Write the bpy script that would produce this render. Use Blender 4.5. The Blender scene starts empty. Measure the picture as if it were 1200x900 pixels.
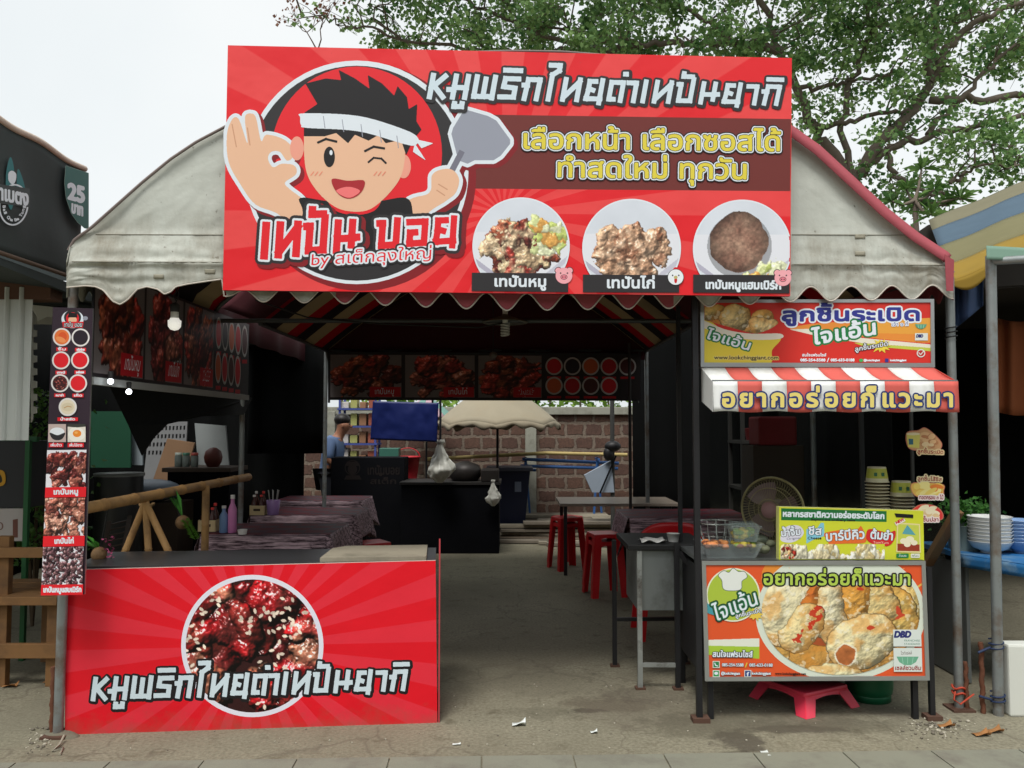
import bpy, bmesh, math, random
import numpy as np
from mathutils import Vector, Matrix, Euler
random.seed(7)
SC = bpy.context.scene
COL = SC.collection
R = math.radians

# ------------------------------------------------------------------ camera, sky, sun, exposure
PITCH = math.atan(50 / 950.0)
CAM = Vector((0, 0, 1.55))
cd = bpy.data.cameras.new('camera'); camo = bpy.data.objects.new('camera', cd); COL.objects.link(camo)
camo.location = CAM; camo.rotation_euler = (math.pi / 2 + PITCH, 0, 0)
cd.sensor_fit = 'HORIZONTAL'; cd.sensor_width = 36; cd.lens = 36 * 950 / 1200
cd.clip_start = .05; cd.clip_end = 1000
SC.camera = camo

SUN_EL, SUN_ROT = R(62), R(197)
w = bpy.data.worlds.new('World'); SC.world = w; w.use_nodes = True
nt = w.node_tree; bg = nt.nodes['Background']
sky = nt.nodes.new('ShaderNodeTexSky'); sky.sky_type = 'NISHITA'; sky.sun_disc = False
sky.sun_elevation = SUN_EL; sky.sun_rotation = SUN_ROT
sky.air_density = 1.0; sky.dust_density = 6.0; sky.ozone_density = 1.0
hs = nt.nodes.new('ShaderNodeHueSaturation'); hs.inputs['Saturation'].default_value = .22
hs.inputs['Value'].default_value = 1.0
nt.links.new(sky.outputs[0], hs.inputs['Color'])
# a bright overcast: the clear sky seen through an even cloud layer with soft thicker and thinner parts
wc = nt.nodes.new('ShaderNodeTexCoord'); wn = nt.nodes.new('ShaderNodeTexNoise'); wn.inputs['Scale'].default_value = 2.2; wn.inputs['Detail'].default_value = 4
nt.links.new(wc.outputs['Generated'], wn.inputs['Vector'])
wr = nt.nodes.new('ShaderNodeValToRGB'); wr.color_ramp.elements[0].position = .3; wr.color_ramp.elements[1].position = .7
wr.color_ramp.elements[0].color = (.84, .90, .92, 1); wr.color_ramp.elements[1].color = (.97, 1.0, 1.0, 1)
nt.links.new(wn.outputs['Fac'], wr.inputs[0])
ws = nt.nodes.new('ShaderNodeVectorMath'); ws.operation = 'SCALE'; ws.inputs['Scale'].default_value = 3.9; nt.links.new(wr.outputs[0], ws.inputs[0])
wm = nt.nodes.new('ShaderNodeMix'); wm.data_type = 'RGBA'; wm.inputs[0].default_value = .85
nt.links.new(hs.outputs[0], wm.inputs[6]); nt.links.new(ws.outputs[0], wm.inputs[7]); nt.links.new(wm.outputs[2], bg.inputs[0])
bg.inputs[1].default_value = .15
sd = bpy.data.lights.new('sun', 'SUN'); so = bpy.data.objects.new('sun', sd); COL.objects.link(so)
sd.energy = 1.5; sd.angle = R(20); sd.color = (1, .97, .92)
# light travels away from the sun: sun stands behind the camera, to its left
sdir = Vector((math.sin(SUN_ROT) * math.cos(SUN_EL), math.cos(SUN_ROT) * math.cos(SUN_EL), math.sin(SUN_EL)))
so.rotation_euler = (-sdir).to_track_quat('-Z', 'Y').to_euler()
so.location = (0, -5, 12)
SC.view_settings.view_transform = 'Standard'; SC.view_settings.look = 'None'
SC.view_settings.exposure = 0.8; SC.view_settings.gamma = 1; SC.view_settings.use_curve_mapping = False
SC.cycles.use_denoising = True
SC.cycles.max_bounces = 6; SC.cycles.diffuse_bounces = 3; SC.cycles.glossy_bounces = 3
SC.cycles.transparent_max_bounces = 16; SC.cycles.transmission_bounces = 6
SC.cycles.caustics_reflective = False; SC.cycles.caustics_refractive = False

# ------------------------------------------------------------------ rays: photograph point -> real point
cp, sp_ = math.cos(PITCH), math.sin(PITCH)
def ray(x, y):
    u = (x - 600) / 950.0; v = (450 - y) / 950.0
    return Vector((u, cp - v * sp_, sp_ + v * cp))
def P(x, y, D):                       # at distance D in front of the camera (world Y)
    d = ray(x, y); return CAM + d * (D / d.y)
def G(x, y, z=0.0):                   # on the level z
    d = ray(x, y); return CAM + d * ((z - CAM.z) / d.z)
def PX(x, y, X):                      # on the plane world X
    d = ray(x, y); return CAM + d * (X / d.x)
def plane_hit(x, y, o, n):
    d = ray(x, y); return CAM + d * ((o - CAM).dot(n) / d.dot(n))

# ------------------------------------------------------------------ colours and materials
def lin(c):
    c = c / 255.0
    return c / 12.92 if c <= .04045 else ((c + .055) / 1.055) ** 2.4
def rgb(r, g, b): return (lin(r), lin(g), lin(b), 1)
MATS = {}
def mat(name, c, rough=.6, metal=0, var=.12, scale=6, bump=0, bscale=60, spec=.4, dirt=None, dscale=3, sheen=0):
    """Principled with a noise-varied base colour; c is 0-255 sRGB of the thing itself."""
    if name in MATS: return MATS[name]
    m = bpy.data.materials.new(name); m.use_nodes = True; MATS[name] = m
    t = m.node_tree; b = t.nodes['Principled BSDF']
    base = rgb(*c)
    b.inputs['Roughness'].default_value = rough; b.inputs['Metallic'].default_value = metal
    b.inputs['Specular IOR Level'].default_value = spec
    tc = t.nodes.new('ShaderNodeTexCoord')
    n = t.nodes.new('ShaderNodeTexNoise'); n.inputs['Scale'].default_value = scale; n.inputs['Detail'].default_value = 5
    t.links.new(tc.outputs['Object'], n.inputs['Vector'])
    mx = t.nodes.new('ShaderNodeMix'); mx.data_type = 'RGBA'
    mx.inputs[6].default_value = tuple(x * (1 - var) for x in base[:3]) + (1,)
    mx.inputs[7].default_value = tuple(min(1, x * (1 + var)) for x in base[:3]) + (1,)
    t.links.new(n.outputs['Fac'], mx.inputs[0])
    out = mx.outputs[2]
    if dirt:
        n2 = t.nodes.new('ShaderNodeTexNoise'); n2.inputs['Scale'].default_value = dscale; n2.inputs['Detail'].default_value = 8
        n2.inputs['Roughness'].default_value = .65
        t.links.new(tc.outputs['Object'], n2.inputs['Vector'])
        rp = t.nodes.new('ShaderNodeValToRGB'); rp.color_ramp.elements[0].position = .48; rp.color_ramp.elements[1].position = .72
        t.links.new(n2.outputs['Fac'], rp.inputs[0])
        m2 = t.nodes.new('ShaderNodeMix'); m2.data_type = 'RGBA'
        t.links.new(rp.outputs[0], m2.inputs[0]); t.links.new(out, m2.inputs[6]); m2.inputs[7].default_value = rgb(*dirt)
        out = m2.outputs[2]
    t.links.new(out, b.inputs['Base Color'])
    if bump:
        n3 = t.nodes.new('ShaderNodeTexNoise'); n3.inputs['Scale'].default_value = bscale; n3.inputs['Detail'].default_value = 4
        t.links.new(tc.outputs['Object'], n3.inputs['Vector'])
        bp = t.nodes.new('ShaderNodeBump'); bp.inputs['Strength'].default_value = bump; bp.inputs['Distance'].default_value = .01
        t.links.new(n3.outputs['Fac'], bp.inputs['Height']); t.links.new(bp.outputs[0], b.inputs['Normal'])
    return m
def ink(c, name=None):                # printed ink on vinyl
    return mat(name or 'ink_%d_%d_%d' % tuple(c), c, rough=.42, var=.03, scale=2.5, spec=.3)
def print_mat():                      # a printed picture: its colours are the print's own, stored per vertex
    if 'print' in MATS: return MATS['print']
    m = bpy.data.materials.new('print'); m.use_nodes = True; MATS['print'] = m
    t = m.node_tree; b = t.nodes['Principled BSDF']; b.inputs['Roughness'].default_value = .42
    b.inputs['Specular IOR Level'].default_value = .3
    a = t.nodes.new('ShaderNodeVertexColor'); a.layer_name = 'Col'
    t.links.new(a.outputs[0], b.inputs['Base Color'])
    return m
def math_node(t, op, a, b=None, c=None):
    n = t.nodes.new('ShaderNodeMath'); n.operation = op
    for i, v in enumerate((a, b, c)):
        if v is None: continue
        if isinstance(v, (int, float)): n.inputs[i].default_value = v
        else: t.links.new(v, n.inputs[i])
    return n.outputs[0]
def rays_mat(name, ctr, ux, vy, n, ca, cb, duty=0.0, soft=.12, splash=False):
    """vinyl print with a sunburst of two reds round a centre on the board"""
    m = bpy.data.materials.new(name); m.use_nodes = True
    t = m.node_tree; b = t.nodes['Principled BSDF']; b.inputs['Roughness'].default_value = .4
    b.inputs['Specular IOR Level'].default_value = .3
    g = t.nodes.new('ShaderNodeNewGeometry')
    s = t.nodes.new('ShaderNodeVectorMath'); s.operation = 'SUBTRACT'; s.inputs[1].default_value = ctr
    t.links.new(g.outputs['Position'], s.inputs[0])
    def dot(v):
        d = t.nodes.new('ShaderNodeVectorMath'); d.operation = 'DOT_PRODUCT'; d.inputs[1].default_value = v
        t.links.new(s.outputs[0], d.inputs[0]); return d.outputs['Value']
    a = math_node(t, 'ARCTAN2', dot(vy), dot(ux))
    w_ = math_node(t, 'SINE', math_node(t, 'MULTIPLY', a, float(n)))
    f = math_node(t, 'SMOOTH_MIN', math_node(t, 'MAXIMUM', math_node(t, 'MULTIPLY_ADD', w_, 1 / soft, .5 + duty / soft), 0.0), 1.0, .01)
    nz = t.nodes.new('ShaderNodeTexNoise'); nz.inputs['Scale'].default_value = 1.3
    t.links.new(g.outputs['Position'], nz.inputs['Vector'])
    mx = t.nodes.new('ShaderNodeMix'); mx.data_type = 'RGBA'
    mx.inputs[6].default_value = rgb(*ca); mx.inputs[7].default_value = rgb(*cb)
    t.links.new(math_node(t, 'MULTIPLY', f, math_node(t, 'MULTIPLY_ADD', nz.outputs['Fac'], .8, .45)), mx.inputs[0])
    out = mx.outputs[2]
    if splash:                          # mud splashed up from the ground, ragged
        sp = t.nodes.new('ShaderNodeSeparateXYZ'); t.links.new(g.outputs['Position'], sp.inputs[0])
        n5 = t.nodes.new('ShaderNodeTexNoise'); n5.inputs['Scale'].default_value = 11; n5.inputs['Detail'].default_value = 8; n5.inputs['Roughness'].default_value = .7; t.links.new(g.outputs['Position'], n5.inputs['Vector'])
        ff = math_node(t, 'MULTIPLY_ADD', sp.outputs['Z'], -4.5, math_node(t, 'MULTIPLY_ADD', n5.outputs['Fac'], 1.5, -.32))
        m5 = t.nodes.new('ShaderNodeMix'); m5.data_type = 'RGBA'; t.links.new(math_node(t, 'MULTIPLY', math_node(t, 'MINIMUM', math_node(t, 'MAXIMUM', ff, 0.0), 1.0), .75), m5.inputs[0]); t.links.new(out, m5.inputs[6]); m5.inputs[7].default_value = rgb(120, 92, 76); out = m5.outputs[2]
    n6 = t.nodes.new('ShaderNodeTexNoise'); n6.inputs['Scale'].default_value = 26; n6.inputs['Detail'].default_value = 6; n6.inputs['Roughness'].default_value = .75; t.links.new(g.outputs['Position'], n6.inputs['Vector'])
    r6 = t.nodes.new('ShaderNodeMapRange'); r6.inputs[1].default_value = .62; r6.inputs[2].default_value = .74; r6.inputs[4].default_value = .35; t.links.new(n6.outputs['Fac'], r6.inputs[0])
    m6 = t.nodes.new('ShaderNodeMix'); m6.data_type = 'RGBA'; t.links.new(r6.outputs[0], m6.inputs[0]); t.links.new(out, m6.inputs[6]); m6.inputs[7].default_value = rgb(176, 60, 60)
    t.links.new(m6.outputs[2], b.inputs['Base Color'])
    n7 = t.nodes.new('ShaderNodeTexNoise'); n7.inputs['Scale'].default_value = 3.2; n7.inputs['Detail'].default_value = 3; t.links.new(g.outputs['Position'], n7.inputs['Vector'])
    bp = t.nodes.new('ShaderNodeBump'); bp.inputs['Strength'].default_value = .35; bp.inputs['Distance'].default_value = .03; t.links.new(n7.outputs['Fac'], bp.inputs['Height']); t.links.new(bp.outputs[0], b.inputs['Normal'])
    return m

# ------------------------------------------------------------------ mesh building
class MB:
    def __init__(s): s.v = []; s.f = []; s.m = []; s.mats = []; s.col = None; s.sm = []
    def mi(s, m):
        if m not in s.mats: s.mats.append(m)
        return s.mats.index(m)
    def add(s, vs, fs, m, smooth=False):
        o = len(s.v); k = s.mi(m); s.v.extend([tuple(v) for v in vs])
        for f in fs: s.f.append(tuple(i + o for i in f)); s.m.append(k); s.sm.append(smooth)
    def box(s, c, size, m, rot=None, bev=0):
        x, y, z = (a / 2 for a in size); M = rot.to_matrix() if isinstance(rot, Euler) else (rot or Matrix.Identity(3))
        c = Vector(c)
        if bev:
            bm = bmesh.new(); bmesh.ops.create_cube(bm, size=1)
            for v in bm.verts: v.co = Vector((v.co.x * size[0], v.co.y * size[1], v.co.z * size[2]))
            bmesh.ops.bevel(bm, geom=bm.edges[:], offset=bev, segments=2, profile=.6, affect='EDGES')
            bm.verts.index_update()
            s.add([c + M @ v.co for v in bm.verts], [[v.index for v in f.verts] for f in bm.faces], m); bm.free(); return
        vs = [c + M @ Vector(p) for p in ((-x,-y,-z),(x,-y,-z),(x,y,-z),(-x,y,-z),(-x,-y,z),(x,-y,z),(x,y,z),(-x,y,z))]
        s.add(vs, [(3,2,1,0),(4,5,6,7),(0,1,5,4),(1,2,6,5),(2,3,7,6),(3,0,4,7)], m)
    def tube(s, pts, r, m, seg=8, caps=True):
        pts = [Vector(p) for p in pts]; n = len(pts); rs = r if isinstance(r, (list, tuple)) else [r] * n
        vs = []; prev = None
        for i, p in enumerate(pts):
            t = (pts[min(i + 1, n - 1)] - pts[max(i - 1, 0)])
            t = t.normalized() if t.length > 1e-9 else Vector((0, 0, 1))
            if prev is None:
                a = Vector((0, 0, 1)) if abs(t.z) < .9 else Vector((1, 0, 0)); u = t.cross(a).normalized()
            else:
                u = (prev - t * prev.dot(t)); u = u.normalized() if u.length > 1e-6 else t.orthogonal().normalized()
            prev = u; w_ = t.cross(u)
            for k in range(seg):
                a = 2 * math.pi * k / seg
                vs.append(p + (u * math.cos(a) + w_ * math.sin(a)) * rs[i])
        fs = [(i*seg+k, i*seg+(k+1)%seg, (i+1)*seg+(k+1)%seg, (i+1)*seg+k) for i in range(n-1) for k in range(seg)]
        s.add(vs, fs, m, True)
        if caps: s.add(vs[:seg], [tuple(range(seg))[::-1]], m); s.add(vs[-seg:], [tuple(range(seg))], m)
    def bar(s, a, b, wd, m, ht=None, up=Vector((0, 0, 1))):
        a, b = Vector(a), Vector(b); t = (b - a); L = t.length; t = t / L
        if abs(t.dot(up)) > .95: up = Vector((0, 1, 0))
        u = t.cross(up).normalized(); w_ = u.cross(t)
        M = Matrix((u, t, w_)).transposed()
        s.box((a + b) / 2, (wd, L, ht or wd), m, M)
    def lathe(s, c, prof, m, seg=24, M=None, sx=1, sy=1, cap=True):
        c = Vector(c); M = M or Matrix.Identity(3); vs = []
        for (r, z) in prof:
            for k in range(seg):
                a = 2 * math.pi * k / seg
                vs.append(c + M @ Vector((r * math.cos(a) * sx, r * math.sin(a) * sy, z)))
        n = len(prof)
        fs = [(i*seg+k, i*seg+(k+1)%seg, (i+1)*seg+(k+1)%seg, (i+1)*seg+k) for i in range(n-1) for k in range(seg)]
        s.add(vs, fs, m, True)
        if cap:
            if prof[0][0] > 1e-4: s.add(vs[:seg], [tuple(range(seg))[::-1]], m)
            if prof[-1][0] > 1e-4: s.add(vs[-seg:], [tuple(range(seg))], m)
    def prism(s, pts, ext, m, side=None):
        """closed solid: polygon pts swept by the vector ext"""
        pts = [Vector(p) for p in pts]; e = Vector(ext); n = len(pts)
        s.add(pts, [tuple(range(n))], m); s.add([p + e for p in pts], [tuple(range(n))[::-1]], side or m)
        vs = pts + [p + e for p in pts]
        s.add(vs, [(i, (i+1) % n, n+(i+1) % n, n+i)[::-1] for i in range(n)], side or m)
    def grid(s, fn, nu, nv, m, smooth=True, close_u=False):
        vs = [fn(i / nu, j / nv) for j in range(nv + 1) for i in range(nu + 1)]
        W = nu + 1
        s.add(vs, [(j*W+i, j*W+i+1, (j+1)*W+i+1, (j+1)*W+i) for j in range(nv) for i in range(nu)], m, smooth)
    def sphere(s, c, r, m, seg=16, rings=10, sc=(1,1,1), M=None):
        prof = [(math.sin(math.pi*i/rings)*r, -math.cos(math.pi*i/rings)*r*sc[2]) for i in range(rings+1)]
        s.lathe(c, prof, m, seg, M, sc[0], sc[1], False)
    def build(s, name, parent=None, solid=0, **tags):
        me = bpy.data.meshes.new(name); me.from_pydata(s.v, [], s.f)
        for m in s.mats: me.materials.append(m)
        me.polygons.foreach_set('material_index', s.m); me.polygons.foreach_set('use_smooth', s.sm)
        if s.col is not None:
            a = me.color_attributes.new('Col', 'FLOAT_COLOR', 'POINT'); a.data.foreach_set('color', s.col)
        me.update()
        o = bpy.data.objects.new(name, me); COL.objects.link(o)
        if solid:
            md = o.modifiers.new('thickness', 'SOLIDIFY'); md.thickness = solid; md.offset = 0
        if parent is not None: adopt(o, parent)
        tag(o, **tags)
        return o
BASE = {}
def tag(o, label=None, cat=None, group=None, kind=None):
    if label: o['label'] = label
    if cat: o['category'] = cat
    if group: o['group'] = group
    if kind: o['kind'] = kind
    return o
def adopt(o, par):
    o.parent = par
    root = par
    while root.parent: root = root.parent
    if par.name in BASE: o.matrix_parent_inverse = BASE[par.name].inverted()
def thing(name, label, cat, loc=(0, 0, 0), group=None):
    o = bpy.data.objects.new(name, None); COL.objects.link(o); o.location = loc; o.empty_display_size = .1
    BASE[o.name] = Matrix.Translation(Vector(loc))
    return tag(o, label, cat, group)
def dup(root, loc, label, rotz=0, group=None, scale=None):
    def cp_(o, par):
        c = o.copy(); COL.objects.link(c); c.parent = par
        if par is not None: c.matrix_parent_inverse = o.matrix_parent_inverse.copy()
        for ch in list(o.children): cp_(ch, c)
        return c
    c = cp_(root, None); c.location = loc; c.rotation_euler.z = rotz; c['label'] = label
    if group: c['group'] = group
    if scale: c.scale = scale
    return c

# ------------------------------------------------------------------ flat print engine: shapes are rasterised on a canvas and turned into clean flat polygons
_tc = bpy.data.curves.new('lettering_source', 'FONT'); _to = bpy.data.objects.new('lettering_source', _tc); COL.objects.link(_to)
_tc.resolution_u = 4
UP = set('\u0e31\u0e34\u0e35\u0e36\u0e37\u0e47'); TONE = set('\u0e48\u0e49\u0e4a\u0e4b\u0e4c')
def _raw(s, sc=1.0):
    """outlines of the lettering: one closed loop of points per contour"""
    _tc.body = s; _tc.space_character = sc
    dg = bpy.context.evaluated_depsgraph_get(); dg.update()
    ev = _to.evaluated_get(dg); cu = ev.to_curve(dg); out = []
    for sp in cu.splines:
        bp = sp.bezier_points; n = len(bp)
        if n < 2:
            if len(sp.points) > 2: out.append(np.array([p.co[:2] for p in sp.points]))
            continue
        pts = []
        for i in range(n):
            p0, p1 = bp[i], bp[(i + 1) % n]; c = [np.array(q[:2]) for q in (p0.co, p0.handle_right, p1.handle_left, p1.co)]
            straight = np.hypot(*(c[1] - c[0])) < 1e-6 and np.hypot(*(c[2] - c[3])) < 1e-6
            for t in ((0,) if straight else (0, .2, .4, .6, .8)):
                pts.append(c[0]*(1-t)**3 + 3*c[1]*t*(1-t)**2 + 3*c[2]*t*t*(1-t) + c[3]*t**3)
        out.append(np.array(pts))
    ev.to_curve_clear()
    return out
def xmax(ls): return max(l[:, 0].max() for l in ls)
_cache = {}
def glyphs(s, sc=1.0):
    key = (s, sc)
    if key in _cache: return _cache[key]
    base = ''; marks = []
    for i, ch in enumerate(s):
        nxt = s[i + 1] if i + 1 < len(s) else ''
        if ch in TONE and ((base and base[-1] in UP) or nxt == '\u0e33'): marks.append((base, ch))
        else: base += ch
    v = list(_raw(base, sc))
    def pen(p): return xmax(_raw(p + 'l', sc)) - xmax(_raw('l', sc))
    for pre, ch in marks:
        px = pen(pre) if pre else 0
        gv = _raw('\u0e19' + ch, sc)[len(_raw('\u0e19', sc)):]; npn = pen('\u0e19')
        v += [l + np.array([px - npn, .19]) for l in gv]      # the stacked tone mark, lifted clear of the vowel
    _cache[key] = v; return v
CAPH = None
class Canvas:
    def __init__(s, x0, y0, x1, y1, k=4):
        s.x0, s.y0, s.k = x0, y0, k; s.W = int((x1 - x0) * k) + 2; s.H = int((y1 - y0) * k) + 2
        s.b = np.zeros((s.H, s.W), bool)
    def fill(s, loops, sign=False):
        cnt = np.zeros((s.H, s.W + 1), int)
        for lp in loops:
            p = (np.asarray(lp, float) - (s.x0, s.y0)) * s.k; n = len(p)
            for i in range(n):
                xa, ya = p[i]; xb, yb = p[(i + 1) % n]
                if ya == yb: continue
                sg = 1
                if ya > yb: xa, ya, xb, yb = xb, yb, xa, ya; sg = -1
                r0 = max(0, math.ceil(ya)); r1 = min(s.H - 1, math.ceil(yb) - 1)
                if r1 < r0: continue
                rr = np.arange(r0, r1 + 1); xi = xa + (rr - ya) * (xb - xa) / (yb - ya)
                ci = np.clip(np.ceil(xi).astype(int), 0, s.W)
                np.add.at(cnt, (rr, ci), sg)
        c = np.cumsum(cnt, 1)[:, :s.W]
        s.b |= (c != 0) if sign else (np.abs(c) % 2 == 1)
        return s
    def poly(s, pts): return s.fill([pts], True)
    def smooth(s, pts, n=8): return s.poly(spline(pts, n))
    def ell(s, cx, cy, rx, ry, rot=0):
        a = np.linspace(0, 2 * np.pi, 72, endpoint=False); c, q = math.cos(rot), math.sin(rot)
        x = rx * np.cos(a); y = ry * np.sin(a)
        return s.poly(np.stack([cx + x * c - y * q, cy + x * q + y * c], 1))
    def line(s, pts, wd, square=True):
        pts = [np.array(p, float) for p in pts]
        for a, b in zip(pts, pts[1:]):
            d = b - a; L = np.hypot(*d); d = d / L; n = np.array([-d[1], d[0]]) * wd / 2
            if square: a = a - d * wd / 2; b = b + d * wd / 2
            s.poly([a + n, b + n, b - n, a - n])
        return s
    def text(s, t, a, b, h, shear=0, sc=1.0):
        """lettering t with its baseline from a to b and consonants h tall"""
        ls = glyphs(t, sc)
        kv = glyphs('\u0e01' if any(ord(q) > 3584 for q in t) else 'H'); cap = max(l[:, 1].max() for l in kv)
        xa, xb = min(l[:, 0].min() for l in ls), xmax(ls); a = np.array(a, float); b = np.array(b, float)
        ex = (b - a) / (xb - xa); up = np.array([ex[1], -ex[0]]); up = up / np.hypot(*up)
        ey = (up + shear * ex / np.hypot(*ex)) * (h / cap)
        return s.fill([a + (l[:, :1] - xa) * ex + l[:, 1:] * ey for l in ls], True)
    def copy(s):
        c = Canvas.__new__(Canvas); c.x0, c.y0, c.k, c.W, c.H = s.x0, s.y0, s.k, s.W, s.H; c.b = s.b.copy(); return c
    def grow(s, px):
        c = s.copy(); left = px * s.k
        while left > .4:
            r = min(left, 6); left -= r; ir = int(math.ceil(r)); o = c.b.copy()
            for dy in range(-ir, ir + 1):
                for dx in range(-ir, ir + 1):
                    if (dx or dy) and dx * dx + dy * dy <= r * r + .3:
                        ys, yd = (dy, 0) if dy > 0 else (0, -dy); xs, xd = (dx, 0) if dx > 0 else (0, -dx)
                        o[ys:c.H - yd, xs:c.W - xd] |= c.b[yd:c.H - ys, xd:c.W - xs]
            c.b = o
        return c
    def minus(s, o): c = s.copy(); c.b &= ~o.b; return c
    def both(s, o): c = s.copy(); c.b &= o.b; return c
    def shifted(s, dx, dy): c = s.copy(); c.x0 += dx; c.y0 += dy; return c
    def polys(s):
        f = np.zeros((s.H + 2, s.W + 2)); f[1:-1, 1:-1] = s.b
        g = f.copy()                                           # 3x3 box: soft edge for smooth contours
        g[1:-1, 1:-1] = sum(f[1+i:s.H+1+i, 1+j:s.W+1+j] for i in (-1, 0, 1) for j in (-1, 0, 1)) / 9
        g[0] = g[-1] = 0; g[:, 0] = g[:, -1] = 0
        ins = g > .5
        A, B, C, D = ins[:-1, :-1], ins[:-1, 1:], ins[1:, 1:], ins[1:, :-1]
        cs = A * 1 + B * 2 + C * 4 + D * 8
        out = []
        full = cs == 15
        e = np.diff(np.pad(full.astype(int), ((0, 0), (1, 1))), axis=1)
        rs, st = np.nonzero(e == 1); r2, en = np.nonzero(e == -1)
        for r, a, b in zip(rs.tolist(), st.tolist(), en.tolist()): out.append([(a, r), (b, r), (b, r + 1), (a, r + 1)])
        for r, c in zip(*[q.tolist() for q in np.nonzero((cs > 0) & (cs < 15))]):
            pts = [(c, r), (c + 1, r), (c + 1, r + 1), (c, r + 1)]; vals = [g[r, c], g[r, c+1], g[r+1, c+1], g[r+1, c]]
            pl = []
            for i in range(4):
                j = (i + 1) % 4
                if vals[i] > .5: pl.append(pts[i])
                if (vals[i] > .5) != (vals[j] > .5):
                    t_ = (.5 - vals[i]) / (vals[j] - vals[i])
                    pl.append((pts[i][0] + t_ * (pts[j][0] - pts[i][0]), pts[i][1] + t_ * (pts[j][1] - pts[i][1])))
            if len(pl) >= 3: out.append(pl)
        k = s.k
        return [[(s.x0 + (x - 1) / k, s.y0 + (y - 1) / k) for x, y in q] for q in out]
def spline(pts, n=8):
    pts = np.array(pts, float); N = len(pts); out = []
    for i in range(N):
        p0, p1, p2, p3 = pts[i-1], pts[i], pts[(i+1) % N], pts[(i+2) % N]
        for t in np.arange(n) / n:
            out.append(.5 * ((2*p1) + (-p0+p2)*t + (2*p0-5*p1+4*p2-p3)*t*t + (-p0+3*p1-3*p2+p3)*t**3))
    return np.array(out)
class Board:
    """a real flat board; printing on it is placed by sighting points of the photograph onto the board's own plane"""
    DZ = .00006
    def __init__(s, o, n):
        s.o = Vector(o); s.n = Vector(n).normalized(); s.L = 1
        if s.n.dot(CAM - s.o) < 0: s.n = -s.n
    @classmethod
    def by(cls, a, b, c): return cls(a, (Vector(b) - Vector(a)).cross(Vector(c) - Vector(a)))
    def pt(s, x, y, lay=0): return plane_hit(x, y, s.o, s.n) + s.n * (lay * s.DZ)
    def slab(s, mb, quad, th, m, side=None):
        mb.prism([s.pt(*q) for q in quad], -s.n * th, m, side)
    def lay(s, mb, cv, m):
        """print a canvas shape as the next ink layer"""
        L = s.L; s.L += 1; k = mb.mi(m); idx = {}
        for q in cv.polys():
            f = []
            for p in q:
                if p not in idx:
                    idx[p] = len(mb.v); mb.v.append(tuple(s.pt(p[0], p[1], L)))
                f.append(idx[p])
            mb.f.append(tuple(f)); mb.m.append(k); mb.sm.append(False)
    def poly(s, mb, pts, m):
        L = s.L; s.L += 1
        mb.add([s.pt(x, y, L) for x, y in pts], [tuple(range(len(pts)))], m)
    def ell(s, mb, cx, cy, rx, ry, m, n=64, rot=0):
        c, q = math.cos(rot), math.sin(rot)
        s.poly(mb, [(cx + rx*math.cos(a)*c - ry*math.sin(a)*q, cy + rx*math.cos(a)*q + ry*math.sin(a)*c) for a in (2*math.pi*i/n for i in range(n))], m)
    def ring(s, mb, cx, cy, r0, r1, m, n=72, ky=1.0, keep=None):
        L = s.L; s.L += 1; vs = []
        for r in (r0, r1):
            for i in range(n): vs.append(s.pt(cx + r*math.cos(2*math.pi*i/n), cy + r*ky*math.sin(2*math.pi*i/n), L))
        mb.add(vs, [(i, (i+1) % n, n+(i+1) % n, n+i) for i in range(n) if keep is None or keep(cx + r1*math.cos(2*math.pi*(i+.5)/n), cy + r1*math.sin(2*math.pi*(i+.5)/n))], m)
    def text(s, mb, t, a, b, h, fill, outl=(), shear=0, k=4, sc=1.0):
        """outl: [(px, material), ...] from the widest in"""
        pad = max([o[0] for o in outl] + [0]) + 2
        x0, x1 = min(a[0], b[0]) - pad - h * .5, max(a[0], b[0]) + pad + h * .5
        y0, y1 = min(a[1], b[1]) - h * 1.9 - pad, max(a[1], b[1]) + h * .75 + pad
        c = Canvas(x0, y0, x1, y1, k).text(t, a, b, h, shear, sc)
        for px, m in outl: s.lay(mb, c.grow(px), m)
        s.lay(mb, c, fill)
    def picture(s, img, name, parent, fx, mask=None, label=None):
        """a printed photograph: img (H,W,3) linear colours on a fine grid; fx(u,v) -> photo px"""
        L = s.L; s.L += 1
        H, W = img.shape[:2]; mb = MB(); mb.mi(print_mat())
        gx = [[fx(j / (W - 1), i / (H - 1)) for j in range(W)] for i in range(H)]
        keep = np.ones((H, W), bool)
        if mask: keep = np.array([[mask(*gx[i][j]) for j in range(W)] for i in range(H)])
        idx = -np.ones((H, W), int); cols = []
        q = keep[:-1, :-1] & keep[:-1, 1:] & keep[1:, 1:] & keep[1:, :-1]
        for i, j in zip(*[a.tolist() for a in np.nonzero(q)]):
            f = []
            for (a, b) in ((i, j), (i, j+1), (i+1, j+1), (i+1, j)):
                if idx[a, b] < 0:
                    idx[a, b] = len(mb.v); mb.v.append(tuple(s.pt(gx[a][b][0], gx[a][b][1], L)))
                    cols.extend((*[float(x) for x in img[a, b]], 1.0))
                f.append(int(idx[a, b]))
            mb.f.append(tuple(f)); mb.m.append(0); mb.sm.append(False)
        mb.col = cols
        return mb.build(name, parent, label=label)
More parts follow.
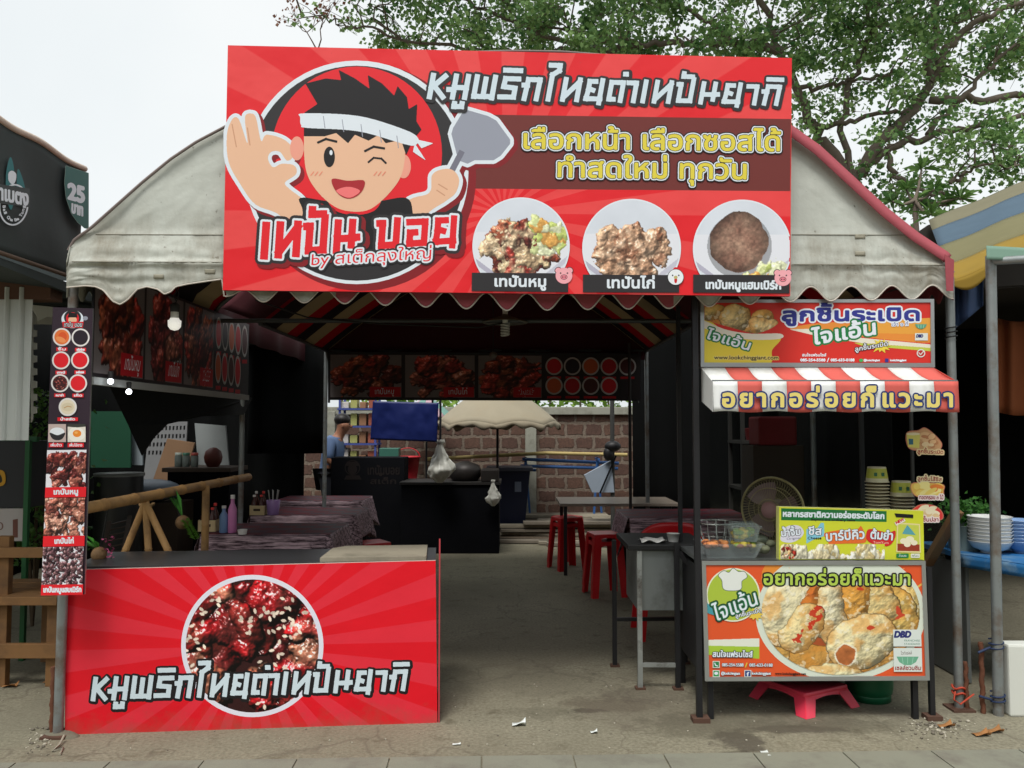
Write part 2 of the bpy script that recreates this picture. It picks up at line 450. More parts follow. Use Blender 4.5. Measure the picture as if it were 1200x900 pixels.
# ------------------------------------------------------------------ printed food photographs, computed as small colour fields
def vnoise(H, W, cell, rg):
    gh, gw = int(H / cell) + 3, int(W / cell) + 3
    g = rg.random((gh, gw)); y = np.arange(H) / cell; x = np.arange(W) / cell
    yi, xi = y.astype(int), x.astype(int); fy, fx = y - yi, x - xi
    fy = fy * fy * (3 - 2 * fy); fx = fx * fx * (3 - 2 * fx)
    a = g[yi][:, xi]; b = g[yi][:, xi + 1]; c = g[yi + 1][:, xi]; d = g[yi + 1][:, xi + 1]
    return (a * (1 - fx) + b * fx) * (1 - fy)[:, None] + (c * (1 - fx) + d * fx) * fy[:, None]
def fbm(H, W, cell, rg, o=4):
    return sum(vnoise(H, W, max(1.2, cell / 2 ** i), rg) / 2 ** i for i in range(o)) / sum(1 / 2 ** i for i in range(o))
def blur(a, r):
    r = max(1, int(r)); p = np.pad(a, ((r, r), (r, r)), 'edge')
    c = np.cumsum(np.pad(p, ((1, 0), (0, 0))), 0); p = (c[2*r+1:] - c[:-2*r-1]) / (2*r+1)
    c = np.cumsum(np.pad(p, ((0, 0), (1, 0))), 1); return (c[:, 2*r+1:] - c[:, :-2*r-1]) / (2*r+1)
def food(W, H, seed, n, rr, pal, back, region=None, lump=.35, spec=.35, flat=.7, seeds=0, seedcol=(235, 215, 180), hue2=None, h2t=.6, grain=6, dark=.55, ssz=.16):
    """heaped chunks of food, lit from the upper left; pal: sRGB colours, back: sRGB or (H,W,3)"""
    rg = np.random.default_rng(seed); yy, xx = np.mgrid[0:H, 0:W].astype(float)
    hgt = np.full((H, W), -1.0); ids = -np.ones((H, W), int)
    wob = fbm(H, W, rr[1] * .9, rg) - .5; wob2 = fbm(H, W, rr[1] * .5, rg) - .5
    for i in range(n):
        for _ in range(60):
            cx, cy = rg.uniform(0, W), rg.uniform(0, H)
            if region is None or region(cx / W, cy / H): break
        else: continue
        ra = rg.uniform(*rr); rb = ra * rg.uniform(.45, .95); th = rg.uniform(0, 3.14)
        dx, dy = xx - cx + wob * ra * 1.2, yy - cy + wob2 * ra * 1.2
        u = (dx * math.cos(th) + dy * math.sin(th)) / ra; v = (-dx * math.sin(th) + dy * math.cos(th)) / rb
        d = u * u + v * v; z = rg.uniform(0, .6) * rr[1] + np.sqrt(np.clip(1 - d, 0, 1)) * rb * flat
        k = (d < 1) & (z > hgt); hgt[k] = z[k]; ids[k] = i
    on = ids >= 0
    h = np.where(on, hgt, 0) + (fbm(H, W, grain, rg) - .5) * lump * rr[0] * on
    gy, gx = np.gradient(blur(h, 1) * .6 + h * .4)
    nz = 1 / np.sqrt(gx * gx + gy * gy + 1); nx, ny = -gx * nz, -gy * nz
    lam = np.clip(nx * -.45 + ny * -.6 + nz * .66, 0, 1)
    ao = np.clip(.75 + (h - blur(h, rr[1] * .5)) / (rr[1] * .55), .15, 1.15)
    pc = np.array(pal, float)[rg.integers(0, len(pal), max(n, 1))]
    img = np.zeros((H, W, 3)); img[on] = pc[ids[on]]
    if hue2 is not None:
        m = np.clip((fbm(H, W, rr[1] * .8, rg) - h2t + .12) / .2, 0, 1)[..., None]; img = img * (1 - m) + np.array(hue2, float) * m
    img *= (.85 + .3 * fbm(H, W, 3, rg))[..., None]
    img *= ((1 - dark) + dark * 1.45 * lam * ao)[..., None]
    sp = np.clip(nx * -.3 + ny * -.45 + nz * .84, 0, 1) ** 24 * (fbm(H, W, 4, rg) > .5)
    img += (sp * spec * 255)[..., None]
    bk = np.broadcast_to(np.array(back, float), (H, W, 3))
    img = np.where(on[..., None], img, bk)
    sm = fbm(H, W, 40, rg)
    for _ in range(seeds * 3):
        cx, cy = rg.integers(2, W - 2), rg.integers(2, H - 2)
        if sm[cy, cx] < .5: continue
        if not on[cy, cx]: continue
        th = rg.uniform(0, 3.14); a = rr[1] * ssz if rr[1] > 18 else 1.6
        dx, dy = xx - cx, yy - cy; u = (dx * math.cos(th) + dy * math.sin(th)) / a; v = (-dx * math.sin(th) + dy * math.cos(th)) / (a * .55)
        d = u * u + v * v; k = d < 1; img[k] = np.array(seedcol) * (.82 + .25 * rg.random())
    img = np.clip(img, 0, 255) / 255
    return np.where(img <= .04045, img / 12.92, ((img + .055) / 1.055) ** 2.4)
def srgb_field(H, W, c, rg=None, amt=10, cell=20):
    rg = rg or np.random.default_rng(1)
    return np.array(c, float) + ((fbm(H, W, cell, rg) - .5) * amt)[..., None]
def tolin(img):
    img = np.clip(img, 0, 255) / 255
    return np.where(img <= .04045, img / 12.92, ((img + .055) / 1.055) ** 2.4)
MEAT = [(150, 70, 50), (120, 48, 36), (165, 88, 62), (95, 40, 34), (178, 60, 50)]
CHICK = [(190, 140, 110), (205, 160, 128), (170, 118, 90), (214, 172, 140)]
BUN = [(238, 226, 190), (240, 216, 160), (228, 205, 150), (244, 232, 204)]
def tofr(q):
    """(u,v) in the unit square -> photo px inside the quad TL,TR,BR,BL"""
    q = [np.array(p, float) for p in q]
    return lambda u, v: tuple((q[0]*(1-u)+q[1]*u)*(1-v) + (q[3]*(1-u)+q[2]*u)*v)
def rectfr(cx, cy, rx, ry): return lambda u, v: (cx + (u*2-1)*rx, cy + (v*2-1)*ry)
# ------------------------------------------------------------------ stylised heavy lettering drawn stroke by stroke (unit letters: height 1, y up)
ST = {
 'ho': (.62, [[(.08,0),(.08,1)], [(.1,.42),(.56,.98)], [(.16,.55),(.6,0)]]),
 'mo': (.78, [[(.2,0),(.2,1)], [(.0,.34),(.2,.34)], [(.05,.08),(.2,.08)], [(.2,.46),(.68,.46)], [(.68,0),(.68,1)]]),
 'mou': (.78, [[(.2,0),(.2,1)], [(.0,.36),(.2,.36)], [(.2,.46),(.68,.46)], [(.68,0),(.68,1)], [(.32,-.30),(.32,-.44),(.62,-.44),(.62,-.30)]]),
 'pho': (.92, [[(.08,1),(.08,.06),(.44,.06),(.44,.9)], [(.44,.06),(.8,.06),(.8,1)], [(.8,.06),(.8,0)]]),
 'ri': (.72, [[(.64,.95),(.12,.95),(.1,.56),(.56,.5),(.56,.06),(.02,.06)], [(.06,1.36),(.66,1.36)]]),
 'ko': (.7, [[(.0,.66),(.14,.66)], [(.1,0),(.14,.94),(.6,.94),(.58,0)]]),
 'ki': (.7, [[(.0,.66),(.14,.66)], [(.1,0),(.14,.94),(.6,.94),(.58,0)], [(.1,1.34),(.64,1.34)]]),
 'ai': (.5, [[(.18,0),(.18,1.2),(.42,1.42),(.42,1.68),(.06,1.68)]]),
 'tho': (.76, [[(.08,1),(.08,0)], [(.1,.1),(.64,.92)], [(.64,1),(.64,0)]]),
 'yo': (.72, [[(.34,.94),(.1,.94),(.1,.58),(.28,.5)], [(.1,.46),(.06,.06),(.62,.06)], [(.6,1),(.6,-.14)]]),
 'dam': (1.16, [[(.26,.06),(.08,.06),(.08,.92),(.54,.92),(.54,0)], [(.56,1.36),(.6,1.36)], [(.76,.92),(1.06,.92),(1.06,0)]]),
 'e': (.3, [[(.1,0),(.1,1)]]),
 'pan': (.72, [[(.0,.92),(.1,.92),(.1,.06),(.56,.06),(.56,1.2)], [(.14,1.5),(.14,1.34),(.5,1.34)]]),
 'no': (.78, [[(.1,0),(.1,1)], [(.1,.42),(.6,.42)], [(.56,.16),(.56,1)], [(.6,.44),(.72,.44)]]),
 'a': (.5, [[(.04,.92),(.38,.92),(.38,0)]]),
 'bo': (.72, [[(.0,.92),(.1,.92),(.1,.06),(.56,.06),(.56,1)]]),
 'o': (.7, [[(.06,.92),(.56,.92),(.56,.06),(.1,.06),(.1,.5),(.26,.5)]]),
 ' ': (.3, [])}
def strokes(cv, seq, a, b, h0, h1, shear=.18, wd=.25, gap=.17):
    tot = sum(ST[q][0] + gap for q in seq); a = np.array(a, float); b = np.array(b, float); pos = 0
    d = (b - a) / np.hypot(*(b - a)); up = np.array([d[1], -d[0]]); sx = np.hypot(*(b - a)) / tot
    for q in seq:
        w_, ls = ST[q]
        for ln in ls:
            out = []
            for (x, y) in ln:
                f = (pos + x) / tot; h = h0 + (h1 - h0) * f
                out.append(a + d * ((pos + x) * sx) + (up + shear * d) * (y * h))
            cv.line(out, wd * (h0 + (h1 - h0) * pos / tot))
        pos += w_ + gap
    return cv
TITLE = ['ho','mou','pho','ri','ko','ai','tho','yo','dam','e','tho','pan','no','yo','a','ki']

WHITE = ink((222, 230, 238)); INK = ink((48, 46, 48)); RED = ink((226, 36, 46)); BLK = ink((30, 28, 30))
SKIN = ink((232, 186, 154)); GREY = ink((150, 154, 168)); BAND = ink((112, 48, 44)); YEL = ink((222, 206, 72)); PINK = ink((240, 170, 178))
SHADOWRED = ink((132, 30, 36)); edge_alu = mat('aluminium', (190, 194, 194), .35, .85, .06)

# front line of the tent: from the left post to the right post
FL, FR = Vector((-2.26, 4.06, 0)), Vector((2.46, 4.46, 0))
FE = (FR - FL).normalized(); FN = Vector((FE.y, -FE.x, 0))          # FN looks at the street
def front(x, y, off=0): return plane_hit(x, y, FL + FN * off, FN)

# ------------------------------------------------------------------ big red shop sign
def main_sign():
    a, b, c, d = (267, 53), (928, 68), (926, 347), (261, 340)
    BD = Board.by(P(*d, 4.06), P(*c, 4.18), P(*d, 4.06) + Vector((0, 0, 1)))
    t = thing('shop_sign', 'huge red shop sign with a round cook emblem hung across the white tent gable', 'sign', P(594, 345, 4.15))
    ux = (BD.pt(927, 200) - BD.pt(265, 200)).normalized()
    rm = rays_mat('red_sunburst_sign', BD.pt(590, 250), ux, Vector((0, 0, 1)), 22, (224, 34, 42), (232, 74, 74))
    mb = MB(); BD.slab(mb, [a, b, c, d], .025, rm, mat('sign_edge', (120, 30, 32), .5)); mb.build('panel', t)
    mb = MB()                                                      # wooden battens behind
    bt = mat('batten', (92, 70, 52), .8)
    for xx in (300, 600, 890): mb = MB(); mb.bar(BD.pt(xx, 72, 0) - BD.n * .045, BD.pt(xx, 338, 0) - BD.n * .045, .03, bt); mb.build('batten', t)
    mb = MB(); BD.poly(mb, [(546, 134), (927, 139.5), (926, 224), (556, 221)], BAND); mb.build('slogan_band', t)
    # round emblem
    mb = MB()
    BD.ell(mb, 424, 207, 134, 134, SHADOWRED); BD.ell(mb, 418, 202, 131, 131, WHITE)
    BD.ell(mb, 418, 203, 126, 126, INK); BD.ell(mb, 418, 180, 100, 102, RED)
    # a generic smiling cook: arms, spatula
    def C(): return Canvas(262, 60, 606, 340, 3)
    blade = C().poly([(530, 157), (532, 150), (543, 132), (548, 130), (572, 137), (581, 142), (597, 164), (597, 168), (586, 182), (578, 187), (556, 187), (548, 191), (540, 188), (536, 180)]).grow(1)
    hand = C().line([(527, 205), (540, 180)], 7)
    fig = C().smooth([(348, 290), (330, 254), (300, 240), (283, 218), (268, 190), (266, 158), (272, 140), (280, 140), (290, 168), (287, 138), (294, 133), (300, 138), (306, 165), (312, 158), (330, 162), (342, 172), (343, 184), (336, 188), (328, 178), (318, 178), (314, 186), (320, 196), (330, 192), (345, 194), (347, 204), (334, 214), (340, 222), (356, 236), (362, 262), (366, 290)], 5)
    arm = C().smooth([(470, 285), (476, 238), (503, 226), (506, 206), (516, 199), (530, 199), (538, 210), (534, 226), (522, 236), (500, 252), (486, 285)], 6)
    allc = fig.copy(); allc.b |= arm.b | blade.b | hand.b
    BD.lay(mb, allc.grow(5.2).shifted(4, 4), SHADOWRED)
    BD.lay(mb, allc.grow(4.6), WHITE)
    BD.lay(mb, blade, GREY); BD.lay(mb, hand, ink((118, 118, 132)))
    BD.lay(mb, fig, SKIN); BD.lay(mb, arm, SKIN)
    for ln in ([(272, 146), (277, 172)], [(290, 150), (293, 170)], [(514, 216), (524, 222)], [(512, 223), (521, 229)]):
        BD.lay(mb, Canvas(260, 130, 545, 250, 4).line(ln, 1.3), ink((206, 152, 122)))
    BD.lay(mb, C().smooth([(352, 300), (355, 250), (352, 232), (388, 236), (440, 236), (476, 232), (484, 252), (486, 300)], 5), BLK)
    BD.lay(mb, C().smooth([(384, 228), (416, 226), (446, 228), (440, 246), (416, 252), (392, 246)], 6), RED)
    BD.ell(mb, 348, 174, 8, 14, ink((236, 160, 140))); BD.ell(mb, 473, 195, 8.5, 14, ink((236, 160, 140)))
    BD.lay(mb, C().smooth([(357, 150), (366, 135), (420, 130), (462, 142), (474, 168), (472, 200), (460, 222), (436, 244), (414, 248), (392, 242), (370, 222), (358, 196)], 8), SKIN)
    hair = [(356, 160), (357, 132), (372, 122), (358, 98), (382, 92), (400, 94), (397, 82), (416, 92), (433, 104), (431, 88), (448, 98), (462, 112), (466, 101), (477, 114), (479, 128), (489, 122), (488, 142), (494, 152), (484, 164), (476, 182), (470, 164), (452, 168), (444, 158), (432, 165), (416, 158), (408, 168), (394, 156), (380, 160), (366, 160)]
    BD.lay(mb, C().poly(hair), BLK)
    BD.lay(mb, C().smooth([(352, 138), (356, 133), (420, 136), (474, 152), (490, 162), (487, 170), (474, 169), (420, 154), (360, 150), (353, 147)], 6), WHITE)
    for xx in (380, 402, 424, 446, 466):
        yy = 142 + (xx - 380) ** 1.3 * .07
        BD.lay(mb, Canvas(340, 120, 500, 190, 4).line([(xx - 1, yy - 6), (xx + 1, yy + 9)], .9, False), GREY)
    for tl in ([(486, 163), (508, 168), (494, 174)], [(486, 168), (499, 188), (484, 178)]): BD.lay(mb, C().poly(tl), WHITE)
    BD.ell(mb, 386, 184, 6.5, 12, BLK); BD.ell(mb, 388, 179, 1.8, 3, WHITE)
    E_ = Canvas(360, 150, 480, 240, 4)
    BD.lay(mb, E_.copy().line([(432, 190), (438, 185), (447, 186), (452, 191)], 2.2), BLK)
    BD.lay(mb, E_.copy().line([(373, 167), (382, 163), (394, 166)], 2.6), BLK)
    BD.lay(mb, E_.copy().line([(428, 177), (438, 172), (450, 174)], 2.6), BLK)
    for xx in (364, 369, 374, 438, 443, 448): BD.lay(mb, E_.copy().line([(xx, 206), (xx + 4, 201)], 1, False), ink((238, 140, 116)))
    BD.lay(mb, E_.copy().smooth([(389, 210), (408, 212), (427, 212), (423, 226), (409, 233), (395, 226)], 6), ink((170, 40, 48)))
    BD.lay(mb, E_.copy().smooth([(394, 224), (408, 219), (422, 224), (409, 232)], 6), ink((240, 120, 120)))
    # shop name over the emblem
    cv = strokes(Canvas(285, 232, 565, 315, 4), ['e', 'tho', 'pan', 'no', ' ', 'bo', 'o', 'yo'], (306, 300), (541, 283), 35, 27, .14, .27)
    BD.lay(mb, cv.grow(7.5).shifted(3.5, 3.5), SHADOWRED); BD.lay(mb, cv.grow(6), INK); BD.lay(mb, cv.grow(2.6), WHITE); BD.lay(mb, cv, RED)
    BD.text(mb, 'by สเต็กลุงใหญ่', (365, 311), (505, 303), 10.5, RED, [(4.2, INK), (2.0, WHITE)], .12, 5)
    mb.build('emblem', t)
    # title and slogans
    mb = MB()
    cv = strokes(Canvas(488, 62, 935, 145, 4), TITLE, (501, 113.5), (918, 122), 25, 21, .16, .245)
    BD.lay(mb, cv.grow(3.4).shifted(.8, .8), INK); BD.lay(mb, cv, ink((206, 222, 232)))
    BD.text(mb, 'เลือกหน้า เลือกซอสได้', (614, 174), (914, 177), 17.5, YEL, [(4.2, BLK), (2.9, WHITE), (1.6, BLK), (.75, YEL)])
    BD.text(mb, 'ทำสดใหม่ ทุกวัน', (654, 207.5), (874, 210), 17.5, YEL, [(4.2, BLK), (2.9, WHITE), (1.6, BLK), (.75, YEL)])
    mb.build('lettering', t)
    # three dishes
    WB = np.array((214, 220, 230))
    def dish(seed, pal, tray=True, patty=False, hue2=None, seeds=0, cab=True):
        W = H = 170; rg = np.random.default_rng(seed); bk = srgb_field(H, W, WB, rg, 16, 40)
        yy, xx = np.mgrid[0:H, 0:W] / 170.0
        if tray:                                              # white tray: a rotated box corner
            s = (xx - .5) * .8 + (yy - .62) ; s2 = (yy - .62) - (xx - .5) * .75
            rim = ((s < .42) & (s2 < .42) & (yy > .35)); bk[rim] = (226, 228, 236)
            bk[(s > .36) & (s < .42) & (s2 < .42) & (yy > .4)] = (196, 196, 210); bk[(s2 > .36) & (s2 < .42) & (s < .42) & (yy > .4)] = (180, 178, 196)
        if patty:
            reg = lambda u, v: ((u - .46) / .31) ** 2 + ((v - .45) / .34) ** 2 < 1
            w1 = fbm(H, W, 24, rg) - .5; d = ((xx - .46) / .30) ** 2 + ((yy - .43) / .31) ** 2 + w1 * .35; k = d < 1
            g1 = fbm(H, W, 5, rg); g2 = fbm(H, W, 26, rg); hh = np.sqrt(np.clip(1 - d, 0, 1)) * 40 + g1 * 13; gy, gx = np.gradient(hh)
            l = np.clip(.72 - (-gx * .30 - gy * .42) * -.16, .25, 1.2); cc = np.array((118, 78, 66), float) * (1 - g2[..., None]) + np.array((178, 150, 128), float) * g2[..., None]
            cc = cc * (.55 + .5 * l)[..., None] * (.7 + .6 * g1)[..., None]; cc *= np.clip(1.25 - .55 * d, .5, 1.1)[..., None]
            sh = (((xx - .47) / .33) ** 2 + ((yy - .47) / .33) ** 2 < 1) & ~k; bk[sh] *= .72
            bk[k] = cc[k]; im = tolin(bk)
        else:
            reg = lambda u, v: ((u - .47) / .36) ** 2 + ((v - .52) / .25) ** 2 < 1
            im = food(W, H, seed, 95, (9, 20), pal, bk, reg, lump=.6, spec=.35, hue2=hue2, h2t=.58, seeds=seeds)
        if cab:
            cb = food(W, H, seed + 50, 26, (8, 18), [(214, 222, 160), (232, 236, 196), (226, 170, 90), (196, 210, 120)], (0, 0, 0), (lambda u, v: (.62 < u < .92 and .22 < v < .55)) if not patty else (lambda u, v: .55 < u < .9 and .68 < v < .9), flat=.35, dark=.3)
            k = cb.sum(2) > .02; k &= (im.max(2) > .3) | (xx > .66); im[k] = cb[k]
        return im
    for (cx, cy, r, im, q, txt, ta, tb, th) in (
        (610.6, 288.6, 56.2, dish(3, MEAT + [(222, 190, 150), (226, 200, 160)], hue2=(226, 196, 160), seeds=60), [(553, 319.7), (665.7, 320.4), (665.7, 342.5), (552.7, 341)], 'เทปันหมู', (580, 335.6), (639.4, 336), 9.2),
        (740, 291, 57, dish(8, CHICK, hue2=(226, 190, 160), seeds=0, cab=False), [(683, 322), (796, 322.5), (795.6, 343), (683, 342.5)], 'เทปันไก่', (711.7, 337.4), (766.5, 337.8), 9.6),
        (869.5, 292, 57, dish(21, [(112, 70, 58), (136, 92, 74), (92, 54, 46)], patty=True, hue2=(176, 148, 122)), [(812, 322), (925, 322.5), (925, 344), (812, 343)], 'เทปันหมูแฮมเบิร์ก', (827, 338.3), (914.4, 339), 7.4)):
        BD.picture(im, 'food_picture', t, rectfr(cx, cy, r, r), lambda x, y: (x - cx) ** 2 + (y - cy) ** 2 <= (r - .3) ** 2 and y < 332 and x < 925.5)
        mb = MB(); BD.ring(mb, cx, cy, r - 1, r + .8, WHITE, 120, 1.0, lambda x, y: y < 331 and x < 925.5)
        mb.build('picture_rim', t)
        mb = MB(); BD.poly(mb, q, INK); BD.text(mb, txt, ta, tb, th, WHITE, [(.7, WHITE)], 0, 5)
        mb.build('caption', t)
    def pig(cx, cy):
        mb = MB()
        for sx in (-1, 1): BD.ell(mb, cx + sx * 7, cy - 6.5, 4.2, 3.6, INK, 24, sx * .6); BD.ell(mb, cx + sx * 7, cy - 6.5, 3.4, 2.8, PINK, 24, sx * .6)
        BD.ell(mb, cx, cy, 9.8, 9.4, ink((236, 160, 172))); BD.ell(mb, cx, cy, 9.2, 8.8, PINK); BD.ell(mb, cx, cy + 1.6, 4, 3, INK); BD.ell(mb, cx, cy + 1.6, 3.4, 2.4, ink((232, 130, 146)))
        for sx in (-1, 1): BD.ell(mb, cx + sx * 1.4, cy + 1.6, .7, .9, INK); BD.ell(mb, cx + sx * 4, cy - 3, .9, .9, INK)
        mb.build('pig_icon', t)
    pig(660.8, 323.3); pig(917, 326)
    mb = MB(); cx, cy = 791.5, 325
    BD.ell(mb, cx, cy - 9, 3, 2.6, ink((214, 40, 44))); BD.ell(mb, cx, cy, 9.6, 9.6, INK); BD.ell(mb, cx, cy, 9, 9, ink((232, 236, 240)))
    BD.ell(mb, cx, cy + 3.6, 1.7, 3.6, ink((200, 40, 44))); BD.ell(mb, cx, cy + .2, 2.2, 1.9, ink((190, 180, 120)))
    for sx in (-1, 1): BD.ell(mb, cx + sx * 3.6, cy - 2, .9, .9, INK)
    mb.build('chick_icon', t)
main_sign()

# ------------------------------------------------------------------ red front counter
def counter():
    a, b, c, d = (77, 668), (510.5, 657), (512.5, 847), (76, 861)
    A, B_ = G(*d), G(*c)
    BD = Board.by(A, B_, A + Vector((0, 0, 1)))
    t = thing('counter', 'long red serving counter with a round meat picture and white title on its front', 'counter', (A + B_) / 2)
    ux = (B_ - A).normalized(); inn = -BD.n
    rm = rays_mat('red_sunburst_counter', BD.pt(296, 757), ux, Vector((0, 0, 1)), 26, (222, 22, 38), (226, 50, 66), splash=True)
    mb = MB(); BD.slab(mb, [a, b, c, d], .02, rm, mat('board_edge', (200, 180, 170), .6)); mb.build('front_panel', t)
    top = mat('counter_top', (52, 52, 54), .35, bump=.1)
    zt = BD.pt(*b).z
    tl = BD.pt(*a) + inn * .022; tr = BD.pt(*b) + inn * .022; tl.z = tr.z = zt - .03
    mb = MB(); mb.prism([tl, tr, tr + inn * .5, tl + inn * .5], (0, 0, .022), top); mb.build('top', t)
    # side panel on the right end, taller at its front corner
    mb = MB(); pr = BD.pt(*c) + ux * .004; h = BD.pt(*b).z
    rm2 = rays_mat('red_sunburst_side', pr + inn * .25 + Vector((0, 0, .4)), inn, Vector((0, 0, 1)), 16, (214, 24, 38), (224, 60, 70))
    prof = [(0, 0), (.5, 0), (.5, h - .02), (.2, h + .02), (.06, h + .06), (.0, h + .115), (-.004, h + .05)]
    mb.prism([Vector((pr.x, pr.y, 0)) + inn * u + Vector((0, 0, z)) for u, z in prof], ux * .008, rm2, mat('side_edge', (170, 60, 66), .6)); mb.build('side_panel', t)
    mb = MB(); lg = mat('dark_steel', (50, 50, 52), .5, .6)
    for o in (tl + ux * .05 + inn * .4, tr - ux * .05 + inn * .4, tl + ux * .05 + inn * .06, tr - ux * .05 + inn * .06):
        mb = MB(); mb.bar((o.x, o.y, 0), (o.x, o.y, zt - .031), .03, lg); mb.build('leg', t)
    # printed dish
    im = food(230, 230, 14, 44, (26, 52), [(168, 62, 50), (196, 110, 84), (128, 40, 36), (206, 132, 104), (150, 52, 50)], (52, 24, 24), lump=.30, spec=1.25, seeds=75, seedcol=(244, 226, 206), hue2=(172, 26, 32), h2t=.5, grain=18, dark=.95, ssz=.085)
    cx, cy, r = 295.7, 757, 80
    BD.picture(im, 'food_picture', t, rectfr(cx, cy, r, r), lambda x, y: (x - cx) ** 2 + (y - cy) ** 2 <= (r - 1) ** 2)
    mb = MB(); BD.ring(mb, cx, cy, r - 2, r + 3.4, ink((226, 226, 238))); mb.build('picture_rim', t)
    mb = MB()
    cv = strokes(Canvas(92, 755, 500, 842, 4), TITLE, (107, 819), (480, 807), 23, 21.5, .16, .245)
    BD.lay(mb, cv.grow(3.2).shifted(.6, .6), BLK); BD.lay(mb, cv, ink((206, 222, 230)))
    mb.build('lettering', t)
    # beige board lying on the right end of the top
    mb = MB(); bm = mat('beige_board', (150, 142, 124), .7, bump=.15, dirt=(110, 104, 90))
    o = tr - ux * .05 + inn * .03; o.z = zt - .007
    L = .56
    mb.prism([o, o - ux * L, o - ux * (L - .02) + inn * .34, o - ux * (L - .09) + inn * .43, o + inn * .43], (0, 0, .022), bm)
    tag(mb.build('board'), 'pale beige board lying flat on the right end of the red counter', 'board')
    return BD, zt, ux, inn
CB, CZT, CUX, CIN = counter()

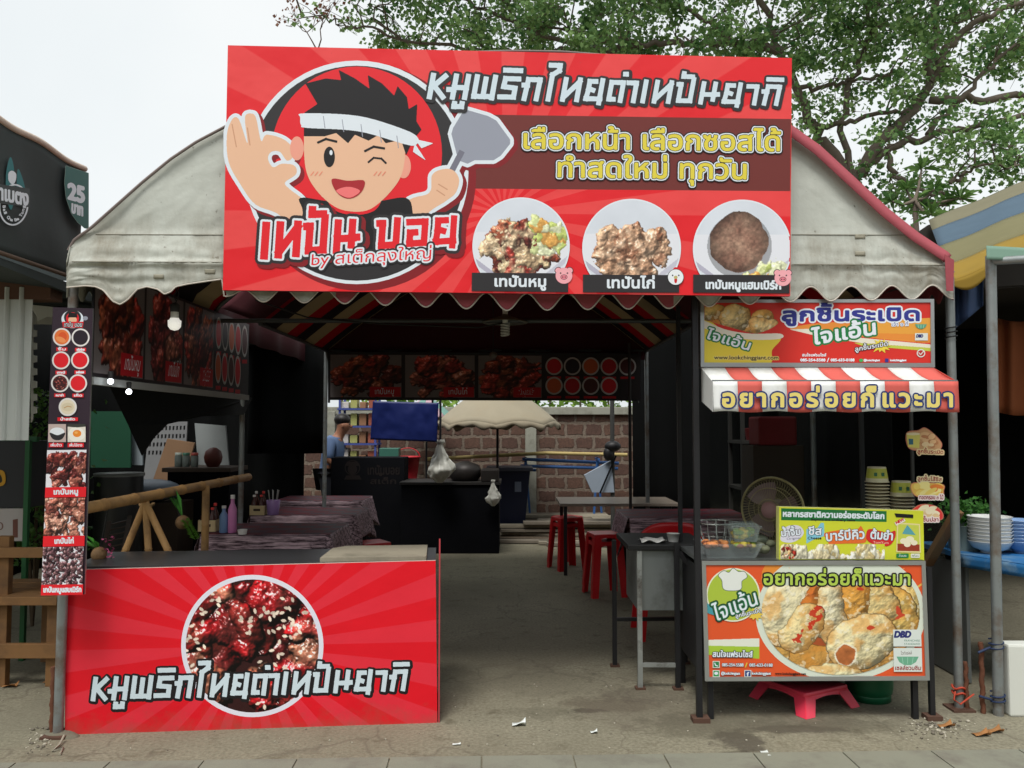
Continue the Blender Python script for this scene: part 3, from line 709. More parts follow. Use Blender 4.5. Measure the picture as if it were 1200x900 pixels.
# ------------------------------------------------------------------ tall menu board on the left post
def menu_board():
    def ed(y): return 62 - (y - 360) * 14 / 338, 109 - (y - 360) * 10 / 337
    q = [(ed(360)[0], 360), (ed(361)[1], 361.5), (ed(697)[1], 696.5), (ed(698)[0], 697.5)]
    D = 3.99
    BD = Board.by(P(*q[3], D), P(*q[2], D + .01), P(*q[0], D + .02))
    t = thing('menu_board', 'tall narrow menu board of sauces and meats fixed to the left tent post', 'menu board', P(75, 698, D))
    pm = ink((52, 40, 50)); mb = MB(); BD.slab(mb, q, .012, pm, edge_alu); mb.build('panel', t)
    mb = MB(); emb = lambda *a_: BD.ell(mb, *a_)
    emb(85, 374, 13, 10.5, WHITE); emb(85, 372, 10, 9, INK); emb(85, 373, 7.5, 7, RED)
    emb(85, 375, 5, 4.2, SKIN); BD.poly(mb, [(79, 372), (91, 372), (90, 367), (81, 366)], BLK); emb(100, 373, 3, 2.4, GREY)
    BD.poly(mb, [(73, 377), (98, 377), (97, 384), (74, 384)], RED)
    BD.text(mb, 'เทปัน บอย', (75, 383), (96, 383), 4.4, WHITE, [(.6, INK)], .1, 8); mb.build('emblem', t)
    rg = np.random.default_rng(5)
    for (x, y, c, tx) in ((72.5, 395, (232, 120, 60), 'จิ้ม'), (94.5, 395.5, (44, 36, 44), 'พริกไทย'), (71.7, 422.3, (222, 34, 44), 'เกาหลี'), (94, 422, (222, 34, 44), 'มะเขือเทศ'), (70.6, 449, None, 'หมาล่า'), (92, 449.2, (222, 34, 44), 'เผ็ด'), (80, 477, (226, 214, 190), 'น้ำสลัด')):
        mb = MB(); BD.ell(mb, x, y, 10.6, 10.6, ink((226, 222, 220)))
        BD.ell(mb, x, y, 8.7, 8.7, ink(c) if c else ink((70, 34, 36)))
        if c == (232, 120, 60):
            BD.ell(mb, x + 1, y - .5, 5, 5.4, ink((222, 90, 44))); BD.ell(mb, x - 1, y + 3, 6, 3, ink((240, 150, 90)), 24, .4)
        if c is None:
            for _ in range(46):
                a_, rr_ = rg.uniform(0, 6.3), 8 * math.sqrt(rg.random()); BD.ell(mb, x + rr_ * math.cos(a_), y + rr_ * math.sin(a_), .9, .6, ink([(190, 110, 100), (140, 50, 48), (40, 18, 22)][rg.integers(3)]), 8)
        if c == (226, 214, 190): BD.ell(mb, x, y, 7, 5, ink((214, 200, 170))); BD.lay(mb, Canvas(x-9, y-9, x+9, y+9, 5).line([(x-4, y+1), (x, y-1), (x+4, y)], 1), ink((190, 150, 100)))
        wl = 6.5 if y < 470 else 12
        BD.poly(mb, [(x - wl, y + 12.2), (x + wl, y + 12.2), (x + wl, y + 16.4), (x - wl, y + 16.4)], RED)
        BD.text(mb, tx, (x - wl * .7, y + 15.5), (x + wl * .7, y + 15.5), 2.1, WHITE, [(.25, WHITE)], 0, 8)
        mb.build('sauce_picture', t)
    # rice and egg
    mb = MB(); BD.poly(mb, [(57.5, 497), (78, 497), (78, 518), (57, 518)], ink((196, 176, 170)))
    BD.ell(mb, 67.7, 506, 8.5, 5, ink((232, 236, 240))); BD.lay(mb, Canvas(50, 490, 90, 525, 5).smooth([(59, 507), (68, 510), (77, 507), (74, 514), (68, 516), (62, 514)], 5), INK)
    BD.poly(mb, [(58, 519), (75, 519), (75, 524), (58, 524)], RED); BD.text(mb, 'เพิ่มข้าว', (60, 523), (73, 523), 2.4, WHITE, [(.2, WHITE)], 0, 8); mb.build('rice_picture', t)
    mb = MB(); BD.poly(mb, [(80, 497), (101, 497), (101, 518), (80, 518)], ink((226, 220, 208)))
    BD.poly(mb, [(80, 497), (101, 497), (101, 500), (90, 501), (80, 500)], ink((60, 62, 56)))
    BD.lay(mb, Canvas(75, 490, 105, 525, 5).smooth([(81, 508), (86, 501), (97, 503), (100, 512), (92, 517), (84, 516)], 6), ink((240, 236, 226)))
    BD.ell(mb, 91, 508, 5, 4.2, ink((236, 140, 50))); BD.ell(mb, 90, 507, 2, 1.4, ink((244, 180, 100)))
    BD.poly(mb, [(80, 519), (99, 519), (99, 524), (80, 524)], RED); BD.text(mb, 'เพิ่มไข่ดาว', (82, 523), (97, 523), 2.4, WHITE, [(.2, WHITE)], 0, 8); mb.build('egg_picture', t)
    for i, (y0, y1, y2, tx, pal, sd, n, rr, k) in enumerate(((527.5, 571, 583, 'เทปันหมู', [(140, 60, 52), (112, 44, 42), (186, 108, 92), (80, 34, 34)], 31, 90, (7, 15), .55), (583.5, 628, 640.5, 'เทปันไก่', [(206, 138, 116), (184, 110, 92), (150, 82, 72), (222, 160, 138)], 32, 70, (8, 18), .7), (641, 685, 697.5, 'เทปันหมูแฮมเบิร์ก', [(92, 58, 66), (126, 88, 94), (150, 110, 112), (66, 40, 48)], 33, 420, (3, 6), .6))):
        im = food(96, 86, sd, n, rr, pal, (232, 230, 236), (lambda u, v: v > .12 and (u > .25 or v < .5 + u)) if i == 0 else (lambda u, v: True), spec=.5, lump=.6, seeds=0, dark=.75)
        xl, xr = ed(y0); xl2, xr2 = ed(y1); xl3, xr3 = ed(y2)
        BD.picture(im, 'food_picture', t, tofr([(xl + 1, y0), (xr - 2, y0 - .5), (xr2 - 2, y1 - .5), (xl2 + 1, y1)]))
        mb = MB(); BD.poly(mb, [(xl2 + .6, y1), (xr2 - 1, y1 - .6), (xr3 - 1, y2 - .8), (xl3 + .6, y2)], RED)
        m_ = (xl2 + xr2) / 2; wd = 14 if i < 2 else 22
        if i == 1: wd = 11
        BD.text(mb, tx, (m_ - wd, y2 - 3.8), (m_ + wd, y2 - 4.2), 4.6, WHITE, [(.45, WHITE)], 0, 7); mb.build('caption', t)
menu_board()
# ------------------------------------------------------------------ fish-ball cart on the right
steel = mat('dark_steel', (50, 50, 52), .5, .6)
galv = mat('galvanised', (150, 156, 156), .42, .75, .12, 14, .05, 40)
def giant(BD, mb, a, b, h, dk, w1=1.6, w0=2.6):
    BD.text(mb, 'ไจแอ้น', a, b, h, WHITE, [(w0, ink((36, 44, 40))), (w1, dk), (.35, WHITE)], .12, 5)
def alu_frame(BD, name, parent, o, i, th=.02):
    mb = MB(); f = .006
    for (p, q_, r_, s_) in ((0, 1, 1, 0), (1, 2, 2, 1), (2, 3, 3, 2), (3, 0, 0, 3)):
        pts = [BD.pt(*o[p]) + BD.n * f, BD.pt(*o[q_]) + BD.n * f, BD.pt(*i[r_]) + BD.n * f, BD.pt(*i[s_]) + BD.n * f]
        mb.prism(pts, -BD.n * th, edge_alu)
    return mb.build(name, parent)
def burst(BD, mb, cx, cy, r0, r1, m, n=11, seed=1):
    rg = random.Random(seed); pts = []
    for i in range(2 * n):
        rr = (r1 if i % 2 else r0) * rg.uniform(.85, 1.15); a = math.pi * i / n
        pts.append((cx + rr * math.cos(a) * 1.3, cy + rr * math.sin(a)))
    BD.poly(mb, pts, m)
def shell_mark(BD, mb, cx, cy, r, m):
    BD.lay(mb, Canvas(cx-r-2, cy-r-2, cx+r+2, cy+r+2, 6).poly([(cx-r, cy-r*.15), (cx+r, cy-r*.15), (cx+r*.75, cy+r*.35), (cx+r*.3, cy+r*.62), (cx-r*.3, cy+r*.62), (cx-r*.75, cy+r*.35)]), m)
    for k in (-.5, 0, .5): BD.lay(mb, Canvas(cx-r-2, cy-r-2, cx+r+2, cy+r+2, 6).line([(cx+k*r, cy-r*.1), (cx+k*r*.8, cy+r*.5)], .5, False), ink((170, 214, 190)))
DO = 4.35
def cart():
    t = thing('food_cart', 'fish ball cart with a yellow bowl poster front and glass screen above', 'food cart', P(955, 838, 4.6) * 1)
    t.location.z = 0; BASE[t.name] = Matrix.Translation(t.location)
    o = [(822, 657), (1084, 657), (1089, 797), (826, 798)]; i = [(827, 662), (1079.5, 662), (1084, 792), (831, 793)]
    BD = Board.by(P(*o[3], DO), P(*o[2], DO), P(*o[0], DO))
    # ---- front poster
    mb = MB(); om = mat('orange_print', (220, 88, 46), .42, 0, .14, 2.2, spec=.3)
    BD.slab(mb, o, .03, om, steel); pan = mb.build('front_panel', t)
    alu_frame(BD, 'frame', t, o, i)
    im_ = lambda *p: mb.mi(*p)
    mb = MB()
    cv = Canvas(826, 661, 1086, 794, 3)
    inner = cv.copy().poly(i)
    BD.lay(mb, cv.copy().smooth([(905, 655), (1010, 655), (1010, 690), (905, 700)], 6).both(inner), ink((226, 140, 56)))
    BD.lay(mb, cv.copy().poly([(826, 750), (890, 748), (890, 758), (826, 756.5)]).both(inner), ink((222, 226, 210)))
    BD.lay(mb, cv.copy().poly([(826, 756.5), (890, 758), (890, 772), (826, 767)]).both(inner), ink((164, 196, 62)))
    BD.lay(mb, cv.copy().line([(1060, 698), (1084, 682)], 2.2, False).both(inner), ink((226, 180, 90)))
    bowl = cv.copy().ell(985, 720, 99.5, 78).both(inner)
    BD.lay(mb, bowl, ink((214, 222, 206)))
    rg = np.random.default_rng(9)
    for _ in range(40): BD.ell(mb, rg.uniform(832, 1078), rg.uniform(664, 690), rg.uniform(.4, 1.1), .5, ink((240, 190, 110)), 8, rg.uniform(0, 3))
    mb.build('print_background', t)
    # buns in the bowl (printed photograph)
    W, H = 300, 200; rg = np.random.default_rng(12)
    X0, Y0, X1, Y1 = 888, 686, 1082, 796
    yy, xx = np.mgrid[0:H, 0:W]; px = X0 + xx / (W-1) * (X1 - X0); py = Y0 + yy / (H-1) * (Y1 - Y0)
    def paint(img, z, cx, cy, rx, ry, rot, base, seed, hole=None, redlip=False):
        r_ = np.random.default_rng(seed); w1 = fbm(H, W, 38, r_) - .5; w2 = fbm(H, W, 12, r_) - .5
        dx = px - cx + w1 * 14 + w2 * 5; dy = py - cy + (fbm(H, W, 38, r_) - .5) * 14
        u = (dx*math.cos(rot) + dy*math.sin(rot)) / rx; v = (-dx*math.sin(rot) + dy*math.cos(rot)) / ry
        d = u*u + v*v; k = d < 1
        hh = np.sqrt(np.clip(1 - d, 0, 1)); gy, gx = np.gradient(hh * 26 + (fbm(H, W, 16, r_) - .5) * 9 + (fbm(H, W, 5, r_) - .5) * .9)
        nz = 1 / np.sqrt(gx*gx + gy*gy + 1); l = np.clip((gx*.4 + gy*.55) * nz + nz * .72, 0, 1.1)
        c = np.array(base, float) * (.46 + .62 * l)[..., None]
        edge = np.clip(np.clip((d - .25) / .6, 0, 1) * np.clip(fbm(H, W, 22, r_) * 3.2 - 1.0, 0, 1) + np.clip((fbm(H, W, 30, r_) - .56) * 7, 0, .9), 0, 1)[..., None]
        c = c * (1 - edge * .5) + np.array((216, 142, 56), float) * edge * .5
        sp2 = (fbm(H, W, 9, r_) > .66) & (d < .9); c[sp2] = c[sp2] * .5 + np.array((244, 240, 222)) * .5
        if redlip: m = (np.abs(v + w2) < .16) & (u > -.5) & (fbm(H, W, 14, r_) > .47); c[m] = (196, 60, 36)
        img[k] = c[k]; rim = (d >= .93) & k; img[rim] *= .66
        if hole:
            hx, hy, ha, hb = hole; dd = ((px - hx + w1*8) / ha) ** 2 + ((py - hy + w2*6) / hb) ** 2
            img[dd < 1] = np.array((190, 112, 62)) * (.75 + .4 * fbm(H, W, 10, r_))[dd < 1][..., None]
            m = (dd >= 1) & (dd < 1.35) & k; img[m] = img[m] * .4 + np.array((250, 246, 228)) * .6
    img = np.array((150, 74, 40), float) * (.8 + .5 * fbm(H, W, 20, rg))[..., None]
    for i_, a in enumerate([(918, 770, 34, 26, .4, (206, 160, 84)), (955, 778, 34, 24, 0, (196, 146, 74)), (1035, 772, 36, 26, 0, (204, 152, 78)),
              (1062, 716, 22, 40, .2, (236, 206, 130)), (1040, 722, 40, 36, .5, (232, 196, 112)), (1018, 708, 38, 30, .2, (238, 214, 150)), (1000, 700, 18, 34, .1, (232, 170, 80)),
              (923, 715, 36, 44, .3, (238, 228, 186)), (968, 712, 24, 46, -.05, (240, 230, 190)), (946, 716, 9, 34, .25, (206, 112, 50))]): paint(img, 0, *a, 100 + i_)
    paint(img, 0, 940, 737, 34, 22, -.75, (240, 222, 166), 131, None, True)
    paint(img, 0, 1010, 752, 42, 34, -.35, (240, 228, 180), 140, (992, 767, 12, 12))
    paint(img, 0, 975, 790, 36, 12, .1, (240, 232, 186), 150)
    for (a, b, c_, d_) in ((1053, 718, 5, 7), (952, 720, 4, 4), (1020, 735, 4, 3), (1006, 690, 6, 3)):
        m = ((px - a) / c_) ** 2 + ((py - b) / d_) ** 2 < 3.2 * fbm(H, W, 9, rg) ** 2.2; img[m] = (196, 70, 44)
    BD.picture(tolin(img), 'food_picture', t, lambda u, v: (X0 + u*(X1-X0), Y0 + v*(Y1-Y0)), lambda x, y: ((x-985)/93)**2 + ((y-718)/73)**2 < 1 and 662.5 < y < 791.5 and x < 1081)
    # emblem (fish mascot left out), lettering
    mb = MB()
    BD.ell(mb, 859, 697, 31.5, 31.5, ink((226, 226, 200))); BD.ell(mb, 859, 697, 29.8, 29.8, ink((168, 190, 66)))
    hat = Canvas(835, 664, 885, 705, 5).smooth([(848, 690), (846, 680), (842, 674), (848, 669), (854, 671), (859, 666), (865, 670), (872, 670), (875, 676), (869, 681), (868, 690), (858, 692)], 6)
    BD.lay(mb, hat.grow(.8), ink((90, 110, 90))); BD.lay(mb, hat, ink((222, 226, 220)))
    BD.lay(mb, Canvas(820, 700, 880, 745, 4).smooth([(827, 706), (836, 712), (850, 716), (846, 722), (834, 720), (827, 716)], 6), ink((70, 150, 160)))
    giant(BD, mb, (838.5, 728), (888, 708), 14, ink((40, 110, 70)))
    burst(BD, mb, 885, 720, 8, 4.5, ink((226, 196, 80)), 10, 3)
    BD.text(mb, 'ลูกชิ้นระเบิด', (862, 724), (892, 717), 3.4, WHITE, [(.7, ink((60, 70, 60))), (.2, WHITE)], .1, 6)
    mb.build('emblem', t)
    mb = MB(); GRN = ink((176, 202, 84))
    BD.text(mb, 'อยากอร่อยก็แวะมา', (895, 685), (1066, 685.5), 12.5, GRN, [(2.4, BLK), (.7, GRN)], 0, 4, 1.05)
    BD.text(mb, 'สนใจแฟรนไชส์', (835, 769.5), (881.6, 769.8), 5.2, WHITE, [(1, BLK), (.35, WHITE)], 0, 7)
    DK = ink((70, 30, 26))
    BD.text(mb, '085-254-5588', (846, 780.6), (871, 780.8), 3.6, WHITE, [(.5, DK), (.15, WHITE)], 0, 7)
    BD.text(mb, '/', (873, 781.5), (875.5, 781.5), 5, YEL, [(.3, YEL)], 0, 7)
    BD.text(mb, '085-633-0188', (878, 780.8), (905, 781), 3.6, WHITE, [(.5, DK), (.15, WHITE)], 0, 7)
    BD.text(mb, '@lookchingiant', (845, 790.2), (867, 790.4), 3.2, WHITE, [(.5, DK), (.15, WHITE)], 0, 7)
    BD.text(mb, 'lookchinggiant', (881, 790.2), (903, 790.4), 3.2, WHITE, [(.5, DK), (.15, WHITE)], 0, 7)
    BD.text(mb, 'www.lookchinggiant.com', (908, 790.2), (944, 790.6), 2.6, BLK, [(.15, BLK)], 0, 7)
    for (x, y, c) in ((839, 778.4, (50, 130, 76)), (839, 789, (60, 150, 80)), (876, 789, (50, 70, 130))):
        BD.lay(mb, Canvas(x-5, y-5, x+5, y+5, 6).poly([(x-3.6, y-3.6), (x+3.6, y-3.6), (x+3.6, y+3.6), (x-3.6, y+3.6)]).grow(.6), ink((214, 222, 214)))
        BD.lay(mb, Canvas(x-5, y-5, x+5, y+5, 6).poly([(x-3.2, y-3.2), (x+3.2, y-3.2), (x+3.2, y+3.2), (x-3.2, y+3.2)]), ink(c))
        if c[0] == 50 and c[2] == 130: BD.text(mb, 'f', (x-1.2, y+2.8), (x+1.4, y+2.8), 4.4, WHITE, [(.3, WHITE)], 0, 8)
        elif y < 780: BD.lay(mb, Canvas(x-5, y-5, x+5, y+5, 6).line([(x-1.6, y-1.6), (x-.8, y+.8), (x+1.6, y+1.8)], 1.1), WHITE)
        else: BD.ell(mb, x, y - .3, 2.3, 1.8, WHITE, 20)
    mb.build('lettering', t)
    mb = MB(); NAVY = ink((44, 50, 110)); PAL = ink((214, 222, 216)); TEAL = ink((70, 130, 110))
    BD.poly(mb, [(1046, 737.5), (1078.6, 737.5), (1079.4, 757.2), (1046.4, 757.2)], PAL)
    BD.text(mb, 'DBD', (1047.5, 746.6), (1066, 746.6), 7, NAVY, [(.7, NAVY)], .2, 6)
    BD.text(mb, 'FRANCHISE', (1059, 751.5), (1077.5, 751.5), 2.3, TEAL, (), 0, 8); BD.text(mb, 'STANDARD', (1059, 755.5), (1077.5, 755.5), 2.3, TEAL, (), 0, 8)
    mb.build('certificate_label', t)
    mb = MB(); BD.poly(mb, [(1046.4, 759), (1079.5, 759), (1080.2, 786.8), (1047, 786.8)], PAL)
    shell_mark(BD, mb, 1063, 771, 13, ink((110, 170, 140)))
    BD.text(mb, 'ไวท์เชลล์', (1055, 767), (1068, 766.4), 3, ink((90, 60, 60)), (), 0, 8)
    BD.text(mb, 'เชลล์ชวนชิม', (1048.5, 784.6), (1078.5, 784.8), 3.8, ink((150, 40, 44)), [(.25, ink((150, 40, 44)))], 0, 7)
    mb.build('certificate_label', t)
    # ---- cart body: top, legs, uprights
    zt = BD.pt(950, 657).z
    xl, xr = BD.pt(822, 657).x, BD.pt(1084, 657).x
    st = mat('stainless', (170, 174, 174), .3, .9, .05)
    mb = MB(); mb.box(((xl + xr) / 2, DO + .36, zt - .012), (xr - xl, .66, .024), st, None, .004); mb.build('worktop', t)
    mb = MB(); mb.box(((xl + xr) / 2, DO + .36, .22), (xr - xl - .04, .6, .015), steel); mb.build('shelf', t)
    mb = MB(); mb.box((xr - .02, DO + .36, .5), (.012, .58, zt - .27), steel); mb.box((xl + .02, DO + .36, .5), (.012, .58, zt - .27), steel); mb.build('side_panel', t)
    pl = P(819, 700, DO + .01); 
    mb = MB(); mb.box((pl.x - .005, pl.y, 1.18), (.03, .03, 2.34), steel); mb.box((pl.x, pl.y, .012), (.09, .07, .024), mat('rust', (84, 60, 48), .9)); mb.build('upright', t)
    prr = P(1092, 700, DO + .01)
    mb = MB(); mb.box((prr.x, prr.y + .03, .4), (.026, .026, .8), steel); mb.box((prr.x, prr.y + .03, .012), (.08, .07, .024), MATS['rust']); mb.build('upright', t)
    for xx in (xl + .03, xr - .03):
        mb = MB(); mb.box((xx, DO + .66, zt / 2 - .02), (.03, .03, zt - .03), steel); mb.build('leg', t)
        mb = MB(); mb.box((xx, DO + .68, (zt + 2.3) / 2), (.024, .024, 2.3 - zt), steel); mb.build('upright', t)
    for xx in (xl + .05, xr - .05):
        mb = MB(); mb.box((xx, DO + .05, .1), (.028, .028, .2), steel); mb.build('leg', t)
    # glass screen with stickers
    gm = bpy.data.materials.new('screen_glass'); gm.use_nodes = True; tn = gm.node_tree
    for n_ in list(tn.nodes):
        if n_.type != 'OUTPUT_MATERIAL': tn.nodes.remove(n_)
    tr = tn.nodes.new('ShaderNodeBsdfTransparent'); gl = tn.nodes.new('ShaderNodeBsdfGlossy'); gl.inputs['Roughness'].default_value = .03
    tr.inputs[0].default_value = (.9, .93, .92, 1)
    mxs = tn.nodes.new('ShaderNodeMixShader'); mxs.inputs[0].default_value = .012
    tn.links.new(tr.outputs[0], mxs.inputs[1]); tn.links.new(gl.outputs[0], mxs.inputs[2]); tn.links.new(mxs.outputs[0], tn.nodes['Material Output'].inputs[0])
    GB = Board(P(950, 560, 4.44), (0, -1, 0))
    mb = MB(); GB.slab(mb, [(832, 478), (1108, 478), (1108, 655), (832, 655)], .005, gm); gp = mb.build('glass_screen', t)
    rg = np.random.default_rng(4)
    def sticker(shape, pal, n, rr, sd, cup=None):
        mb = MB(); cvs = Canvas(1035, 495, 1115, 620, 4).smooth(shape, 6)
        GB.lay(mb, cvs.grow(1.0), ink((196, 120, 100))); GB.lay(mb, cvs.grow(.2), ink(pal[0]))
        r_ = random.Random(sd); P2 = np.array(shape); c = P2.mean(0)
        for _ in range(n):
            q = P2[r_.randrange(len(P2))]; f = r_.random() ** .5 * .72; x, y = c + (q - c) * f
            GB.ell(mb, x, y, r_.uniform(*rr), r_.uniform(*rr) * .55, ink(pal[r_.randrange(1, len(pal))]), 14, r_.uniform(-.5, .5))
        if cup:
            GB.poly(mb, [(1062, 508), (1078, 509), (1077, 525), (1064, 524)], ink((214, 206, 110))); GB.ell(mb, 1070, 508.5, 8, 1.6, ink((236, 226, 190)), 24)
            GB.poly(mb, [(1064.5, 514), (1070, 514.5), (1070, 521), (1065, 521)], ink((60, 110, 130)))
        return mb
    def words(mb, tx, a, b, c1, c2): GB.text(mb, tx, a, b, 3.6, ink(c1), [(1.6, ink(c2)), (.3, ink(c1))], 0, 6)
    m1 = sticker([(1063, 508), (1076, 505), (1084, 502), (1095, 510), (1103, 520), (1099, 528), (1085, 527), (1066, 525)], [(206, 160, 116), (226, 186, 140), (190, 130, 90), (232, 206, 164)], 26, (3, 6), 1, True)
    words(m1, 'ลูกชิ้นระเบิด', (1075, 531), (1105, 532), (160, 60, 50), (226, 206, 160)); m1.build('sticker', gp)
    m2 = sticker([(1068, 568), (1080, 566), (1104, 568), (1105, 575), (1103, 582), (1088, 583), (1072, 580)], [(224, 184, 90), (232, 206, 110), (226, 130, 60), (240, 226, 150)], 22, (4, 8), 2)
    words(m2, 'ลูกชิ้นไส้ชีส', (1075, 563), (1103, 564), (150, 70, 60), (222, 210, 170)); words(m2, 'ทอดกรอบ ๓ ไม้', (1077, 585), (1105, 585), (150, 50, 60), (236, 222, 220)); m2.build('sticker', gp)
    m3 = sticker([(1067, 600), (1078, 592), (1094, 593), (1103, 600), (1103, 608), (1088, 609), (1070, 606)], [(214, 60, 60), (232, 214, 170), (226, 196, 150), (240, 228, 196)], 26, (4, 8), 3)
    words(m3, 'ลูกชิ้นปลา', (1073, 611), (1099, 611), (150, 40, 50), (236, 222, 220)); m3.build('sticker', gp)
    # ---- light box above
    o = [(820.5, 351.5), (1094, 350.5), (1095, 430.5), (821, 430)]; i = [(825, 355), (1090, 354.5), (1090.5, 425.5), (825, 425)]
    LB = Board.by(P(*o[3], 4.40), P(*o[2], 4.40), P(*o[3], 4.40) + Vector((0, 0, 1)))
    mb = MB(); LB.slab(mb, o, .1, mat('red_print', (206, 52, 44), .42, 0, .1, 2, spec=.3), edge_alu); lb = mb.build('sign_box', t)
    alu_frame(LB, 'frame', lb, o, i, .1)
    mb = MB(); cv = Canvas(824, 353, 1092, 427, 4); inn = cv.copy().poly(i)
    LB.lay(mb, cv.copy().smooth([(925, 385), (970, 378), (1100, 374), (1100, 400), (1040, 398), (960, 388)], 6).both(inn), ink((222, 140, 60)))
    LB.lay(mb, cv.copy().poly([(1000, 380), (1095, 372), (1095, 392), (1010, 390)]).both(inn), ink((224, 160, 66)))
    LB.lay(mb, cv.copy().poly([(925, 386), (960, 385), (1010, 396), (1095, 404), (1095, 408), (1010, 402), (950, 392)]).both(inn), ink((224, 222, 204)))
    LB.lay(mb, cv.copy().poly([(1000, 401.5), (1095, 408), (1095, 412), (1010, 405)]).both(inn), ink((186, 200, 80)))
    LB.lay(mb, cv.copy().smooth([(820, 374), (850, 388), (880, 394), (914, 396), (905, 410), (896, 430), (815, 432)], 8).both(inn), ink((222, 204, 70)))
    LB.lay(mb, cv.copy().smooth([(820, 374), (850, 386), (880, 391), (914, 391), (914, 397), (880, 398), (850, 393), (820, 382)], 8).both(inn), ink((226, 222, 206)))
    mb.build('print_background', lb)
    W, H = 150, 70; yy, xx = np.mgrid[0:H, 0:W]; px = 825 + xx / (W-1) * 92.; py = 354.5 + yy / (H-1) * 42.
    img = np.zeros((H, W, 3)); img[:] = (196, 56, 40)
    for i_, a in enumerate([(838, 384, 18, 12, .2, (190, 120, 60)), (880, 388, 30, 9, .1, (200, 150, 80)), (833, 366, 16, 11, -.4, (236, 206, 130)), (860, 370, 21, 17, -.5, (238, 214, 150)), (890, 372, 14, 11, -.2, (232, 190, 110)), (898, 381, 19, 12, .3, (240, 214, 150))]): paint(img, 0, *a, 160 + i_)
    LB.picture(tolin(img), 'food_picture', lb, lambda u, v: (825 + u * 92, 354.5 + v * 42), lambda x, y: (((x - 862) / 54) ** 2 + ((y - 370) / 24) ** 2 < 1 and y > 355.5 and x > 825.5 and y < 374 + (x - 820) * .28 - max(0, x - 880) * .2 and ((((x-833)/17)**2+((y-366)/12)**2 < 1) or (((x-860)/22)**2+((y-370)/18)**2 < 1) or (((x-892)/26)**2+((y-376)/15)**2 < 1) or y > 376)))
    mb = MB(); NV = ink((52, 58, 140)); GR = ink((30, 120, 66))
    LB.text(mb, 'ลูกชิ้นระเบิด', (917, 376), (1077, 375.5), 11.5, NV, [(3, WHITE), (1.2, NV)], 0, 4)
    LB.text(mb, 'ไจแอ้น', (952, 404), (1026, 391.5), 13, WHITE, [(2.8, GR), (.8, WHITE)], .1, 4)
    LB.text(mb, 'ไจแอ้น', (826, 396), (877, 410.5), 9, WHITE, [(2, GR), (.4, WHITE)], .1, 5)
    LB.text(mb, 'www.lookchinggiant.com', (836.7, 421), (912, 421.3), 4.4, BLK, [(.9, ink((226, 210, 120))), (.2, BLK)], 0, 6)
    LB.text(mb, 'สนใจแฟรนไชส์', (940, 417.6), (968, 417.6), 2.6, WHITE, [(.2, WHITE)], 0, 7)
    LB.text(mb, '085-254-5588', (938, 423.4), (967, 423.4), 3, WHITE, [(.3, WHITE)], 0, 7); LB.text(mb, '/', (969, 424), (971.5, 424), 4.4, WHITE, [(.3, WHITE)], 0, 7)
    LB.text(mb, '085-633-0188', (973.5, 423.4), (1001, 423.4), 3, WHITE, [(.3, WHITE)], 0, 7)
    LB.text(mb, '@lookchingiant', (1012, 423.3), (1031, 423.3), 2.4, WHITE, [(.2, WHITE)], 0, 7); LB.text(mb, 'lookchinggiant', (1043, 423.3), (1062, 423.3), 2.4, WHITE, [(.2, WHITE)], 0, 7)
    LB.ell(mb, 1009, 422.3, 2.4, 2, ink((70, 170, 90)), 20); LB.poly(mb, [(1037, 420.2), (1041, 420.2), (1041, 424.4), (1037, 424.4)], NV)
    burst(LB, mb, 1032, 405, 9, 5, YEL, 11, 5); LB.text(mb, 'ลูกชิ้นระเบิด', (1002, 412), (1040, 405), 4, WHITE, [(.9, BLK), (.2, WHITE)], .1, 6)
    LB.text(mb, 'เจ้า ๑ ที่', (1045, 382), (1064, 381.5), 3, NV, [(.9, WHITE)], 0, 6)
    mb.build('lettering', lb)
    mb = MB(); shell_mark(LB, mb, 1079, 381, 7, ink((90, 160, 130))); LB.poly(mb, [(1072, 390.5), (1087, 390.5), (1087, 399), (1072, 399)], PAL); LB.text(mb, 'DBD', (1073.5, 395.5), (1081, 395.5), 3.4, NAVY, [(.4, NAVY)], .2, 8)
    LB.ell(mb, 1079, 414, 5, 4.8, PAL, 30); LB.ell(mb, 1079, 414, 3.8, 3.6, ink((176, 50, 46)), 30); LB.lay(mb, Canvas(1072, 408, 1086, 420, 8).line([(1076.5, 413.5), (1078.6, 415.6), (1082, 411.6)], 1), PAL)
    mb.build('certificate_label', lb)
    # ---- striped awning
    wf, rf = mat('awning_white', (226, 228, 226), .7, 0, .06, 9, dirt=(190, 190, 180)), mat('awning_red', (204, 92, 82), .7, 0, .08, 9)
    D0, D1 = 4.395, 4.16
    A, B_ = P(822, 431, D0), P(1094, 431, D0); C_, E_ = P(835, 447, D1), P(1122, 447, D1)
    zb = P(835, 482.5, D1).z
    mb = MB(); n = 10
    for k in range(n):
        m_ = wf if k % 2 == 0 else rf
        f0, f1 = k / n, (k + 1) / n
        def slope(u, v, f0=f0, f1=f1):
            f = f0 + (f1 - f0) * u; p = (A + (B_ - A) * f) * (1 - v) + (C_ + (E_ - C_) * f) * v
            p.z -= .012 * math.sin(math.pi * v); return p
        mb.grid(slope, 3, 6, m_)
        def drop(u, v, f0=f0, f1=f1):
            f = f0 + (f1 - f0) * u; p = C_ + (E_ - C_) * f
            bell = -.006 - .014 * v * (0.6 + .4 * math.sin(f * 23)) ; zz = C_.z + (zb - C_.z) * v + .004 * math.sin(f * 31) * v
            return Vector((p.x + .03 * v * (0 if f > .02 else f / .02), p.y + bell, zz))
        mb.grid(drop, 4, 6, m_)
    # closed side wings
    for (a, c) in ((A, C_), (B_, E_)): mb.add([a, c, Vector((c.x, c.y, zb)), Vector((a.x, a.y, zb + .06))], [(0, 1, 2, 3)], wf if a is A else rf)
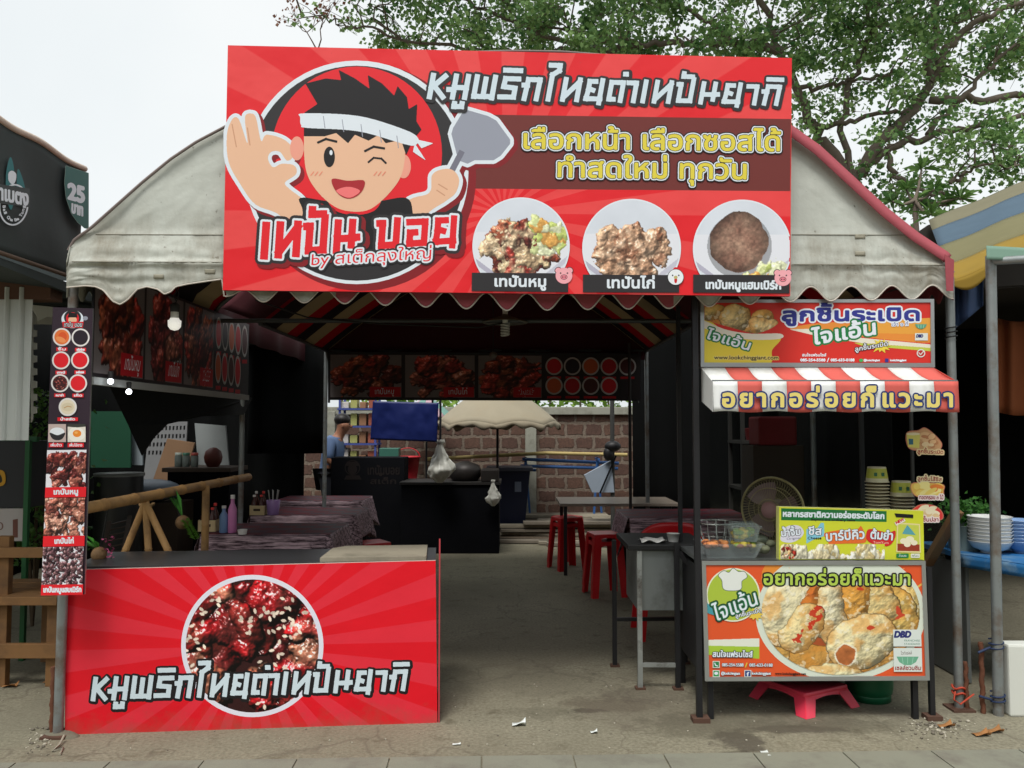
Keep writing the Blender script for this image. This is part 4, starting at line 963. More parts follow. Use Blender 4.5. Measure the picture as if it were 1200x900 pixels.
    aw = mb.build('awning', t, .002)
    VB = Board(P(980, 465, D1 - .024), (0, -1, 0)); mb = MB(); NB = ink((40, 56, 110)); CR = ink((226, 208, 120))
    VB.text(mb, 'อยากอร่อยก็แวะมา', (847, 476.5), (1116, 476.5), 15.5, CR, [(3.0, NB), (1.2, CR)], 0, 4, 1.22)
    mb.build('lettering', aw)
    mb = MB(); mb.bar(P(835, 447, D1) + Vector((0, .006, 0)), P(1122, 447, D1) + Vector((0, .006, 0)), .016, galv); mb.build('rail', aw)
    return zt
CT = cart()

# ------------------------------------------------------------------ yellow box sign standing on the cart
def box_sign():
    q = [(913, 594), (1082, 598.7), (1083, 656.5), (913, 656)]
    BD = Board.by(P(*q[3], 4.385), P(*q[2], 4.385), P(*q[0], 4.385))
    t = thing('flavour_sign', 'yellow green flavour sign box standing on the right of the cart top', 'sign', P(998, 656, 4.42))
    mb = MB(); yg = ink((206, 212, 56)); BD.slab(mb, q, .05, yg, mat('sign_side', (226, 226, 140), .5)); mb.build('panel', t)
    mb = MB(); GRN = ink((34, 112, 58)); BD.poly(mb, [(915.4, 595.6), (1039, 599), (1039, 611.7), (915.4, 609.6)], GRN)
    BD.text(mb, 'หลากรสชาติความอร่อยระดับโลก', (917.7, 605.2), (1036, 608), 5.2, WHITE, [(.55, WHITE)], 0, 7)
    BD.text(mb, 'Beyond the ordinary taste', (950.6, 610.0), (1002, 611), 2.4, BLK, [(.2, BLK)], 0, 8); mb.build('header', t)
    mb = MB(); cv = lambda: Canvas(912, 596, 1086, 658, 5)
    K = [(1.1, BLK), (.5, WHITE)]
    BD.lay(mb, cv().smooth([(915, 628), (922, 617), (936, 616), (942, 624), (936, 632), (926, 636), (916, 634)], 6), ink((216, 214, 226)))
    BD.text(mb, 'น้ำจิ้ม', (916, 628.5), (938, 626.5), 6, WHITE, K, 0, 7); BD.text(mb, 'Original', (922, 632.8), (938, 631.5), 2.6, ink((90, 90, 120)), (), 0, 8)
    BD.lay(mb, cv().poly([(945, 620), (958, 618.5), (962, 612.5), (965.5, 613), (966, 628), (952, 633), (945, 637)]), ink((130, 196, 216)))
    BD.text(mb, 'ชีส', (947.5, 626.4), (962.5, 626.6), 7, WHITE, K, 0, 7); BD.text(mb, 'Cheese', (946.5, 632), (962.5, 632), 3, BLK, [(.15, BLK)], 0, 8)
    BD.lay(mb, cv().smooth([(966, 625), (985, 621), (1004, 620), (1009, 616.5), (1014, 628), (1013, 636), (990, 637), (978, 638), (973, 641), (970, 634)], 5), ink((226, 110, 50)))
    BD.text(mb, 'บาร์บีคิว', (968.5, 634), (1013, 631), 8.6, WHITE, K, 0, 6); BD.text(mb, 'BB.BQ', (983, 641), (997, 641), 2.8, BLK, [(.2, BLK)], 0, 8)
    BD.lay(mb, cv().smooth([(1016, 622), (1022, 620), (1040, 624), (1049, 622), (1048, 632), (1040, 640), (1022, 637), (1015, 631)], 5), ink((206, 44, 44)))
    BD.text(mb, 'ต้มยำ', (1020, 631), (1045.5, 633), 8, WHITE, K, 0, 6); BD.text(mb, 'TomYum', (1023, 636.8), (1041, 637.4), 2.8, ink((240, 200, 180)), (), 0, 8)
    mb.build('lettering', t)
    W, H = 250, 26
    reg = lambda u, v: v > .75 - .6 * (.5 + .5 * math.sin(u * 17)) * (u < .9)
    im = food(W, H, 71, 120, (8, 15), [(236, 230, 200), (226, 212, 170), (240, 236, 214), (214, 194, 140)], (206, 212, 56), reg, spec=.2, dark=.4, lump=.3)
    yy, xx = np.mgrid[0:H, 0:W]; k = (xx < 42) & (((xx - 19) / 20.) ** 2 + ((yy - 14) / 12.) ** 2 < 1)
    f2 = food(W, H, 72, 160, (4, 8), [(226, 206, 170), (190, 90, 60), (214, 170, 120), (170, 50, 40)], (206, 190, 150), None); im[k] = f2[k]
    BD.picture(im, 'food_picture', t, lambda u, v: (914.5 + u * 122, 637.5 + v * 17.5))
    mb = MB(); BD.poly(mb, [(1051, 612), (1078, 614), (1079, 648), (1050, 647)], ink((226, 214, 150)))
    BD.poly(mb, [(1052.5, 614), (1076.5, 615.5), (1077.5, 646), (1051.5, 645.5)], ink((196, 204, 84)))
    BD.poly(mb, [(1051.5, 637), (1077.4, 638), (1077.5, 646), (1051.5, 645.5)], ink((150, 60, 40)))
    for (x, y, r) in ((1059, 634, 4.5), (1066, 632, 5), (1071, 636, 4), (1063, 638, 4)): BD.ell(mb, x, y, r, r * .75, ink((232, 226, 196)), 20)
    BD.poly(mb, [(1063, 615), (1069, 622), (1073, 627), (1057, 625.5), (1060, 620)], ink((90, 160, 170)))
    BD.poly(mb, [(1048, 601.5), (1070, 603), (1070, 607), (1050, 606)], BLK)
    BD.poly(mb, [(1048, 612.5), (1059, 607), (1061, 610.5), (1050, 616)], ink((232, 222, 210))); BD.text(mb, 'NEW', (1050.5, 614), (1059.5, 609.6), 3, ink((200, 40, 44)), [(.3, ink((200, 40, 44)))], 0, 8)
    BD.lay(mb, cv().poly([(1051, 649.2), (1064, 649.4), (1064, 653), (1051, 653)]).grow(.8), ink((40, 130, 70))); BD.text(mb, 'สั่งเลย', (1053, 652.4), (1062, 652.4), 2.2, WHITE, (), 0, 8)
    BD.lay(mb, cv().poly([(1068, 649.4), (1077, 649.5), (1077, 653), (1068, 653)]).grow(.8), ink((226, 226, 214))); BD.text(mb, 'พร้อม', (1068.6, 652.4), (1076.6, 652.4), 2.2, GRN, (), 0, 8)
    mb.build('packet_picture', t)
box_sign()

# ------------------------------------------------------------------ things on the cart
def on_cart():
    z = CT
    # stacks of paper cups behind the box sign: two single things, each a nested stack with printed top cup
    cm = mat('cup_print', (196, 190, 80), .5, 0, .1, 30); rim = mat('cup_rim', (222, 206, 178), .55, 0, .05)
    for (x, y0, y1, n, lb) in ((1029.5, 547, 640, 22, 'tall stack of paper cups behind the yellow flavour sign'), (1058, 563.5, 640, 17, 'shorter stack of paper cups next to the glass stickers')):
        p = P(x, y1, 4.58); top = P(x, y0, 4.58).z; r = .062
        t = thing('cup_stack', lb, 'paper cups', (p.x, p.y, z), 'paper cup stacks on the cart')
        hcup = .085; nz_ = n; step = (top - hcup - z) / nz_
        for k in range(nz_ + 1):
            zz = z + k * step; mb = MB()
            mb.lathe((p.x, p.y, 0), [(r * .95, zz + .0035), (r * .95 - .0025, zz + .0075) if k < nz_ else (r * .93, zz + .022)], rim if k == nz_ else mat('cup_gap_shade', (150, 130, 104), .7), 28, cap=False); mb.lathe((p.x, p.y, 0), [(r * .95, zz), (r * 1.03, zz - .0005), (r * 1.04, zz + .002), (r * .95, zz + .0036)], rim, 28, cap=False)  # cup walls coloured darker to paint the shade between stacked rims
            if k == nz_: mb.lathe((p.x, p.y, 0), [(r * .93, zz + .022), (r * .80, zz + hcup - .008)], cm, 28, cap=False); mb.lathe((p.x, p.y, 0), [(r * .80, zz + hcup - .008), (r * .78, zz + hcup), (r * .7, zz + hcup - .004), (0, zz + hcup - .005)], rim, 28, cap=False)
            if k == nz_:
                for a_ in (-2.1, -1.4): mb.box((p.x + r * .9 * math.cos(a_), p.y + r * .9 * math.sin(a_), zz + .045), (.016, .004, .02), ink((60, 110, 90)), Euler((0, 0, a_ + math.pi / 2)))
            mb.build('cup', t)
    # plastic tray with packs of food
    tp = mat('clear_plastic', (190, 200, 200), .15, 0, .05, spec=.6)
    tpm = tp.node_tree.nodes['Principled BSDF']; tpm.inputs['Alpha'].default_value = .2
    q = P(857, 655, 4.44); tz = z
    t = thing('plastic_tray', 'clear plastic tray of food packs on the left end of the cart', 'tray', (q.x, q.y + .06, tz))
    mb = MB(); a0, b0, a1, b1, h = .13, .07, .16, .10, .075
    def tray_(mb, cx, cy, zb, a0, b0, a1, b1, h, m):
        lo = [Vector((cx + sx * a0, cy + sy * b0, zb)) for sx, sy in ((-1,-1),(1,-1),(1,1),(-1,1))]
        hi = [Vector((cx + sx * a1, cy + sy * b1, zb + h)) for sx, sy in ((-1,-1),(1,-1),(1,1),(-1,1))]
        ho = [Vector((cx + sx * (a1+.01), cy + sy * (b1+.01), zb + h)) for sx, sy in ((-1,-1),(1,-1),(1,1),(-1,1))]
        mb.add(lo + hi + ho, [(0,1,2,3)] + [(i, (i+1)%4, 4+(i+1)%4, 4+i) for i in range(4)] + [(4+i, 4+(i+1)%4, 8+(i+1)%4, 8+i) for i in range(4)], m)
    tray_(mb, q.x, q.y + .06, tz + .002, a0, b0, a1, b1, h, tp); mb.build('tray', t, .002)
    fm = [mat('fried_orange', (222, 140, 84), .6, 0, .3, 60, .4), mat('herb_green', (132, 160, 56), .6, 0, .4, 60, .4), mat('noodle_yellow', (226, 196, 80), .6, 0, .3, 60, .4), mat('meat_brown', (130, 76, 54), .6, 0, .3, 60, .4)]
    rg = random.Random(3)
    def pile(mb, cx, cy, zz, a, b, n, ms):
        for _ in range(n): mb.sphere((cx + rg.uniform(-a, a), cy + rg.uniform(-b, b), zz + rg.uniform(0, .02)), rg.uniform(.012, .024), ms[rg.randrange(len(ms))], 8, 6, (1, 1, .6))
    mb = MB(); pile(mb, q.x - .075, q.y + .06, tz + .055, .055, .06, 46, [fm[0], fm[3], fm[0]]); pile(mb, q.x + .085, q.y + .05, tz + .055, .05, .05, 40, [fm[2], fm[1], fm[3]])
    mb.build('food', t)
    for (x, y, lb, ms, hh) in ((871, 632, 'square clear box of green salad on top of the plastic tray', [fm[1], fm[2], fm[1]], .07),):
        p = P(x, y, 4.5); t2 = thing('salad_box', lb, 'food box', (p.x, p.y, tz + .085))
        mb = MB(); tray_(mb, p.x, p.y, tz + .085, .06, .05, .075, .06, .075, tp); mb.build('box', t2, .002)
        mb = MB(); pile(mb, p.x, p.y, tz + .105, .045, .035, 50, ms); pile(mb, p.x, p.y, tz + .125, .045, .035, 40, ms); mb.build('salad', t2)
        mb = MB(); mb.box((p.x, p.y, tz + .168), (.17, .14, .006), tp, None, .002); mb.box((p.x, p.y, tz + .178), (.13, .1, .014), tp, None, .004); mb.build('lid', t2)
    # grey wrapped buns beside the sign
    p = P(897, 652, 4.5); mb = MB(); gw = mat('grey_dough', (150, 146, 120), .6, 0, .2, 20)
    for k in range(9): mb.sphere((p.x + rg.uniform(-.06, .05), p.y + rg.uniform(0, .08), tz + .03 + rg.uniform(0, .03)), .03, gw, 10, 8, (1, 1, .7))
    tag(mb.build('fish_balls'), 'small heap of greyish fish balls between salad box and yellow sign', 'fish balls')
    mb = MB(); mb.grid(lambda u, v: Vector((p.x - .075 + u * .13, p.y + .06 + v * .06, tz + .1 + .03 * math.sin(u * 3.1) * (1 - .3 * v))), 8, 4, mat('foil', (120, 124, 110), .4, .3, .2, 20))
    mb.sphere((p.x - .01, p.y + .09, tz + .075), .045, MATS['foil'], 12, 8, (1.3, 1, .7)); tag(mb.build('wrapped_food'), 'dull foil bundle lying on top of the grey fish balls', 'food')
    # chrome wire basket
    c = P(840, 640, 4.85); ch = mat('chrome_wire', (190, 190, 186), .25, .9, .05)
    t = thing('wire_basket', 'chrome wire frying basket behind the clear food tray', 'basket', (c.x, c.y, z))
    rt = .125; zt_ = P(840, 612, 4.85).z; mb = MB()
    ring = lambda r, zz: [Vector((c.x + r * math.cos(a), c.y + r * math.sin(a), zz)) for a in (2*math.pi*k/28 for k in range(29))]
    mb.tube(ring(rt, zt_), .005, ch, 6); mb.build('rim', t); mb = MB()
    for k in range(14):
        a = 2*math.pi*k/14; mb.tube([(c.x + rt*math.cos(a)*f, c.y + rt*math.sin(a)*f, z + (zt_ - z) * hh) for f, hh in ((1, 1), (.9, .5), (.66, .14), (.3, .02))], .0028, ch, 5)
    for f, hh in ((.9, .5), (.66, .14)): mb.tube(ring(rt * f, z + (zt_ - z) * hh), .0028, ch, 5)
    mb.build('mesh', t)
    # stand fan behind the cart
    c = P(905, 597, 5.3); t = thing('stand_fan', 'electric stand fan with a cream wire cage behind the cart', 'fan', (c.x, c.y, 0))
    M = (Euler((0, 0, R(-38))).to_matrix() @ Euler((R(90), 0, 0)).to_matrix()) ; r = .205
    cg = mat('fan_cage', (186, 170, 120), .4, .2, .05); bl = mat('fan_blade', (150, 120, 120), .35, 0, .05); fb = mat('fan_body', (150, 130, 126), .5)
    def ringp(rr, d): return [c + M @ Vector((rr*math.cos(a), rr*math.sin(a), d)) for a in (2*math.pi*k/40 for k in range(41))]
    mb = MB(); mb.tube(ringp(r, 0), .008, cg, 6)
    for rr, d in ((.14, .045), (.07, .06)): mb.tube(ringp(rr, d), .0025, cg, 5); mb.tube(ringp(rr, -d), .0025, cg, 5)
    for sgn in (1, -1):
        for k in range(64):
            a = 2*math.pi*k/64; mb.tube([c + M @ Vector((rr*math.cos(a + rr*.8), rr*math.sin(a + rr*.8), d*sgn)) for rr, d in ((r, 0), (.17, .03), (.1, .055), (.05, .062))], .0010, cg, 4, False)
    cg_ = mb.build('cage', t); mb = MB(); mb.lathe(c, [(0, .058), (.052, .058), (.056, .05), (.056, .046)], mat('fan_badge', (206, 150, 150), .5), 24, M); mb.build('hub_badge', cg_)
    for k in range(3):
        mb = MB(); a0_ = 2*math.pi*k/3
        mb.grid(lambda u, v: c + M @ Vector(((.03 + .145*u)*math.cos(a0_ + (v-.5)*(1.1 + .3*math.sin(3*u))), (.03 + .145*u)*math.sin(a0_ + (v-.5)*(1.1 + .3*math.sin(3*u))), (v-.5)*.05)), 8, 6, bl); mb.build('blade', t)
    mb = MB(); mb.lathe(c, [(0, -.16), (.05, -.155), (.06, -.1), (.045, -.05), (.03, -.02), (0, -.02)], fb, 20, M); mb.build('motor', t)
    p2 = c + M @ Vector((0, 0, -.1)); mb = MB(); mb.tube([p2, (p2.x, p2.y, .05)], .016, fb, 10); mb.build('pole', t)
    mb = MB(); mb.lathe((p2.x, p2.y, 0), [(.2, 0), (.2, .02), (.06, .05), (.02, .06), (0, .06)], fb, 28); mb.build('base', t)
on_cart()

# ------------------------------------------------------------------ sheet metal stove stand left of the cart
def stove():
    D = 4.9; a = P(747, 645, D); b = P(792, 645, D); zt = a.z - .0
    W = P(826, 645, D).x - a.x
    t = thing('stove_stand', 'galvanised sheet metal stove stand on angle iron legs beside the cart', 'stove', (a.x + W / 2, D + .25, 0))
    sh = mat('zinc_sheet', (136, 142, 142), .4, .65, .16, 5, .04, 20, dirt=(96, 98, 94), dscale=4)
    zb = P(747, 716, D).z
    mb = MB(); mb.box((a.x + W / 2, D + .25, (zt + zb) / 2), (W, .48, zt - zb), sh, None, .004); mb.build('cabinet', t)
    bk = mat('sooty_top', (26, 26, 27), .5); wh = mat('leg_paint', (150, 154, 150), .5, .4, .2, 20, dirt=(70, 62, 56), dscale=12)
    mb = MB(); mb.box((a.x + W / 2 - .02, D + .25, zt + .02), (W + .08, .54, .035), bk, None, .006); mb.build('top', t)
    for (x, y, m) in ((a.x + .008, D - .012, wh), (a.x - .085, D + .44, steel), (b.x, D - .02, steel), (a.x + W - .02, D + .5, steel)):
        mb = MB(); mb.bar((x, y, 0), (x, y, zt + (.05 if m is steel and y < D else 0)), .028, m); mb.box((x, y, .006), (.06, .05, .012), MATS['rust']); mb.build('leg', t)
    mb = MB(); mb.bar((a.x + .02, D - .012, .14), (b.x - .014, D - .016, .14), .022, wh); mb.build('crossbar', t); mb = MB(); mb.bar((a.x - .07, D + .44, .3), (a.x + W - .04, D + .46, .3), .022, steel); mb.build('crossbar', t)
    mb = MB(); mb.bar((b.x + .02, D - .05, zt - .01), P(816, 668, D - .2), .03, steel); mb.build('brace', t)
    mb = MB(); pw = mat('newspaper', (200, 200, 196), .8, 0, .35, 90)
    mb.grid(lambda u, v: Vector((a.x + .03 + u * .15, D + .02 + v * .14, zt + .042 + .018 * math.sin(u * 5 + v * 3) ** 2)), 10, 8, pw); tag(mb.build('newspaper', None, .002), 'crumpled newspaper lying on the sooty stove top', 'newspaper')
    mb = MB(); p = Vector((a.x + .235, D + .1, zt + .0385)); mb.lathe(p, [(.03, 0), (.04, .05), (.042, .05), (.037, .048), (.03, .006)], mat('white_cup', (190, 190, 186), .4), 20); tag(mb.build('cup'), 'small pale cup standing on the sooty stove top', 'cup')
stove()

# ------------------------------------------------------------------ pink stool and gas cylinder under the cart
def stool(name, label, loc, h, w, m, group=None, rot=0):
    """square plastic stool: seat with rounded edge, four splayed legs, apron"""
    t = thing(name, label, 'stool', loc, group); L = Vector(loc); M = Euler((0, 0, rot)).to_matrix()
    def wp(x, y, z): return L + M @ Vector((x, y, z))
    s = w * .40
    bm_ = MB(); bm_.box(wp(0, 0, h - .014), (2*s, 2*s, .028), m, M, .012)
    # rim lip
    for (ax, ay, bx, by) in ((-1,-1,1,-1), (1,-1,1,1), (1,1,-1,1), (-1,1,-1,-1)):
        a, b = Vector((ax*s*.985, ay*s*.985, 0)), Vector((bx*s*.985, by*s*.985, 0)); mid = (a + b) / 2
        n_ = 8; top = []; bot = []
        for k in range(n_ + 1):
            p = a + (b - a) * k / n_; arch = math.sin(math.pi * k / n_) ** .6
            top.append(wp(p.x, p.y, h - .02)); bot.append(wp(p.x * 1.03, p.y * 1.03, h - .075 + .04 * arch))
        bm_.add(top + bot, [(k, k+1, n_+2+k, n_+1+k) for k in range(n_)], m)
    bm_.build('seat', t)
    for sx in (-1, 1):
        for sy in (-1, 1):
            mb = MB(); lw = .05 * w / .36 + .012
            pts0 = [(sx*s*.99, sy*s*.99), (sx*(s*.99 - lw*1.1), sy*s*.99), (sx*s*.99, sy*(s*.99 - lw*1.1))]
            k2 = w * .5 / s
            a3 = [wp(x, y, h - .03) for x, y in pts0]; b3 = [wp(x*k2, y*k2, 0) for x, y in [(sx*s*.99, sy*s*.99), (sx*(s*.99 - lw*.75), sy*s*.99), (sx*s*.99, sy*(s*.99 - lw*.75))]]
            th = .006; inn = M @ Vector((-sx, -sy, 0)) * th
            mb.add([a3[0], a3[1], b3[1], b3[0]], [(0,1,2,3)], m); mb.add([a3[0], a3[2], b3[2], b3[0]], [(0,1,2,3)], m)
            mb.build('leg', t, .007)
    return t
pinkp = mat('pink_plastic', (226, 60, 84), .35, 0, .05, spec=.5)
redp = mat('red_plastic', (196, 22, 30), .35, 0, .06, spec=.5)
p = G(955, 833); stool('stool', 'low pink plastic stool on the concrete under the cart poster', (p.x - .01, p.y + .15, 0), .118, .42, pinkp, None, R(28))
def gas():
    p = G(1030.5, 827); r = .128; c = (p.x, p.y + r, 0); gmn = mat('gas_green', (20, 96, 62), .4, .1, .1, 8)
    t = thing('gas_cylinder', 'dark green gas cylinder standing under the right end of the cart', 'gas cylinder', c)
    mb = MB(); mb.lathe(c, [(.1, .02), (r*.96, .045), (r, .075), (r, .36), (r*.9, .43), (r*.5, .48), (.02, .49)], gmn, 32); mb.build('body', t)
    mb = MB(); mb.lathe(c, [(r*.84, 0), (r*.9, .0), (r*.9, .05), (r*.84, .05)], gmn, 32, cap=False); mb.build('foot_ring', t)
    mb = MB(); mb.lathe(c, [(.018, .48), (.018, .54), (.03, .545), (.03, .56), (0, .56)], mat('brass', (150, 120, 60), .35, .9), 14); mb.build('valve', t)
    mb = MB(); mb.lathe(c, [(r*.6, .47), (r*.62, .58), (r*.58, .58), (r*.57, .47)], gmn, 28, cap=False); mb.build('collar', t)
gas()
# ------------------------------------------------------------------ ground
def ground():
    m = bpy.data.materials.new('concrete_ground'); m.use_nodes = True; t = m.node_tree; b = t.nodes['Principled BSDF']
    b.inputs['Roughness'].default_value = .85; b.inputs['Specular IOR Level'].default_value = .25
    g = t.nodes.new('ShaderNodeNewGeometry'); pos = g.outputs['Position']
    def noise(sc, det=6, rough=.6):
        n = t.nodes.new('ShaderNodeTexNoise'); n.inputs['Scale'].default_value = sc; n.inputs['Detail'].default_value = det; n.inputs['Roughness'].default_value = rough
        t.links.new(pos, n.inputs['Vector']); return n.outputs['Fac']
    def ramp(f, a, b_, ca, cb):
        r = t.nodes.new('ShaderNodeValToRGB'); e = r.color_ramp.elements; e[0].position = a; e[1].position = b_; e[0].color = ca; e[1].color = cb
        t.links.new(f, r.inputs[0]); return r.outputs[0]
    def mix(f, a, b_):
        n = t.nodes.new('ShaderNodeMix'); n.data_type = 'RGBA'
        t.links.new(f, n.inputs[0])
        for i, q in ((6, a), (7, b_)):
            if isinstance(q, tuple): n.inputs[i].default_value = q
            else: t.links.new(q, n.inputs[i])
        return n.outputs[2]
    W1, K1 = (1, 1, 1, 1), (0, 0, 0, 1)
    base = mix(ramp(noise(1.1), .3, .7, K1, W1), rgb(121, 116, 99), rgb(147, 142, 123))
    base = mix(ramp(noise(55, 3), .35, .75, K1, W1), base, rgb(104, 100, 84))
    base = mix(ramp(noise(7, 8, .7), .56, .68, K1, W1), base, rgb(98, 92, 76))
    # fine cracks
    v = t.nodes.new('ShaderNodeTexVoronoi'); v.feature = 'DISTANCE_TO_EDGE'; v.inputs['Scale'].default_value = .9
    n_ = t.nodes.new('ShaderNodeTexNoise'); n_.inputs['Scale'].default_value = 3; t.links.new(pos, n_.inputs['Vector'])
    vm = t.nodes.new('ShaderNodeVectorMath'); vm.operation = 'MULTIPLY_ADD'; t.links.new(n_.outputs['Color'], vm.inputs[0]); vm.inputs[1].default_value = (.7, .7, 0); t.links.new(pos, vm.inputs[2])
    t.links.new(vm.outputs[0], v.inputs['Vector'])
    base = mix(math_node(t, 'MULTIPLY', ramp(v.outputs['Distance'], .0, .012, W1, K1), .45), base, rgb(84, 76, 66))
    # spills with a shape of their own
    def spill(x, y, rx, ry, st, c, sc=5):
        nonlocal base
        p = G(x, y); s = t.nodes.new('ShaderNodeVectorMath'); s.operation = 'SUBTRACT'; t.links.new(pos, s.inputs[0]); s.inputs[1].default_value = p
        q = t.nodes.new('ShaderNodeVectorMath'); q.operation = 'MULTIPLY'; t.links.new(s.outputs[0], q.inputs[0]); q.inputs[1].default_value = (1 / rx, 1 / ry, 0)
        l = t.nodes.new('ShaderNodeVectorMath'); l.operation = 'LENGTH'; t.links.new(q.outputs[0], l.inputs[0])
        f = math_node(t, 'ADD', l.outputs['Value'], math_node(t, 'MULTIPLY_ADD', noise(sc, 6, .7), 2.2, -1.1))
        base = mix(math_node(t, 'MULTIPLY', ramp(f, .6, 1.0, W1, K1), st), base, rgb(*c))
    spill(868, 868, .16, .16, .75, (70, 64, 56), 9); spill(935, 855, .30, .06, .7, (74, 68, 60), 9); spill(940, 845, .35, .2, .45, (98, 90, 78), 6)
    spill(715, 826, .30, .16, .6, (84, 74, 62), 7); spill(690, 833, .1, .05, .7, (66, 58, 50), 8); spill(770, 835, .5, .25, .35, (96, 88, 76), 5)
    spill(600, 760, .6, .7, .3, (110, 100, 86), 3); spill(1060, 835, .3, .12, .4, (96, 88, 78), 6); spill(30, 840, .5, .3, .35, (110, 106, 92), 4)
    spill(760, 815, .35, .18, .5, (86, 78, 68), 12); spill(870, 890, .14, .12, .7, (60, 57, 48), 8); spill(845, 850, .5, .2, .5, (80, 75, 62), 9); spill(1000, 850, .35, .14, .5, (78, 73, 60), 10); spill(640, 835, .25, .12, .4, (84, 80, 66), 10); spill(660, 800, .8, .35, .3, (84, 78, 66), 6)
    t.links.new(base, b.inputs['Base Color'])
    bp = t.nodes.new('ShaderNodeBump'); bp.inputs['Strength'].default_value = .35; bp.inputs['Distance'].default_value = .012
    t.links.new(math_node(t, 'ADD', noise(40, 6, .7), math_node(t, 'MULTIPLY', noise(4), 2.0)), bp.inputs['Height']); t.links.new(bp.outputs[0], b.inputs['Normal'])
    mb = MB(); S = 400
    xs = [-S, -30, -12] + [-12 + i * .5 for i in range(1, 49)] + [30, S]; ys = [-60, -10, 0] + [i * .5 for i in range(1, 60)] + [60, S]
    W_ = len(xs)
    mb.add([(x, y, 0) for y in ys for x in xs], [(j*W_+i, j*W_+i+1, (j+1)*W_+i+1, (j+1)*W_+i) for j in range(len(ys)-1) for i in range(W_-1)], m)
    mb.build('ground', kind='structure')
    # kerb-side pavement of concrete slabs
    a, c = G(0, 893), G(1200, 877); d = (c - a).normalized(); nrm = Vector((d.y, -d.x, 0))
    if nrm.y > 0: nrm = -nrm
    pm = mat('pavement_slab', (124, 124, 110), .85, 0, .1, 4, .25, 70, dirt=(108, 104, 94), dscale=5)
    mb = MB(); k0 = G(671, 886); L = .428
    rg = random.Random(4)
    for k in range(-9, 9):
        p = k0 + d * (k * L); e = rg.uniform(-.0015, .0015)
        for r in range(4):
            w_ = .44
            o = p + nrm * (.004 + r * w_)
            mb.box(o + d * L / 2 + nrm * (w_ - .006) / 2 + Vector((0, 0, .002 + e)), (L - .007, w_ - .007, .012), pm, Matrix((d, Vector((-d.y, d.x, 0)), Vector((0, 0, 1)))).transposed(), .002)
    mb.build('pavement', kind='structure')
ground()

